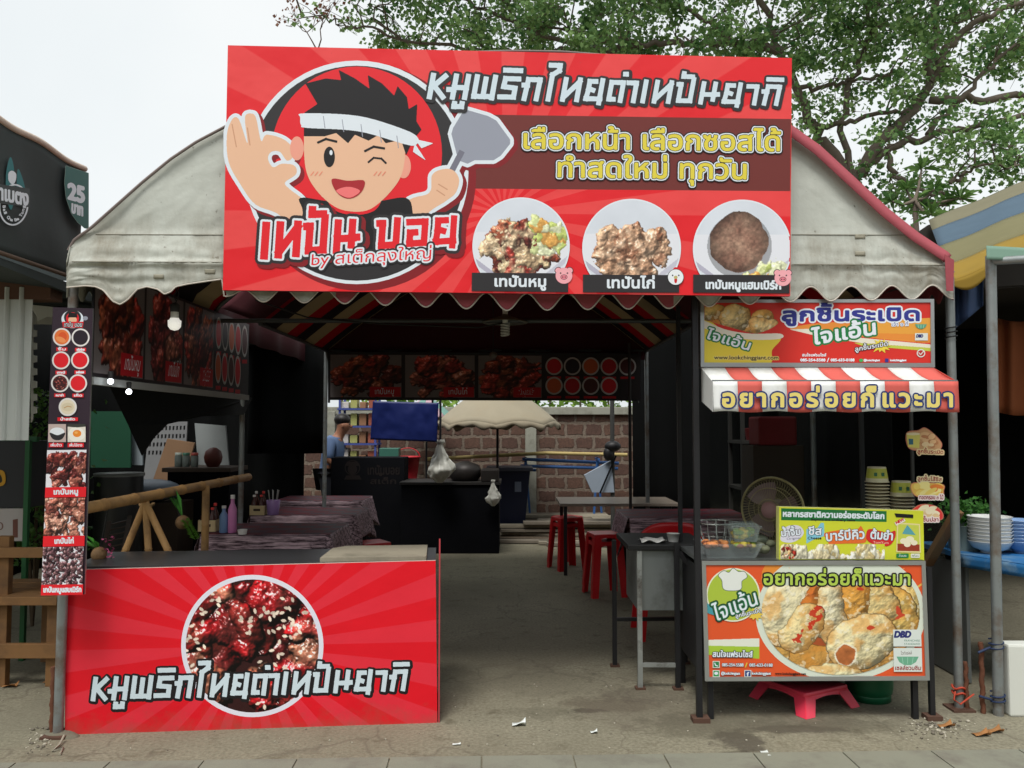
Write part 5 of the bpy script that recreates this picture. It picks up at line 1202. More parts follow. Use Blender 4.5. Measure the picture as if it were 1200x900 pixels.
# ------------------------------------------------------------------ the market tent
DEPTH = Vector((-.03, 2.1, 0))
def tent():
    t = thing('market_tent', 'big white canvas market tent with arched roof and scalloped front edge', 'tent', (0, 6.4, 0))
    cloth = mat('tent_canvas', (194, 198, 190), .85, 0, .07, 5, .25, 25, spec=.2)
    tt = cloth.node_tree; bsdf = tt.nodes['Principled BSDF']
    # grime: vertical runs and a darker band low on the gable
    src = bsdf.inputs['Base Color'].links[0].from_socket
    g = tt.nodes.new('ShaderNodeNewGeometry'); mp = tt.nodes.new('ShaderNodeMapping'); tt.links.new(g.outputs['Position'], mp.inputs[0]); mp.inputs['Scale'].default_value = (7, 7, .9)
    n1 = tt.nodes.new('ShaderNodeTexNoise'); n1.inputs['Scale'].default_value = 1.6; n1.inputs['Detail'].default_value = 7; n1.inputs['Roughness'].default_value = .7; tt.links.new(mp.outputs[0], n1.inputs['Vector'])
    n2 = tt.nodes.new('ShaderNodeTexNoise'); n2.inputs['Scale'].default_value = 3.2; n2.inputs['Detail'].default_value = 8; n2.inputs['Roughness'].default_value = .72; tt.links.new(g.outputs['Position'], n2.inputs['Vector'])
    sep = tt.nodes.new('ShaderNodeSeparateXYZ'); tt.links.new(g.outputs['Position'], sep.inputs[0])
    low = math_node(tt, 'MULTIPLY_ADD', math_node(tt, 'SUBTRACT', 2.62, sep.outputs['Z']), 2.0, .22); low = math_node(tt, 'MINIMUM', math_node(tt, 'MAXIMUM', low, .08), .5)
    def rampf(f, a, b):
        r = tt.nodes.new('ShaderNodeMapRange'); r.inputs[1].default_value = a; r.inputs[2].default_value = b; tt.links.new(f, r.inputs[0]); return r.outputs[0]
    f = math_node(tt, 'MULTIPLY', math_node(tt, 'ADD', math_node(tt, 'MULTIPLY', rampf(n1.outputs['Fac'], .40, .68), .75), math_node(tt, 'MULTIPLY', rampf(n2.outputs['Fac'], .36, .70), 1.0)), low)
    mx = tt.nodes.new('ShaderNodeMix'); mx.data_type = 'RGBA'; tt.links.new(f, mx.inputs[0]); tt.links.new(src, mx.inputs[6]); mx.inputs[7].default_value = rgb(112, 98, 76)
    n3 = tt.nodes.new('ShaderNodeTexNoise'); n3.inputs['Scale'].default_value = 38; n3.inputs['Detail'].default_value = 2; tt.links.new(g.outputs['Position'], n3.inputs['Vector'])
    mx2 = tt.nodes.new('ShaderNodeMix'); mx2.data_type = 'RGBA'; tt.links.new(math_node(tt, 'MULTIPLY', rampf(n3.outputs['Fac'], .70, .76), .6), mx2.inputs[0]); tt.links.new(mx.outputs[2], mx2.inputs[6]); mx2.inputs[7].default_value = rgb(90, 80, 64)
    tt.links.new(mx2.outputs[2], bsdf.inputs['Base Color'])
    redc = mat('faded_red_canvas', (158, 78, 86), .85, 0, .12, 7, .2, 30, spec=.2)
    piping = mat('piping', (196, 188, 178), .8)
    # arch outline seen on the front
    AX = [78, 81, 90, 104, 140, 167, 200, 230, 264, 320, 400, 480, 540, 600, 660, 740, 820, 880, 928, 960, 1000, 1040, 1075, 1110, 1117]
    AY = [306, 288, 279, 270, 238, 214, 187, 167, 149, 122, 93, 70, 62.5, 60.5, 61.5, 68, 92, 123, 150, 173, 210, 247, 275, 298, 306]
    VX = [78, 100, 112, 121, 132, 141, 150, 161, 172, 185, 193, 200, 206, 220, 240, 262]
    VY = [337, 335, 336, 340, 353, 357, 351, 339, 336, 339, 345, 342, 336, 333, 330, 327]
    def ytop(x): return float(np.interp(x, AX, AY))
    def ybot(x):
        a = float(np.interp(x, VX, VY)) if x < 262 else None
        base_ = np.interp(x, [262, 400, 600, 800, 926, 1116], [345, 347, 354, 352, 345, 342])
        amp = np.interp(x, [262, 300, 600, 1116], [2, 8, 10, 8])
        b = float(base_ - amp * math.cos((x - 950) / 47.5 * 2 * math.pi))
        if a is None: return b
        if x < 235: return a
        f_ = (x - 235) / 27; return a * (1 - f_) + (b if x > 262 else float(a)) * f_
    rg = np.random.default_rng(2); nz = fbm(80, 400, 40, rg); nz2 = fbm(80, 400, 12, rg)
    def gp(u, v, off=0):
        x = 78 + u * (1117 - 78); yt, yb = ytop(x), ybot(x); y = yt + (yb - yt) * v
        i, j = min(79, int(v * 79)), min(399, int(u * 399))
        wr = .030 * (nz[i, j] - .5) + .010 * (nz2[i, j] - .5)
        lowf = max(0, min(1, (y - 268) / 40)) * (1.6 if x < 262 else .9)
        sag = lowf * (.0028 * math.sin(y * .20 + x * .012 + 9 * nz[i, j]) + .002 * math.sin(y * .42 - x * .03 + 6 * nz2[i, j]) + .012 * max(0, 1 - abs(y - 308 - (x - 262) * .004) / 4.5) + .008 * max(0, 1 - abs(y - 276) / 2.5)) * (1 if v < .97 else .5)
        edge = min(1, v * 8)
        return front(x, y, (wr * edge + sag + .03 * lowf + off))
    mb = MB(); nu, nv = 260, 64
    mb.grid(gp, nu, nv, cloth); k = mb.mi(redc)
    for fi, f_ in enumerate(mb.f):
        u = (fi % nu + .5) / nu; x = 78 + u * 1039; v = (fi // nu + .5) / nv
        if 395 < x < 790 and v > .88: mb.m[fi] = k
    fg = mb.build('front_gable', t, .003)
    mb = MB(); mb.tube([gp(i / 400, 1, .002) for i in range(401)], .004, piping, 5); mb.build('piping', fg)
    sm_ = mat('seam_thread', (128, 124, 110), .9)
    for (xa_, xb_, ys) in ((112, 262, 277), (84, 262, 309), (928, 1076, 274), (928, 1108, 309)):
        mb = MB(); mb.tube([gp((x - 78) / 1039, (ys + (x - 700) * .004 - ytop(x)) / (ybot(x) - ytop(x)), .004) for x in np.linspace(xa_, xb_, 70)], .002, sm_, 5); mb.build('seam', fg)
    for (x, ys) in ((1008, 277), (1008, 297), (186, 324), (246, 318)):
        mb = MB(); mb.grid(lambda u, v: (lambda q: gp((q - 78) / 1039, (ys - 2.5 + 5 * v - ytop(q)) / (ybot(q) - ytop(q)), .004))(x - 6 + 12 * u), 4, 3, mat('canvas_patch', (150, 146, 130), .9)); mb.build('patch', fg, .002)
    mb = MB()                                                       # pinkish red trim band on the right slope, plain welt on the left
    def trim(x0, x1, m_, wpx, n=60):
        vs = []
        for i in range(n + 1):
            x = x0 + (x1 - x0) * i / n; y = ytop(x); dx = (ytop(x + 2) - ytop(x - 2)) / 4; l = math.hypot(1, dx)
            for s in (-.3, 1):
                vs.append(front(x + -dx / l * wpx * s, y + wpx * s / l, .055 + (.0 if s > 0 else -.03)))
        mb.add(vs, [(2*i, 2*i+1, 2*i+3, 2*i+2) for i in range(n)], m_, True)
    trim(925, 1113, redc, 9)
    mb.add([front(1107, 298, .075), front(1118, 305, .075), front(1117, 341, .075), front(1109, 341, .075)], [(0, 1, 2, 3)], redc)
    mb.build('trim', fg, .003)
    mb = MB(); mb.tube([front(x, ytop(x) - .5, .02) for x in np.linspace(80, 926, 120)], .008, mat('welt', (120, 108, 104), .8), 5); mb.build('welt', fg)
    # roof shell running back
    st = bpy.data.materials.new('striped_canvas'); st.use_nodes = True; q = st.node_tree; b = q.nodes['Principled BSDF']; b.inputs['Roughness'].default_value = .85; b.inputs['Specular IOR Level'].default_value = .15
    g2 = q.nodes.new('ShaderNodeNewGeometry'); s2 = q.nodes.new('ShaderNodeSeparateXYZ'); q.links.new(g2.outputs['Position'], s2.inputs[0])
    fr = math_node(q, 'FRACT', math_node(q, 'MULTIPLY', s2.outputs['Y'], 1 / .95))
    cr = q.nodes.new('ShaderNodeValToRGB'); cr.color_ramp.interpolation = 'CONSTANT'; e = cr.color_ramp.elements
    e[0].position = 0; e[0].color = rgb(150, 136, 110); e[1].position = .34; e[1].color = rgb(150, 26, 40)
    e2 = e.new(.68); e2.color = rgb(50, 44, 46); q.links.new(fr, cr.inputs[0]); q.links.new(cr.outputs[0], b.inputs['Base Color'])
    trl = q.nodes.new('ShaderNodeBsdfTranslucent'); q.links.new(cr.outputs[0], trl.inputs[0]); mxr = q.nodes.new('ShaderNodeMixShader'); mxr.inputs[0].default_value = .34; q.links.new(b.outputs[0], mxr.inputs[1]); q.links.new(trl.outputs[0], mxr.inputs[2]); q.links.new(mxr.outputs[0], q.nodes['Material Output'].inputs[0])
    mb = MB(); N = 110
    def rp(u, v):
        x = 79.5 + u * (1116 - 79.5); p = front(x, ytop(x) + .6, 0)
        sag = -.03 * math.sin(math.pi * ((v * 3) % 1)); return p + DEPTH * v + Vector((0, 0, sag * (.3 + math.sin(math.pi * u))))
    mb.grid(rp, N, 36, st); mb.build('roof_cover', t, .004)
    # rear gable closes the arch at the back
    xa, xb, ya, yb = -1.96, 1.42, 6.28, 8.62                       # a narrower second bay carries on behind the first
    def rp2(u, v):
        x = xa + (xb - xa) * u; z = 2.36 + .95 * (1 - abs(2 * u - 1) ** 1.5)
        return Vector((x, ya + (yb - ya) * v, z - .02 * math.sin(math.pi * ((v * 2) % 1))))
    mb = MB(); mb.grid(rp2, 60, 24, st); mb.build('rear_roof', t, .004)
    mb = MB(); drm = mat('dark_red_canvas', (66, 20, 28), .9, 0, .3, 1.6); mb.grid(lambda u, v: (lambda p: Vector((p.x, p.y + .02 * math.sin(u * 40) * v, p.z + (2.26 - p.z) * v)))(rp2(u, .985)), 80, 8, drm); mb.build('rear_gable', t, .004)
    mb = MB()
    def fil(u, v):
        a, b_ = rp(.004 + .992 * u, .97), rp2(u, 0.0); return Vector((a.x + (b_.x - a.x) * v, ya - .02 * (1 - v), a.z + (b_.z - a.z) * v))
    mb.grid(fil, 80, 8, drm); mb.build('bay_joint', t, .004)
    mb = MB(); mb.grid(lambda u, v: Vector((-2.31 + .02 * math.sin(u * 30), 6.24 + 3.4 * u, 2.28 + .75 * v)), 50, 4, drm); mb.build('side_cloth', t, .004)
    for x in (xa, xb):
        mb = MB(); mb.tube([(x, ya, 2.35), (x, yb, 2.35)], .018, mat('frame_metal', (84, 88, 88), .5, .5), 8); mb.build('eave_pipe', t)
    # side valances
    for x, nm in ((79.5, 0), (1116, 1)):
        mb = MB(); p0 = front(x, ytop(x), 0)
        mb.grid(lambda u, v: p0 + DEPTH * u + Vector((0, 0, -(.19 + .035 * math.cos(u * 2 * math.pi * 14)) * v)), 120, 3, cloth if nm == 0 else redc); mb.build('side_valance', t, .003)
    # posts and frame
    pm = mat('post_metal', (140, 146, 146), .5, .55, .18, 14, .05, 30, dirt=(112, 92, 76), dscale=6)
    zl = front(90, 340).z + .06
    pl0, pl1 = G(68, 862), P(86, 342, 4.1); pr0, pr1 = G(1124, 831), P(1113, 340, 4.5)
    for a_, b_ in ((pl0, pl1), (pr0, pr1)):
        mb = MB(); mb.tube([a_, a_ + (b_ - a_) * .5, b_ + (b_ - a_) * .03], .024, pm, 14); po = mb.build('post', t)
        mb = MB(); mb.box((a_.x, a_.y, .006), (.12, .12, .012), MATS['rust']); mb.build('foot_plate', po)
    bl, br = P(284, 470, 6.74), None
    backs = [(bl.x, 6.74), (-1.97, 8.56), (pr1.x, 6.6), (1.43, 8.6)]
    for (x, y) in backs:
        mb = MB(); mb.tube([(x, y, 0), (x, y, 2.45)], .022, pm, 12); mb.build('post', t)
    dk = mat('frame_metal', (84, 88, 88), .5, .5)
    mb = MB()
    for a_, b_ in (((pl1.x, pl1.y, 2.40), (pl1.x, 6.74, 2.40)), ((pr1.x, pr1.y, 2.42), (pr1.x, 6.6, 2.42)), ((pl1.x, 6.1, 2.35), (pr1.x, 6.2, 2.36)), ((-1.96, 8.6, 2.36), (1.42, 8.6, 2.36)), ((pl1.x, 4.2, 2.42), (pr1.x, 4.6, 2.42))):
        mb.tube([a_, b_], .017, dk, 8)
    mb.build('eave_pipe', t)
    for f_ in (.02, .42, .97):
        mb = MB(); mb.tube([rp(i / 60, f_) + Vector((0, 0, -.045)) for i in range(61)], .016, dk, 8); mb.build('roof_hoop', t)
    # tie at the right post and cords at the feet
    mb = MB(); mb.tube([pr1 + Vector((0, 0, -.28)) + Vector((.03*math.cos(a), .03*math.sin(a), .004*a)) for a in np.linspace(0, 19, 60)], .004, ink((26, 26, 28)), 5); mb.build('cable_tie', t)
    mb = MB(); oc = mat('orange_cord', (176, 66, 44), .7); bc = mat('blue_cord', (34, 48, 78), .7)
    for z0 in (.09, .12): mb.tube([pr0 + Vector((.032*math.cos(a), .032*math.sin(a), z0 + .006*math.sin(3*a))) for a in np.linspace(0, 13, 50)], .006, oc, 5)
    mb.tube([pr0 + Vector((-.03, -.02, .1)), pr0 + Vector((-.06, -.06, .07)), pr0 + Vector((-.03, -.07, .05)), pr0 + Vector((.05, -.06, .1))], .005, oc, 5)
    mb.build('cord', t)
    return pl0, pr0, pl1, pr1, rp
PL0, PR0, PL1, PR1, ROOFP = tent()

# ------------------------------------------------------------------ menu banners inside the tent
def banner(name, label, BD, x0y0, bounds, n_pan, q, parts):
    t = thing(name, label, 'banner', BD.pt(*q[3])); mb = MB(); BD.slab(mb, q, .012, ink((40, 34, 36)), steel); mb.build('panel', t)
    fx = tofr(q)
    for i, (u0, u1) in enumerate(parts[:-1]):
        im = food(110, 90, 40 + i + int(q[0][0]), 70, (8, 18), MEAT if i != 1 else [(176, 70, 60), (150, 52, 48), (190, 110, 90), (110, 40, 40)], srgb_field(90, 110, (120, 112, 112)), lambda u, v: ((u-.5)/.42)**2 + ((v-.5)/.45)**2 < 1, spec=.4, lump=.5, dark=.75)
        BD.picture(im, 'food_picture', t, lambda u, v, u0=u0, u1=u1: fx(u0 + .006 + (u1 - u0 - .012) * u, .03 + .94 * v))
        mb = MB(); BD.poly(mb, [fx(u0 + (u1-u0)*.55, .74), fx(u1 - .008, .74), fx(u1 - .008, .96), fx(u0 + (u1-u0)*.55, .96)], ink((190, 26, 36)))
        a, b_ = fx(u0 + (u1-u0)*.62, .90), fx(u1 - .03, .90); h = abs(fx(0, .9)[1] - fx(0, .80)[1])
        BD.text(mb, ['เทปันหมู', 'เทปันไก่', 'เทปันหมูแฮมเบิร์ก'][i % 3], a, b_, h, WHITE, (), 0, 5); mb.build('caption', t)
    u0, u1 = parts[-1]; mb = MB()
    for r in range(2):
        for c_ in range(5 if r == 0 else 4):
            x, y = fx(u0 + (u1-u0) * (.11 + .19*c_), .26 + .44*r); rr = abs(fx(u0 + (u1-u0)*.09, 0)[0] - fx(u0, 0)[0])
            ry = abs(fx(u0, .2)[1] - fx(u0, 0)[1])
            BD.ell(mb, x, y, rr, ry, ink((190, 186, 184)), 28); BD.ell(mb, x, y, rr*.82, ry*.82, ink([(206, 34, 44), (44, 36, 44), (206, 100, 60), (190, 34, 44), (80, 40, 40)][(c_ + 2*r) % 5]), 28)
            BD.poly(mb, [(x-rr*.8, y+ry*1.15), (x+rr*.8, y+ry*1.15), (x+rr*.8, y+ry*1.4), (x-rr*.8, y+ry*1.4)], ink((190, 26, 36)))
    mb.build('sauce_pictures', t)
    return t
def banners():
    X = -2.19; n = (1, 0, 0); BD = Board((X, 5, 2), n)
    q = [tuple(px_of(Vector((X, y, z)))) for y, z in ((4.22, 2.40), (6.72, 2.40), (6.72, 1.815), (4.22, 1.815))]
    t = banner('menu_banner', 'dark food menu banner along the left side inside the tent', BD, None, None, 4, q, [(0, .33), (.33, .58), (.58, .78), (.78, 1)])
    mb = MB(); wr = mat('white_rail', (170, 172, 170), .5); mb.bar((X - .005, 4.22, 1.79), (X - .005, 6.72, 1.79), .03, wr, .04); mb.build('rail', t)
    D = 8.35; q = [(385, 414), (750, 416), (750, 468), (385, 467)]
    BD = Board(P(570, 440, D), (0, -1, 0)); t = banner('menu_banner', 'dark food menu banner hung across the back of the tent', BD, None, None, 4, q, [(0, .24), (.24, .475), (.475, .69), (.69, 1)])
    mb = MB()
    for a, b in ((q[0], q[1]), (q[3], q[2])): mb.bar(BD.pt(*a) + Vector((0, .02, 0)), BD.pt(*b) + Vector((0, .02, 0)), .03, steel)
    for f in (0, 1/3., 2/3., 1):
        x = q[0][0] + 365 * f; mb.bar(BD.pt(x, 412) + Vector((0, .022, 0)), BD.pt(x, 472) + Vector((0, .022, 0)), .02, steel)
    mb.build('frame', t)
def px_of(p):
    d = p - CAM; f = d.y * cp + d.z * sp_; v = -d.y * sp_ + d.z * cp; return (600 + 950 * d.x / f, 450 - 950 * v / f)
banners()

# ------------------------------------------------------------------ lamps
def lamps():
    wire = ink((40, 40, 40)); body = mat('lamp_white', (226, 226, 220), .35)
    # bulb on a cord from the gable, its globe given a faint glow
    c = P(204.5, 380, 4.35); t = thing('light_bulb', 'white light bulb hanging on a twisted cord below the left gable', 'light bulb', c)
    glow = mat('bulb_globe', (226, 224, 210), .3); gb_ = glow.node_tree.nodes['Principled BSDF']; gb_.inputs['Emission Color'].default_value = (1, .97, .88, 1); gb_.inputs['Emission Strength'].default_value = .35
    r = 7.6 / 950 * 4.35; mb = MB()
    mb.lathe(c, [(0, -r), (r*.6, -r*.82), (r*.95, -r*.35), (r, .02), (r*.85, r*.55), (r*.62, r*.95)], glow, 24); mb.build('globe', t)
    mb = MB(); mb.lathe(c, [(r*.62, r*.95), (r*.6, r*1.9), (r*.55, r*2)], body, 20); mb.build('neck', t)
    mb = MB(); mb.lathe(c, [(r*.7, r*1.9), (r*.72, r*3.0), (r*.4, r*3.3), (0, r*3.3)], mat('socket', (58, 58, 58), .5), 16); mb.build('socket', t)
    mb = MB(); mb.tube([c + Vector((.006*math.sin(k*1.3), .004*math.cos(k), r*3.2 + k*.012)) for k in range(16)], .004, wire, 5); mb.tube([c + Vector((.02*math.sin(k*.35), .0, r*3.2 + k*.012)) for k in range(16)], .003, wire, 5); mb.build('cord', t)
    em = bpy.data.materials.new('lit_lamp'); em.use_nodes = True; b = em.node_tree.nodes['Principled BSDF']; b.inputs['Emission Color'].default_value = (.9, .96, 1, 1); b.inputs['Emission Strength'].default_value = 5
    for (x, y, D, lb) in ((129.5, 447, 4.75, 'lit round lamp under the left menu banner, the one nearer the street'), (151, 459, 5.3, 'lit round lamp under the left menu banner, the one deeper inside')):
        c = PX(x, y, -2.13); t = thing('ceiling_lamp', lb, 'lamp', c, 'lit lamps under the banner'); mb = MB(); mb.sphere(c, .015, em, 16, 10); mb.build('globe', t)
        mb = MB(); mb.lathe(c, [(.012, .018), (.014, .05), (.008, .055), (0, .055)], mat('socket', (58, 58, 58)), 14); mb.tube([c + Vector((0, 0, .055)), (-2.13, c.y, 1.79)], .005, wire, 5); mb.build('holder', t)
    # compact spiral lamp with dish reflector
    c = P(592, 393, 6.1); t = thing('spiral_lamp', 'unlit spiral lamp under a flat dish hanging in the middle of the tent', 'lamp', c)
    mb = MB(); mb.tube([c + Vector((.028*math.cos(a), .028*math.sin(a), .09 - a * .0032)) for a in np.linspace(0, 28, 90)], .009, mat('lamp_tube', (200, 200, 194), .4), 6); mb.build('tube', t)
    mb = MB(); mb.lathe(c, [(.012, .17), (.03, .15), (.17, .10), (.172, .095), (.03, .14)], mat('dish', (120, 116, 100), .5, .3), 28, cap=False); mb.build('dish', t)
    mb = MB(); mb.tube([c + Vector((0, 0, .09)), c + Vector((0, 0, .2))], .022, body, 10); mb.tube([c + Vector((0, 0, .19)), (c.x, c.y, 2.37)], .004, wire, 5); mb.build('socket', t)
    c = P(578, 416, 7.9); t = thing('pendant_lamp', 'small round lamp hanging before the back menu banner', 'lamp', c)
    mb = MB(); mb.sphere(c, .04, mat('pendant_globe', (120, 116, 108), .4), 14, 10, (1, 1, .8)); mb.build('globe', t); mb = MB(); mb.tube([c + Vector((0, 0, .03)), (c.x, c.y, 2.9)], .005, wire, 5); mb.build('cord', t)
lamps()
# ------------------------------------------------------------------ bamboo rail on the left
def bamboo():
    bm = mat('bamboo', (176, 136, 86), .6, 0, .2, 10, .15, 30, dirt=(122, 92, 60), dscale=6)
    X = -2.2; zr = 1.13
    t = thing('bamboo_rail', 'bamboo handrail with splayed bamboo legs along the left side of the tent', 'railing', (X, 5.2, 0))
    def pole(a, b, r, n=9):
        a, b = Vector(a), Vector(b); mb = MB(); pts = []; rs = []
        for k in range(n):
            for o, s in ((0, 1.0), (.02, 1.12), (.04, 1.0)):
                f = min(1, (k + o) / n); pts.append(a + (b - a) * f); rs.append(r * s)
        pts.append(b); rs.append(r); mb.tube(pts, rs, bm, 12); return mb
    pole((X, 4.06, zr), (X, 6.8, zr), .031, 8).build('rail', t)
    ap = PX(172, 592, X); 
    for (x, y) in ((143, 660), (176, 660), (204, 660)):
        q = P(x, y, ap.y); dvec = (q - ap); k = (ap.z) / (ap.z - q.z); e = ap + dvec * k
        pole(ap + Vector((0, -.02, .02)), (e.x, e.y, 0), .020, 4).build('leg', t)
    mb = MB(); mb.tube([ap + Vector((.04*math.cos(a), .03*math.sin(a), .01*math.cos(a*2))) for a in np.linspace(0, 12.6, 40)], .008, mat('rattan', (150, 120, 80), .7), 5); mb.build('lashing', t)
    p = PX(238, 580, X); pole((X + .02, p.y, 0), (X + .02, p.y, zr), .026, 4).build('leg', t)
    # hanging coconut shell planters
    gl = mat('fern_green', (96, 150, 50), .6, 0, .3, 12); co = mat('coconut_shell', (120, 92, 60), .7, 0, .25, 40, .3); lf = mat('leaf_green', (70, 140, 50), .5, 0, .2, 8); pk = mat('orchid_pink', (190, 90, 130), .6, 0, .3, 30)
    rg = random.Random(8)
    def leaf(mb, p, q, wd, m):
        p, q = Vector(p), Vector(q); d = q - p; u = d.cross(Vector((0, 0, 1))); u = (u if u.length > 1e-4 else Vector((1, 0, 0))).normalized() * wd
        mid = (p + q) / 2 + Vector((0, 0, .15 * d.length)); mb.add([p, mid - u, q, mid + u], [(0, 1, 2, 3)], m)
    c = P(214, 612, 5.25); t = thing('hanging_plant', 'green fern hanging in a coconut shell from the bamboo rail', 'plant', c)
    mb = MB(); mb.sphere(c, .045, co, 14, 10); mb.build('coconut_shell', t); mb = MB()
    for s in range(46):
        f = s / 46; b0 = c + Vector((.03 + .07 * f, -.03, -.0 - .13 * f + .02)); sd = -1 if s % 2 else 1
        leaf(mb, b0, b0 + Vector((sd * .035, -.01 + rg.uniform(-.02, .02), .012)), .008, gl)
    for s in range(5):
        leaf(mb, c + Vector((0, 0, .03)), c + Vector((-.06 + rg.uniform(-.05, .03), rg.uniform(-.04, .04), .17 + rg.uniform(-.02, .04))), .018, lf)
    mb.build('foliage', t); mb = MB(); mb.tube([c, (X, c.y, zr)], .003, wireM(), 4); mb.build('string', t)
    c = P(116, 650, 4.45); t = thing('hanging_plant', 'orchid with pink petals in a coconut shell beside the menu board', 'plant', c)
    mb = MB(); mb.sphere(c, .04, co, 14, 10, (1, 1, 1.1)); mb.build('coconut_shell', t); mb = MB()
    for s in range(4): leaf(mb, c + Vector((0, 0, .03)), c + Vector((rg.uniform(-.13, -.0), rg.uniform(-.05, .05), rg.uniform(.06, .12))), .02, lf)
    mb.build('leaves', t); mb = MB()
    for s in range(70):
        b0 = c + Vector((rg.uniform(.02, .07), rg.uniform(-.03, .03), rg.uniform(-.12, .09))); leaf(mb, b0, b0 + Vector((rg.uniform(-.02, .02), rg.uniform(-.02, .02), rg.uniform(-.01, .02))), .008, pk)
    mb.build('flowers', t); mb = MB(); mb.tube([c, (X, c.y, zr)], .003, wireM(), 4); mb.build('string', t)
def wireM(): return ink((40, 40, 40))
bamboo()

# ------------------------------------------------------------------ tables under wood-print cloths
def cloth_mat():
    if 'cloth' in MATS: return MATS['cloth']
    m = bpy.data.materials.new('wood_print_cloth'); MATS['cloth'] = m; m.use_nodes = True; t = m.node_tree; b = t.nodes['Principled BSDF']; b.inputs['Roughness'].default_value = .6; b.inputs['Specular IOR Level'].default_value = .2
    g = t.nodes.new('ShaderNodeNewGeometry'); mp = t.nodes.new('ShaderNodeMapping'); t.links.new(g.outputs['Position'], mp.inputs[0]); mp.inputs['Scale'].default_value = (2.2, 26, 26)
    n = t.nodes.new('ShaderNodeTexNoise'); n.inputs['Scale'].default_value = 2.2; n.inputs['Detail'].default_value = 8; n.inputs['Roughness'].default_value = .7; t.links.new(mp.outputs[0], n.inputs['Vector'])
    r = t.nodes.new('ShaderNodeValToRGB'); e = r.color_ramp.elements; e[0].position = .40; e[0].color = rgb(60, 42, 50); e[1].position = .63; e[1].color = rgb(206, 178, 186)
    t.links.new(n.outputs['Fac'], r.inputs[0])
    s = t.nodes.new('ShaderNodeSeparateXYZ'); t.links.new(g.outputs['Position'], s.inputs[0])
    f = math_node(t, 'FRACT', math_node(t, 'MULTIPLY', math_node(t, 'ADD', s.outputs['Z'], s.outputs['Y']), 9.0))
    mx = t.nodes.new('ShaderNodeMix'); mx.data_type = 'RGBA'; t.links.new(math_node(t, 'LESS_THAN', f, .06), mx.inputs[0]); t.links.new(r.outputs[0], mx.inputs[6]); mx.inputs[7].default_value = rgb(50, 40, 46)
    t.links.new(mx.outputs[2], b.inputs['Base Color']); return m
def cloth_top():
    if 'cloth_top' in MATS: return MATS['cloth_top']
    m = mat('cloth_top', (74, 54, 62), .6, 0, .3, 9, spec=.2); t = m.node_tree; b = t.nodes['Principled BSDF']; src = b.inputs['Base Color'].links[0].from_socket
    g = t.nodes.new('ShaderNodeNewGeometry'); ck = t.nodes.new('ShaderNodeTexChecker'); ck.inputs['Scale'].default_value = 7; t.links.new(g.outputs['Position'], ck.inputs['Vector']); ck.inputs['Color1'].default_value = rgb(96, 34, 44); t.links.new(src, ck.inputs['Color2']); t.links.new(ck.outputs['Color'], b.inputs['Base Color']); return m
def table(label, clabel, x0, x1, y0, y1, h=.75, cloth=True, drop=.2, seed=1, topm=None):
    t = thing('table', label, 'table', ((x0+x1)/2, (y0+y1)/2, 0)); tm = topm or mat('table_wood', (96, 72, 56), .5, 0, .2, 5)
    mb = MB(); mb.box(((x0+x1)/2, (y0+y1)/2, h - .015), (x1-x0, y1-y0, .03), tm, None, .004); mb.build('tabletop', t)
    for x in (x0 + .06, x1 - .06):
        for y in (y0 + .06, y1 - .06):
            mb = MB(); mb.bar((x, y, 0), (x, y, h - .03), .035, steel); mb.build('leg', t)
    if not cloth: return t
    rg = np.random.default_rng(seed); nz = fbm(40, 160, 10, rg)
    def cf(u, v):
        # perimeter walk: u along the edge, v from the rim down
        W, L = x1 - x0, y1 - y0; s = u * 2 * (W + L)
        if s < W: x, y, n = x0 + s, y0, (0, -1)
        elif s < W + L: x, y, n = x1, y0 + s - W, (1, 0)
        elif s < 2*W + L: x, y, n = x1 - (s - W - L), y1, (0, 1)
        else: x, y, n = x0, y1 - (s - 2*W - L), (-1, 0)
        k = nz[int(v * 39), int(u * 158)]; fl = (.012 + .05 * v * k)
        cd_ = min(abs(s - q) for q in (0, W, W + L, 2*W + L, 2*(W+L)))
        cor = max(0, 1 - cd_ / .14); fl += cor * .07 * v
        return Vector((x + n[0]*fl, y + n[1]*fl, h + .004 - v * (drop * (.95 + .12*k) + cor * .09)))
    mb = MB(); cm = cloth_mat(); mb.grid(cf, 150, 10, cm)
    mb.add([(x0 - .012, y0 - .012, h + .004), (x1 + .012, y0 - .012, h + .004), (x1 + .012, y1 + .012, h + .004), (x0 - .012, y1 + .012, h + .004)], [(0, 1, 2, 3)], cloth_top())
    tag(mb.build('tablecloth', None, .002), clabel, 'tablecloth', 'wood print tablecloths')
    return t
table('folding table under the nearest wood print cloth on the left', 'greyish wood print tablecloth on the table nearest the red counter', -2.30, -1.36, 6.05, 6.75, drop=.2, seed=1)
table('folding table under the middle cloth on the left', 'wood print tablecloth on the middle left table behind the nearest one', -2.35, -1.42, 7.35, 8.05, drop=.22, seed=2)
table('folding table under the farthest cloth on the left', 'wood print tablecloth on the farthest left table by the dark booth', -2.55, -1.62, 8.75, 9.4, drop=.25, seed=3)
table('folding table under the cloth behind the red chair on the right', 'pinkish wood print tablecloth behind the red plastic chair', 1.02, 2.1, 7.1, 7.9, drop=.24, seed=4)
table('bare dark wood table in the middle right of the tent', None, .50, 1.75, 8.5, 9.3, cloth=False, topm=mat('pale_top', (150, 138, 126), .3))

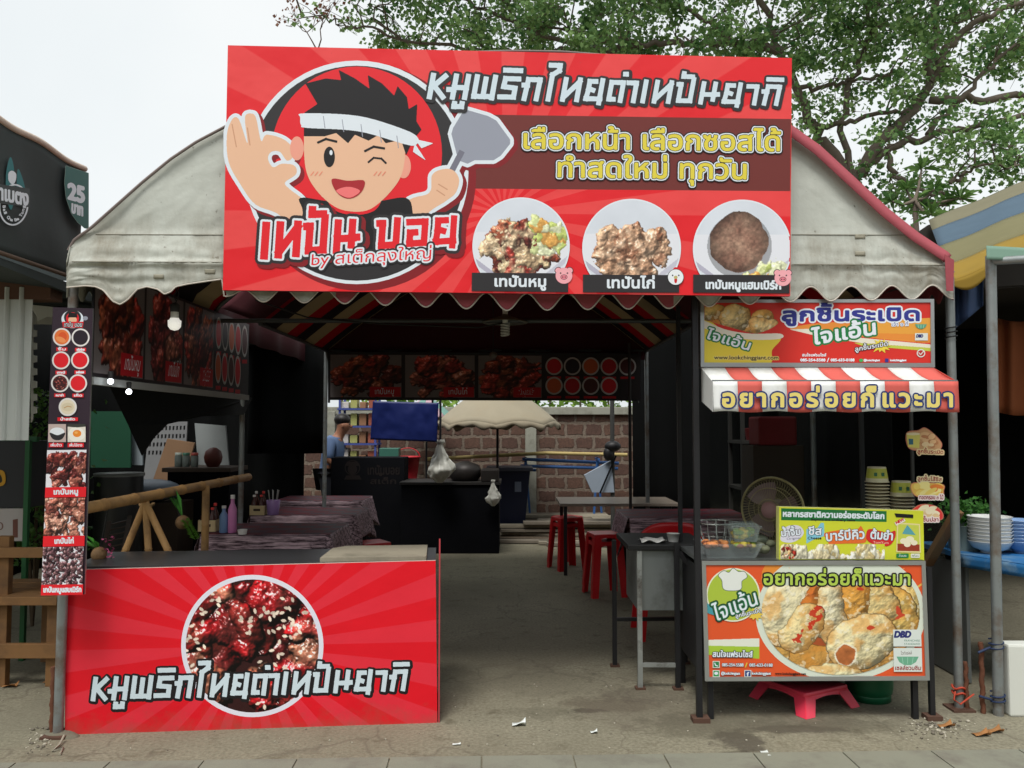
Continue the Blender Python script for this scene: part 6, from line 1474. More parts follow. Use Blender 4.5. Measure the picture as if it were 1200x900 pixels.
def condiments():
    kr = mat('kraft_box', (206, 184, 140), .7, 0, .08); gls = mat('bottle_dark', (70, 34, 26), .25); rl = mat('red_lid', (200, 44, 36), .4); wl = mat('white_lid', (214, 210, 204), .4)
    pkb = mat('pink_bottle', (196, 120, 170), .35); blb = mat('blue_bottle', (110, 140, 180), .35); pur = mat('purple_basket', (130, 100, 150), .5)
    def bottle(mb, p, r, h, m, lid):
        mb.lathe(p, [(r*.95, 0), (r, .01), (r, h*.62), (r*.45, h*.78), (r*.42, h*.9)], m, 14); mb.lathe(p + Vector((0, 0, h*.9)), [(r*.5, 0), (r*.5, h*.1), (0, h*.1)], lid, 12)
    for (px_, py_, z, lb, s) in ((245, 622, .757, 'kraft condiment caddy of bottles on the nearest left table', 1.0), (303, 603, .757, 'kraft condiment caddy of bottles on the middle left table', 1.0)):
        p = G(px_, py_, z); t = thing('condiment_caddy', lb, 'caddy', p, 'condiment caddies')
        mb = MB(); w_, d_, h = .13, .10, .085
        for c, sz in (((0, -d_/2, h/2), (w_, .006, h)), ((0, d_/2, h/2), (w_, .006, h)), ((-w_/2, 0, h/2), (.006, d_ - .007, h)), ((w_/2, 0, h/2), (.006, d_ - .007, h)), ((0, 0, .004), (w_ - .01, d_ - .01, .006))): mb.box(p + Vector(c), sz, kr)
        mb.box(p + Vector((0, -d_/2 - .004, h*.55)), (.06, .002, .02), ink((60, 44, 34))); mb.build('box', t)
        for k, (ox, oy) in enumerate(((-.035, -.02), (.03, -.02), (-.03, .025), (.035, .025))):
            mb = MB(); q_ = p + Vector((ox, oy, .008)); hb = .17 if k < 2 else .2; mb.lathe(q_, [(.024, 0), (.025, .01), (.025, hb*.62), (.011, hb*.78), (.0105, hb*.9)], gls, 14); bo = mb.build('bottle', t); mb = MB(); mb.lathe(q_ + Vector((0, 0, hb*.9)), [(.0125, 0), (.0125, hb*.1), (0, hb*.1)], rl if k % 2 else wl, 12); mb.build('lid', bo)
    for (px_, py_, m, h, lb) in ((262, 624, blb, .2, 'pale blue plastic bottle beside the nearest condiment caddy'), (272, 624, pkb, .28, 'tall pink plastic bottle on the nearest left table')):
        p = G(px_, py_, .757); t = thing('bottle', lb, 'bottle', p); mb = MB(); bottle(mb, p, .032, h, m, wl); mb.build('body', t)
    p = G(284, 626, .757); mb = MB(); mb.lathe(p, [(.03, 0), (.035, .035), (.033, .035), (.028, .004)], wl, 16); tag(mb.build('ashtray'), 'small white dish on the nearest left tablecloth', 'dish')
    p = G(320, 603, .757); t = thing('cutlery_basket', 'small purple basket of cutlery on the middle left table', 'basket', p)
    mb = MB(); mb.lathe(p, [(.05, 0), (.062, .13), (.056, .13), (.046, .006)], pur, 18); mb.build('basket', t)
    for k in range(7):
        mb = MB(); mb.tube([p + Vector((.02*math.cos(k), .02*math.sin(k), .02)), p + Vector((.05*math.cos(k), .05*math.sin(k), .22))], .004, mat('cutlery', (190, 190, 190), .3, .9), 5); mb.build('spoon', t)
condiments()

# ------------------------------------------------------------------ stools and the plastic chair
def red_stools():
    g = 'red plastic stools'; p = G(709, 698)
    s0 = stool('stool', 'nearest tall red plastic stool beside the bare table', (p.x, p.y + .05, 0), .5, .33, redp, g, R(12))
    dup(s0, (p.x, p.y + .05, .07), 'red plastic stool nested on top of the nearest one', R(0), g)
    p = G(665, 668); dup(s0, (p.x, p.y + .1, 0), 'red plastic stool at the left end of the bare table', R(10), g); dup(s0, (p.x, p.y + .1, .06), 'red plastic stool nested on the left stool by the bare table', R(10), g)
    dup(s0, (p.x + .05, p.y + .75, .0), 'red plastic stool half hidden behind the left pair', R(30), g)
    dup(s0, (-1.18, 6.5, 0), 'red plastic stool at the right end of the nearest left table', R(5), g)
    dup(s0, (-1.7, 6.3, 0), 'red plastic stool tucked under the nearest left table', R(8), g)
    dup(s0, (-1.28, 7.5, 0), 'red plastic stool at the end of the middle left table', R(20), g)
red_stools()
def chair():
    p = Vector((1.17, 6.15, 0)); t = thing('plastic_chair', 'red plastic chair with a slotted rounded back behind the stove stand', 'chair', p)
    mb = MB(); mb.box(p + Vector((0, 0, .43)), (.44, .42, .03), redp, None, .012); mb.build('seat', t)
    mb = MB(); y = .20                                  # backrest panel, curved, with slots
    def bp(u, v):
        x = (u - .5) * .48; top = .86 - .09 * (2*u - 1) ** 4 - .02 * (2*u-1) ** 2
        return p + Vector((x, -y + .10 * (2*u - 1) ** 2 - .05 * v, .45 + (top - .45) * v))
    nu, nv = 36, 12; W = nu + 1
    vs = [bp(i/nu, j/nv) for j in range(nv+1) for i in range(W)]; fs = []
    for j in range(nv):
        for i in range(nu):
            if 4 <= i < 32 and 2 <= j < 8 and i % 4 in (1, 2): continue
            fs.append((j*W+i, j*W+i+1, (j+1)*W+i+1, (j+1)*W+i))
    mb.add(vs, fs, redp, True); mb.build('backrest', t, .012)
    for sx in (-1, 1):
        for sy in (-1, 1): mb = MB(); mb.bar(p + Vector((sx*.23, sy*.21, 0)), p + Vector((sx*.19, sy*.18, .42)), .045, redp, .02); mb.build('leg', t)
        mb = MB(); mb.tube([p + Vector((sx*.23, -.12, .62)), p + Vector((sx*.245, .05, .64)), p + Vector((sx*.235, .19, .60)), p + Vector((sx*.2, .2, .44))], .018, redp, 8); mb.build('armrest', t)
chair()

# ------------------------------------------------------------------ back of the tent
blk = mat('black_counter', (15, 16, 20), .85, 0, .3, 5, .1, 20, spec=.1); dwood = mat('dark_wood', (66, 54, 44), .7, 0, .2, 4, .1, 30)
def back():
    # dark booth in the middle
    D = 10.0; a, b = P(470, 568, D), P(585, 568, D); zt = a.z
    t = thing('booth', 'black covered serving booth in the middle of the back', 'counter', ((a.x+b.x)/2, D + .35, 0))
    mb = MB(); mb.box(((a.x+b.x)/2, D + .35, zt/2), (b.x-a.x, .7, zt - .001), blk, None, .01); mb.build('body', t)
    mb = MB(); mb.box(((a.x+b.x)/2, D + .35, zt + .015), (b.x-a.x + .04, .74, .03), mat('booth_top', (40, 38, 36), .6)); mb.build('top', t)
    # things on it
    dkm = mat('dark_pot', (44, 40, 38), .5, .3)
    p = P(545, 560, D + .3); mb = MB(); mb.lathe((p.x, p.y, zt + .031), [(.16, 0), (.2, .05), (.2, .14), (.17, .2), (.05, .24), (0, .25)], dkm, 24); tag(mb.build('pot'), 'dark lidded pot on the middle booth', 'pot')
    p = P(565, 560, D + .15); mb = MB(); mb.box((p.x + .1, p.y, zt + .11), (.22, .3, .16), dkm, None, .02); tag(mb.build('gas_burner'), 'dark burner box standing beside the pot on the booth', 'burner')
    pb = mat('plastic_bag', (206, 206, 196), .35, 0, .12, 14, .2, 30)
    def bag(lb, c, w_, h, seed):
        rg = np.random.default_rng(seed); nz = fbm(40, 60, 8, rg); mb = MB()
        def f(u, v):
            a = u * 2 * math.pi; r = w_ * (.10 + 1.15 * (max(0, 1 - abs(v - .3) / .72)) ** 1.3 + .22 * (v > .9)) * min(1, .35 + v * 5) ; k = .45 + 1.1 * nz[int(v*39), int(abs(u - .5) * 2 * 58)] + .12 * math.sin(u * 44 + v * 4)
            return Vector((c.x + r * k * math.cos(a), c.y + r * k * .6 * math.sin(a), c.z - h + h * v))
        mb.grid(f, 56, 30, pb); tag(mb.build('plastic_bag'), lb, 'plastic bag', 'hanging plastic bags')
    c = P(516, 515, 9.8); bag('large white plastic bag hanging beside the blue tarp', c, .13, .52, 5)
    mb = MB(); mb.tube([(c.x, c.y, 0.9), (c.x, c.y, 2.4)], .014, steel, 8); tag(mb.build('pole'), 'thin dark pole carrying the white plastic bag', 'pole')
    c = P(578, 562, 9.9); bag('small white plastic bag hanging at the right end of the black booth', c, .07, .32, 6)
    # left booth with a faint shop mark
    D = 10.3; q = [(388, 535), (474, 537), (474, 612), (388, 612)]
    BD = Board(P(430, 570, D), (0, -1, 0)); t = thing('booth', 'dark booth with a faint cook mark behind the left tables', 'counter', (P(430, 600, D).x, D + .2, 0))
    a, b = BD.pt(388, 536), BD.pt(474, 536)
    mb = MB(); mb.box(((a.x+b.x)/2, D + .201, a.z/2), (b.x-a.x, .4, a.z), blk, None, .01); mb.build('body', t)
    mb = MB(); fm = ink((36, 31, 30)); BD.L = 6
    BD.ring(mb, 413, 548, 8, 9, fm, 40); BD.ell(mb, 413, 550, 5.5, 6, fm, 30); BD.poly(mb, [(405, 546), (421, 546), (419, 541), (407, 541)], fm); BD.poly(mb, [(403, 562), (424, 562), (421, 557), (406, 557)], fm)
    BD.ring(mb, 446, 556, 0.1, 2, fm, 20); BD.text(mb, 'เทปันบอย', (431, 556), (468, 556), 8, fm, [(.4, fm)], 0, 4); BD.text(mb, 'สเต็ก', (434, 567), (464, 567), 5, fm, [(.3, fm)], 0, 4); mb.build('shop_mark', t)
    # blue tarp, hung flat from a line
    mb = MB(); bt = mat('blue_tarp', (16, 34, 100), .5, 0, .08, 2, .08, 12); D = 9.6
    rgn = np.random.default_rng(3); nz = fbm(30, 60, 14, rgn); tp = tofr([(437, 470), (514, 472), (512, 518), (434, 515)])
    mb.grid(lambda u, v: P(*tp(u, v), D + .05 * (nz[int(v*29), int(u*59)] - .5)), 30, 18, bt); tag(mb.build('blue_tarp', None, .004), 'blue tarpaulin sheet hanging at the back of the tent', 'tarpaulin')
    # low concrete strip, planks, block wall
    wallm = bpy.data.materials.new('laterite_blocks'); wallm.use_nodes = True; t_ = wallm.node_tree; b_ = t_.nodes['Principled BSDF']; b_.inputs['Roughness'].default_value = .9
    g = t_.nodes.new('ShaderNodeNewGeometry'); sp2 = t_.nodes.new('ShaderNodeSeparateXYZ'); t_.links.new(g.outputs['Position'], sp2.inputs[0]); cb = t_.nodes.new('ShaderNodeCombineXYZ'); t_.links.new(sp2.outputs['X'], cb.inputs[0]); t_.links.new(sp2.outputs['Z'], cb.inputs[1])
    nn = t_.nodes.new('ShaderNodeTexNoise'); nn.inputs['Scale'].default_value = 14; nn.inputs['Detail'].default_value = 5; t_.links.new(g.outputs['Position'], nn.inputs['Vector'])
    vm = t_.nodes.new('ShaderNodeVectorMath'); vm.operation = 'MULTIPLY_ADD'; t_.links.new(nn.outputs['Color'], vm.inputs[0]); vm.inputs[1].default_value = (.07, .07, 0); t_.links.new(cb.outputs[0], vm.inputs[2])
    br = t_.nodes.new('ShaderNodeTexBrick'); t_.links.new(vm.outputs[0], br.inputs['Vector']); br.inputs['Color1'].default_value = rgb(88, 57, 43); br.inputs['Color2'].default_value = rgb(72, 46, 37); br.inputs['Mortar'].default_value = rgb(116, 98, 82)
    br.inputs['Scale'].default_value = 1; br.inputs['Brick Width'].default_value = .29; br.inputs['Row Height'].default_value = .205; br.inputs['Mortar Size'].default_value = .026; br.inputs['Mortar Smooth'].default_value = .3
    n2 = t_.nodes.new('ShaderNodeTexNoise'); n2.inputs['Scale'].default_value = 40; n2.inputs['Detail'].default_value = 6; t_.links.new(g.outputs['Position'], n2.inputs['Vector'])
    mx = t_.nodes.new('ShaderNodeMix'); mx.data_type = 'RGBA'; mx.blend_type = 'MULTIPLY'; mx.inputs[0].default_value = .95; t_.links.new(br.outputs['Color'], mx.inputs[6]); t_.links.new(n2.outputs['Fac'], mx.inputs[7])
    gm = t_.nodes.new('ShaderNodeGamma'); gm.inputs[1].default_value = .72; t_.links.new(mx.outputs[2], gm.inputs[0]); t_.links.new(gm.outputs[0], b_.inputs['Base Color'])
    bp = t_.nodes.new('ShaderNodeBump'); bp.inputs['Strength'].default_value = .8; bp.inputs['Distance'].default_value = .03; t_.links.new(br.outputs['Fac'], bp.inputs['Height']); bp.invert = True; t_.links.new(bp.outputs[0], b_.inputs['Normal'])
    D = 12.6; zt = P(660, 486, D).z
    conc = mat('concrete_post', (150, 150, 138), .85, 0, .1, 5, .2, 40, dirt=(110, 108, 96), dscale=4)
    t = thing('block_wall', 'red laterite block wall with a pale concrete post at the back', 'wall', (0, D, 0))
    mb = MB(); mb.box((0, D + .08, zt / 2), (14, .14, zt), wallm); mb.build('wall', t)
    mb = MB(); mb.box((0, D + .06, zt + .06), (14, .24, .12), conc, None, .01); mb.build('coping', t)
    p = P(622, 530, D - .06)
    for dx in (0, -3.1, 3.1, -6, 6): mb = MB(); mb.box((p.x + dx, D - .04, (zt + .05) / 2), (.17, .14, zt + .05), conc, None, .008); mb.build('post', t)
    # planks stacked on the ground
    pk = [mat('plank_grey', (118, 110, 98), .85, 0, .2, 6, .2, 30), mat('plank_brown', (96, 84, 70), .85, 0, .2, 6, .2, 30), mat('plank_pale', (142, 134, 118), .85, 0, .2, 6, .2, 30)]
    rg = random.Random(11)
    t = thing('plank_pile', 'pile of weathered planks lying in front of the block wall', 'planks', (1, 11.8, 0))
    for k in range(30):
        r_ = k // 6; y = 11.25 + (k % 6) * .19 + rg.uniform(-.04, .04); x = rg.uniform(.3, 2.2); L = rg.uniform(1.6, 3.2)
        mb = MB(); mb.box((x, y, .03 + r_ * .052), (L, .17, .04), pk[rg.randrange(3)], Euler((0, 0, rg.uniform(-.06, .06))), .004); mb.build('plank', t)
    for k, (x, y) in enumerate(((.1, 10.9), (.35, 11.0), (.9, 10.75), (1.0, 10.6))):
        mb = MB(); mb.box((x, y, .03), (1.1, .17, .04), pk[k % 3], Euler((0, 0, rg.uniform(-.1, .1))), .004); mb.build('plank', t)
    # blue pipes and a bamboo pole leaning on trestles
    bpi = mat('blue_pipe', (50, 92, 150), .4, 0, .1, 4); yb = mat('yellow_bamboo', (176, 156, 100), .6, 0, .15, 8)
    for (a, b, lb, r_) in (((612, 538), (725, 543), 'uppermost blue water pipe before the block wall', .025), ((610, 546), (724, 549), 'lower blue water pipe before the block wall', .025), ((575, 549), (628, 551), 'short blue pipe lying at the left of the others', .022)):
        mb = MB(); mb.tube([P(*a, 12.2), P(*b, 12.3)], r_, bpi, 10); tag(mb.build('water_pipe'), lb, 'pipe', 'blue water pipes')
    mb = MB(); mb.tube([P(500, 538, 12.25), P(640, 531, 12.15), P(735, 533, 12.2)], .028, yb, 10); tag(mb.build('bamboo_pole'), 'long yellow bamboo pole lying across the trestles before the wall', 'bamboo pole')
    for k, x in enumerate((616, 700)):
        t = thing('trestle', ['blue trestle leg by the concrete post', 'blue trestle leg by the white sack'][k], 'trestle', (P(x, 540, 12.2).x, 12.2, 0)); p = P(x, 534, 12.22)
        for s in (-1, 1): mb = MB(); mb.bar((p.x + s*.08, 12.2 + s * .06, 0), (p.x, 12.22, p.z - .02), .03, bpi); mb.build('leg', t)
        mb = MB(); mb.bar((p.x, 12.0, p.z - .05), (p.x, 12.45, p.z - .05), .03, bpi); mb.build('beam', t)
    # wheeled bin
    D = 11.4; a, b = P(572, 552, D), P(622, 552, D); nb = mat('bin_navy', (30, 36, 62), .5, 0, .08); zt = a.z
    t = thing('wheeled_bin', 'navy blue wheeled rubbish bin under the market umbrella', 'bin', ((a.x+b.x)/2, D + .3, 0))
    w0, w1 = .21, .29; cx = (a.x+b.x)/2; cy = D + .3
    vs = [(cx + sx*w0, cy + sy*w0, .1) for sx, sy in ((-1,-1),(1,-1),(1,1),(-1,1))] + [(cx + sx*w1, cy + sy*w1, zt) for sx, sy in ((-1,-1),(1,-1),(1,1),(-1,1))]
    mb = MB(); mb.add(vs, [(3,2,1,0), (4,5,6,7), (0,1,5,4), (1,2,6,5), (2,3,7,6), (3,0,4,7)], nb); mb.build('body', t)
    mb = MB(); mb.box((cx, cy - .02, zt + .025), (.66, .64, .05), mat('bin_lid', (80, 84, 100), .5), None, .015); mb.build('lid', t)
    mb = MB(); mb.box((cx + .12, cy - w1 - .001, zt - .22), (.09, .012, .14), ink((120, 130, 150))); mb.build('label', t)
    for s in (-1, 1): mb = MB(); mb.lathe((cx + s*.2, cy + .15, .1), [(.1, -.02), (.1, .02)], blk, 18, Euler((0, R(90), 0)).to_matrix()); mb.build('wheel', t)
    # white sack on a frame
    D = 11.0; sk = mat('white_sack', (150, 162, 176), .5, 0, .08, 5); mb = MB(); T_ = [(685, 557), (716, 540), (720, 577), (694, 577)]
    mb.prism([P(*q, D) for q in T_], (0, .12, 0), sk); tag(mb.build('white_board'), 'pale grey plastic sheet propped against the pole right of the pipes', 'plastic sheet')
    mb = MB(); mb.tube([P(703, 578, D - .04), P(722, 534, D - .04)], .012, blk, 8); tag(mb.build('broom_handle'), 'dark stick leaning across the pale plastic sheet', 'stick')
    mb = MB(); c = P(718, 523, D - .05); mb.sphere(c, .1, mat('black_bag', (24, 24, 26), .5, 0, .1, 8, .4, 14), 16, 12, (1.1, .8, .75)); mb.sphere(c + Vector((-.06, 0, -.1)), .075, mat('black_bag', (24, 24, 26)), 14, 10, (.9, .8, 1.3)); tag(mb.build('black_bag'), 'black bag hanging on the back right pole', 'bag')
    mb = MB(); p = P(718, 500, D); mb.tube([(p.x, D + .05, 0), (p.x, D + .05, 3)], .03, mat('old_post', (60, 60, 58), .7), 10); tag(mb.build('tent_post'), 'dark steel post at the back right beside the pale sheet', 'post')
    # market umbrella
    D = 11.3; c = P(583, 490, D); Rr = 74 / 950 * D; zr = P(583, 498, D).z; za = zr + .60
    um = mat('umbrella_cloth', (150, 141, 121), .8, 0, .12, 5, .1, 20, dirt=(150, 138, 116), dscale=3)
    t = thing('market_umbrella', 'worn cream market umbrella open in front of the block wall', 'umbrella', (c.x, D, 0))
    mb = MB(); n = 8
    def uf(u, v):
        a = u * 2 * math.pi; rb = Rr * v; k = abs(math.sin(a * n / 2)); return Vector((c.x + rb * math.cos(a) * (1 - .05 * k * v), D + rb * math.sin(a) * (1 - .05 * k * v), za - (za - zr) * v ** 1.35 + .05 * k * v * v))
    mb.grid(uf, 64, 14, um); cn = mb.build('canopy', t, .003)
    mb = MB(); nzv = random.Random(2); mb.grid(lambda u, v: uf(u, 1) + Vector((0, 0, -(.07 + .04 * math.sin(u * 90) * math.sin(u * 37)) * v)), 160, 2, um); mb.build('valance', cn, .002)
    mb = MB(); mb.tube([(c.x, D, 0), (c.x, D, za)], .018, steel, 10); mb.build('pole', t)
    for k in range(n): mb = MB(); mb.tube([uf(k / n, .02) - Vector((0, 0, .02)), uf(k / n, .5) - Vector((0, 0, .02)), uf(k / n, .99) - Vector((0, 0, .02))], .006, steel, 5); mb.build('rib', t)
    # second umbrella, greenish
    D = 12.0; c = P(500, 486, D); zr = P(500, 489, D).z; Rr = .42; za = zr + .3; tq = mat('teal_cloth', (110, 150, 140), .8, 0, .15); pq = mat('pink_cloth', (180, 150, 160), .8, 0, .1)
    t = thing('market_umbrella', 'small teal and pink umbrella behind the blue tarp', 'umbrella', (c.x, D, 0)); mb = MB()
    for k in range(8): mb.grid(lambda u, v, k=k: Vector((c.x + Rr * v * math.cos((k + u) * math.pi / 4), D + Rr * v * math.sin((k + u) * math.pi / 4), za - (za - zr) * v ** 1.3)), 6, 8, tq if k % 2 else pq)
    mb.build('canopy', t, .003); mb = MB(); mb.tube([(c.x, D, 0), (c.x, D, za)], .015, steel, 8); mb.build('pole', t)
    # stall clutter far left: shelf of goods, red basket, green crate
    D = 11.6; sh = mat('shelf_paint', (70, 84, 150), .5); t = thing('goods_shelf', 'blue framed shelf of packed goods behind the dark booth', 'shelf', (P(420, 500, D).x, D, 0))
    xa, xb = P(398, 500, D).x, P(440, 500, D).x
    for x in (xa, xb):
        for y in (D, D + .35): mb = MB(); mb.bar((x, y, 0), (x, y, 2.1), .03, sh); mb.build('upright', t)
    rg = random.Random(6); goods = [(196, 180, 120), (190, 196, 200), (150, 110, 80), (206, 200, 190), (90, 100, 140), (160, 90, 70), (170, 170, 100)]
    for z in (1.05, 1.3, 1.55, 1.8):
        mb = MB(); mb.box(((xa+xb)/2, D + .17, z), (xb-xa + .06, .4, .025), sh); mb.build('shelf_board', t)
        for k in range(4):
            w_ = (xb-xa)/4.4; hh = rg.uniform(.08, .2); mb = MB(); mb.box((xa + (k + .5) * (xb-xa)/4, D + .14, z + .014 + hh/2), (w_ * rg.uniform(.7, .95), .2, hh), mat('goods_%d' % (k % 7), goods[(k * 3 + int(z*10)) % 7], .5), None, .008); mb.build('packet', t)
    rb = mat('red_basket', (186, 40, 50), .5); p = P(478, 545, 11.0); t = thing('plastic_basket', 'red plastic basket behind the left dark booth', 'basket', (p.x, p.y, p.z - .2))
    mb = MB(); mb.lathe((p.x, p.y, p.z - .2), [(.12, 0), (.16, .3), (.17, .3), (.17, .32), (.15, .32), (.11, .02)], rb, 20); mb.build('basket', t)
    mb = MB(); mb.tube([(p.x + .16*math.cos(a), p.y, p.z + .11 + .12*math.sin(a)) for a in np.linspace(0, math.pi, 16)], .008, rb, 6); mb.build('handle', t)
    mb = MB(); mb.box((p.x - .02, p.y, .42), (.4, .4, .84), dwood, None, .01); tag(mb.build('crate'), 'dark wooden crate that carries the red plastic basket', 'crate')
    p = P(457, 532, 10.9); mb = MB(); mb.box((p.x, p.y, p.z), (.26, .2, .16), mat('green_box', (60, 110, 96), .5), None, .01); mb.box((p.x, p.y + .02, (p.z - .08) / 2), (.34, .3, p.z - .082), dwood); tag(mb.build('green_box'), 'teal box on a dark stand below the blue tarp', 'box')
back()
def person():
    """a cook behind the left booth, turned to the right and bending over the work"""
    D = 10.75; p = P(404, 497, D); px_, pz = p.x, p.z     # head
    sk = mat('skin', (150, 104, 80), .55, 0, .06); sh = mat('blue_shirt', (92, 114, 150), .8, 0, .1, 8); hr = mat('black_hair', (26, 22, 22), .5)
    J = {'pelvis': (-.16, .02, .92, .15), 'belly': (-.15, .02, 1.08, .145), 'chest': (-.11, .01, 1.26, .155), 'neckb': (-.06, 0, 1.38, .08), 'neck': (-.025, 0, 1.44, .062), 'head': (.02, 0, 1.53, .098), 'crown': (.02, 0, 1.60, .098),
         'shl': (-.11, -.19, 1.34, .065), 'ell': (-.13, -.24, 1.08, .05), 'wrl': (.06, -.2, .98, .034), 'hal': (.14, -.18, .97, .03),
         'shr': (-.11, .19, 1.34, .065), 'elr': (-.08, .24, 1.08, .05), 'wrr': (.1, .16, .98, .034), 'har': (.18, .14, .97, .03),
         'hil': (-.17, -.09, .86, .10), 'knl': (-.13, -.1, .47, .075), 'anl': (-.17, -.1, .08, .05), 'tol': (-.05, -.1, .04, .04),
         'hir': (-.17, .09, .86, .10), 'knr': (-.13, .1, .47, .075), 'anr': (-.17, .1, .08, .05), 'tor': (-.05, .1, .04, .04)}
    E = [('pelvis','belly'),('belly','chest'),('chest','neckb'),('neckb','neck'),('neck','head'),('head','crown'),('chest','shl'),('shl','ell'),('ell','wrl'),('wrl','hal'),('chest','shr'),('shr','elr'),('elr','wrr'),('wrr','har'),('pelvis','hil'),('hil','knl'),('knl','anl'),('anl','tol'),('pelvis','hir'),('hir','knr'),('knr','anr'),('anr','tor')]
    ox, oz = px_ - .03, pz - 1.56
    def skinned(name, names, edges, m, grow=0, parent=None, cut=None):
        me = bpy.data.meshes.new(name); me.from_pydata([(J[n][0] + ox, J[n][1] + D, J[n][2] + oz) for n in names], [(names.index(a), names.index(b)) for a, b in edges], [])
        o = bpy.data.objects.new(name, me); COL.objects.link(o); me.materials.append(m)
        md = o.modifiers.new('skin', 'SKIN'); md.use_smooth_shade = True; ss = o.modifiers.new('sub', 'SUBSURF'); ss.levels = 2; ss.render_levels = 2
        for i, n in enumerate(names): me.skin_vertices[0].data[i].radius = (J[n][3] + grow,) * 2; me.skin_vertices[0].data[i].use_root = (i == 0)
        if parent: adopt(o, parent)
        return o
    names = list(J); body = skinned('person', names, E, sk)
    tag(body, 'cook in a pale blue shirt bending to the right behind the left booth', 'person')
    top = ['belly', 'pelvis', 'chest', 'neckb', 'shl', 'shr']; skinned('shirt', top + ['ell', 'elr'], [('belly','pelvis'),('belly','chest'),('chest','neckb'),('chest','shl'),('chest','shr'),('shl','ell'),('shr','elr')], sh, .014, body)
    legs = ['pelvis', 'hil', 'knl', 'anl', 'hir', 'knr', 'anr']; skinned('trousers', legs, [('pelvis','hil'),('hil','knl'),('knl','anl'),('pelvis','hir'),('hir','knr'),('knr','anr')], mat('trousers', (40, 42, 50), .8), .016, body)
    mb = MB(); hc = Vector((J['crown'][0] + ox - .012, D, J['crown'][2] + oz)); mb.sphere(hc + Vector((-.012, 0, .018)), .108, hr, 18, 12, (1.0, .95, .80)); mb.build('hair', body)
    mb = MB(); f = Vector((J['head'][0] + ox + .088, D, J['head'][2] + oz)); mb.sphere(f + Vector((.01, 0, .0)), .018, sk, 8, 6, (1, .7, 1.1)); mb.build('nose', body)
    for s in (-1, 1): mb = MB(); mb.sphere(f + Vector((-.012, s*.032, .03)), .009, hr, 8, 6); mb.build('eye', body); mb = MB(); mb.sphere(f + Vector((-.085, s*.085, .01)), .025, sk, 8, 6, (.8, .4, 1.2)); mb.build('ear', body)
    mb = MB(); mb.sphere(f + Vector((-.004, 0, -.035)), .018, mat('lips', (120, 64, 56), .5), 8, 6, (.5, 1.2, .35)); mb.build('mouth', body)
    for s, w_ in ((-1, 'hal'), (1, 'har')):
        b = Vector((J[w_][0] + ox, J[w_][1] + D, J[w_][2] + oz))
        for k in range(4): mb = MB(); mb.tube([b + Vector((.015, (k - 1.5)*.019, 0)), b + Vector((.05 + .006*(k % 3), (k - 1.5)*.02, -.008)), b + Vector((.072 + .006*(k % 3), (k - 1.5)*.02, -.035))], [.009, .0085, .007], sk, 6); mb.build('finger', body)
        mb = MB(); mb.tube([b + Vector((-.015, -s*.028, 0)), b + Vector((.015, -s*.05, -.01)), b + Vector((.035, -s*.052, -.03))], [.011, .009, .008], sk, 6); mb.build('thumb', body)
person()
# dark cloths added to keep the back of the tent black
def curtains():
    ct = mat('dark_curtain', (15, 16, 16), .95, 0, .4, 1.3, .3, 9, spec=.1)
    def cur(lb, a, b, z0, z1, nm='darkening_curtain', m=ct):
        a, b = Vector(a), Vector(b); d = (b - a); n = Vector((d.y, -d.x, 0)).normalized(); mb = MB(); N = int(d.length * 18)
        mb.grid(lambda u, v: a + d * u + n * (.05 * math.sin(u * N * .33 + 2 * math.sin(u * 7)) + .02 * math.sin(u * N * .9 + 3 * math.sin(u * 5)) * (1 - .6 * v)) + Vector((0, 0, z0 + (z1 - z0) * v)), N * 3, 4, m); return tag(mb.build(nm, None, .004), lb, 'darkening_curtain')
    x0, x1 = P(742, 500, 9.4).x, P(1240, 500, 9.4).x
    cur('black cloth added to darken the back right of the tent', (x0, 9.45, 0), (x1 + 2, 9.45, 0), 0, 3.4)
    cur('black cloth added beside the dark booth to darken the back left', (P(290, 500, 9.1).x, 9.1, 0), (P(382, 500, 9.1).x, 9.1, 0), 1.25, 2.5)
curtains()

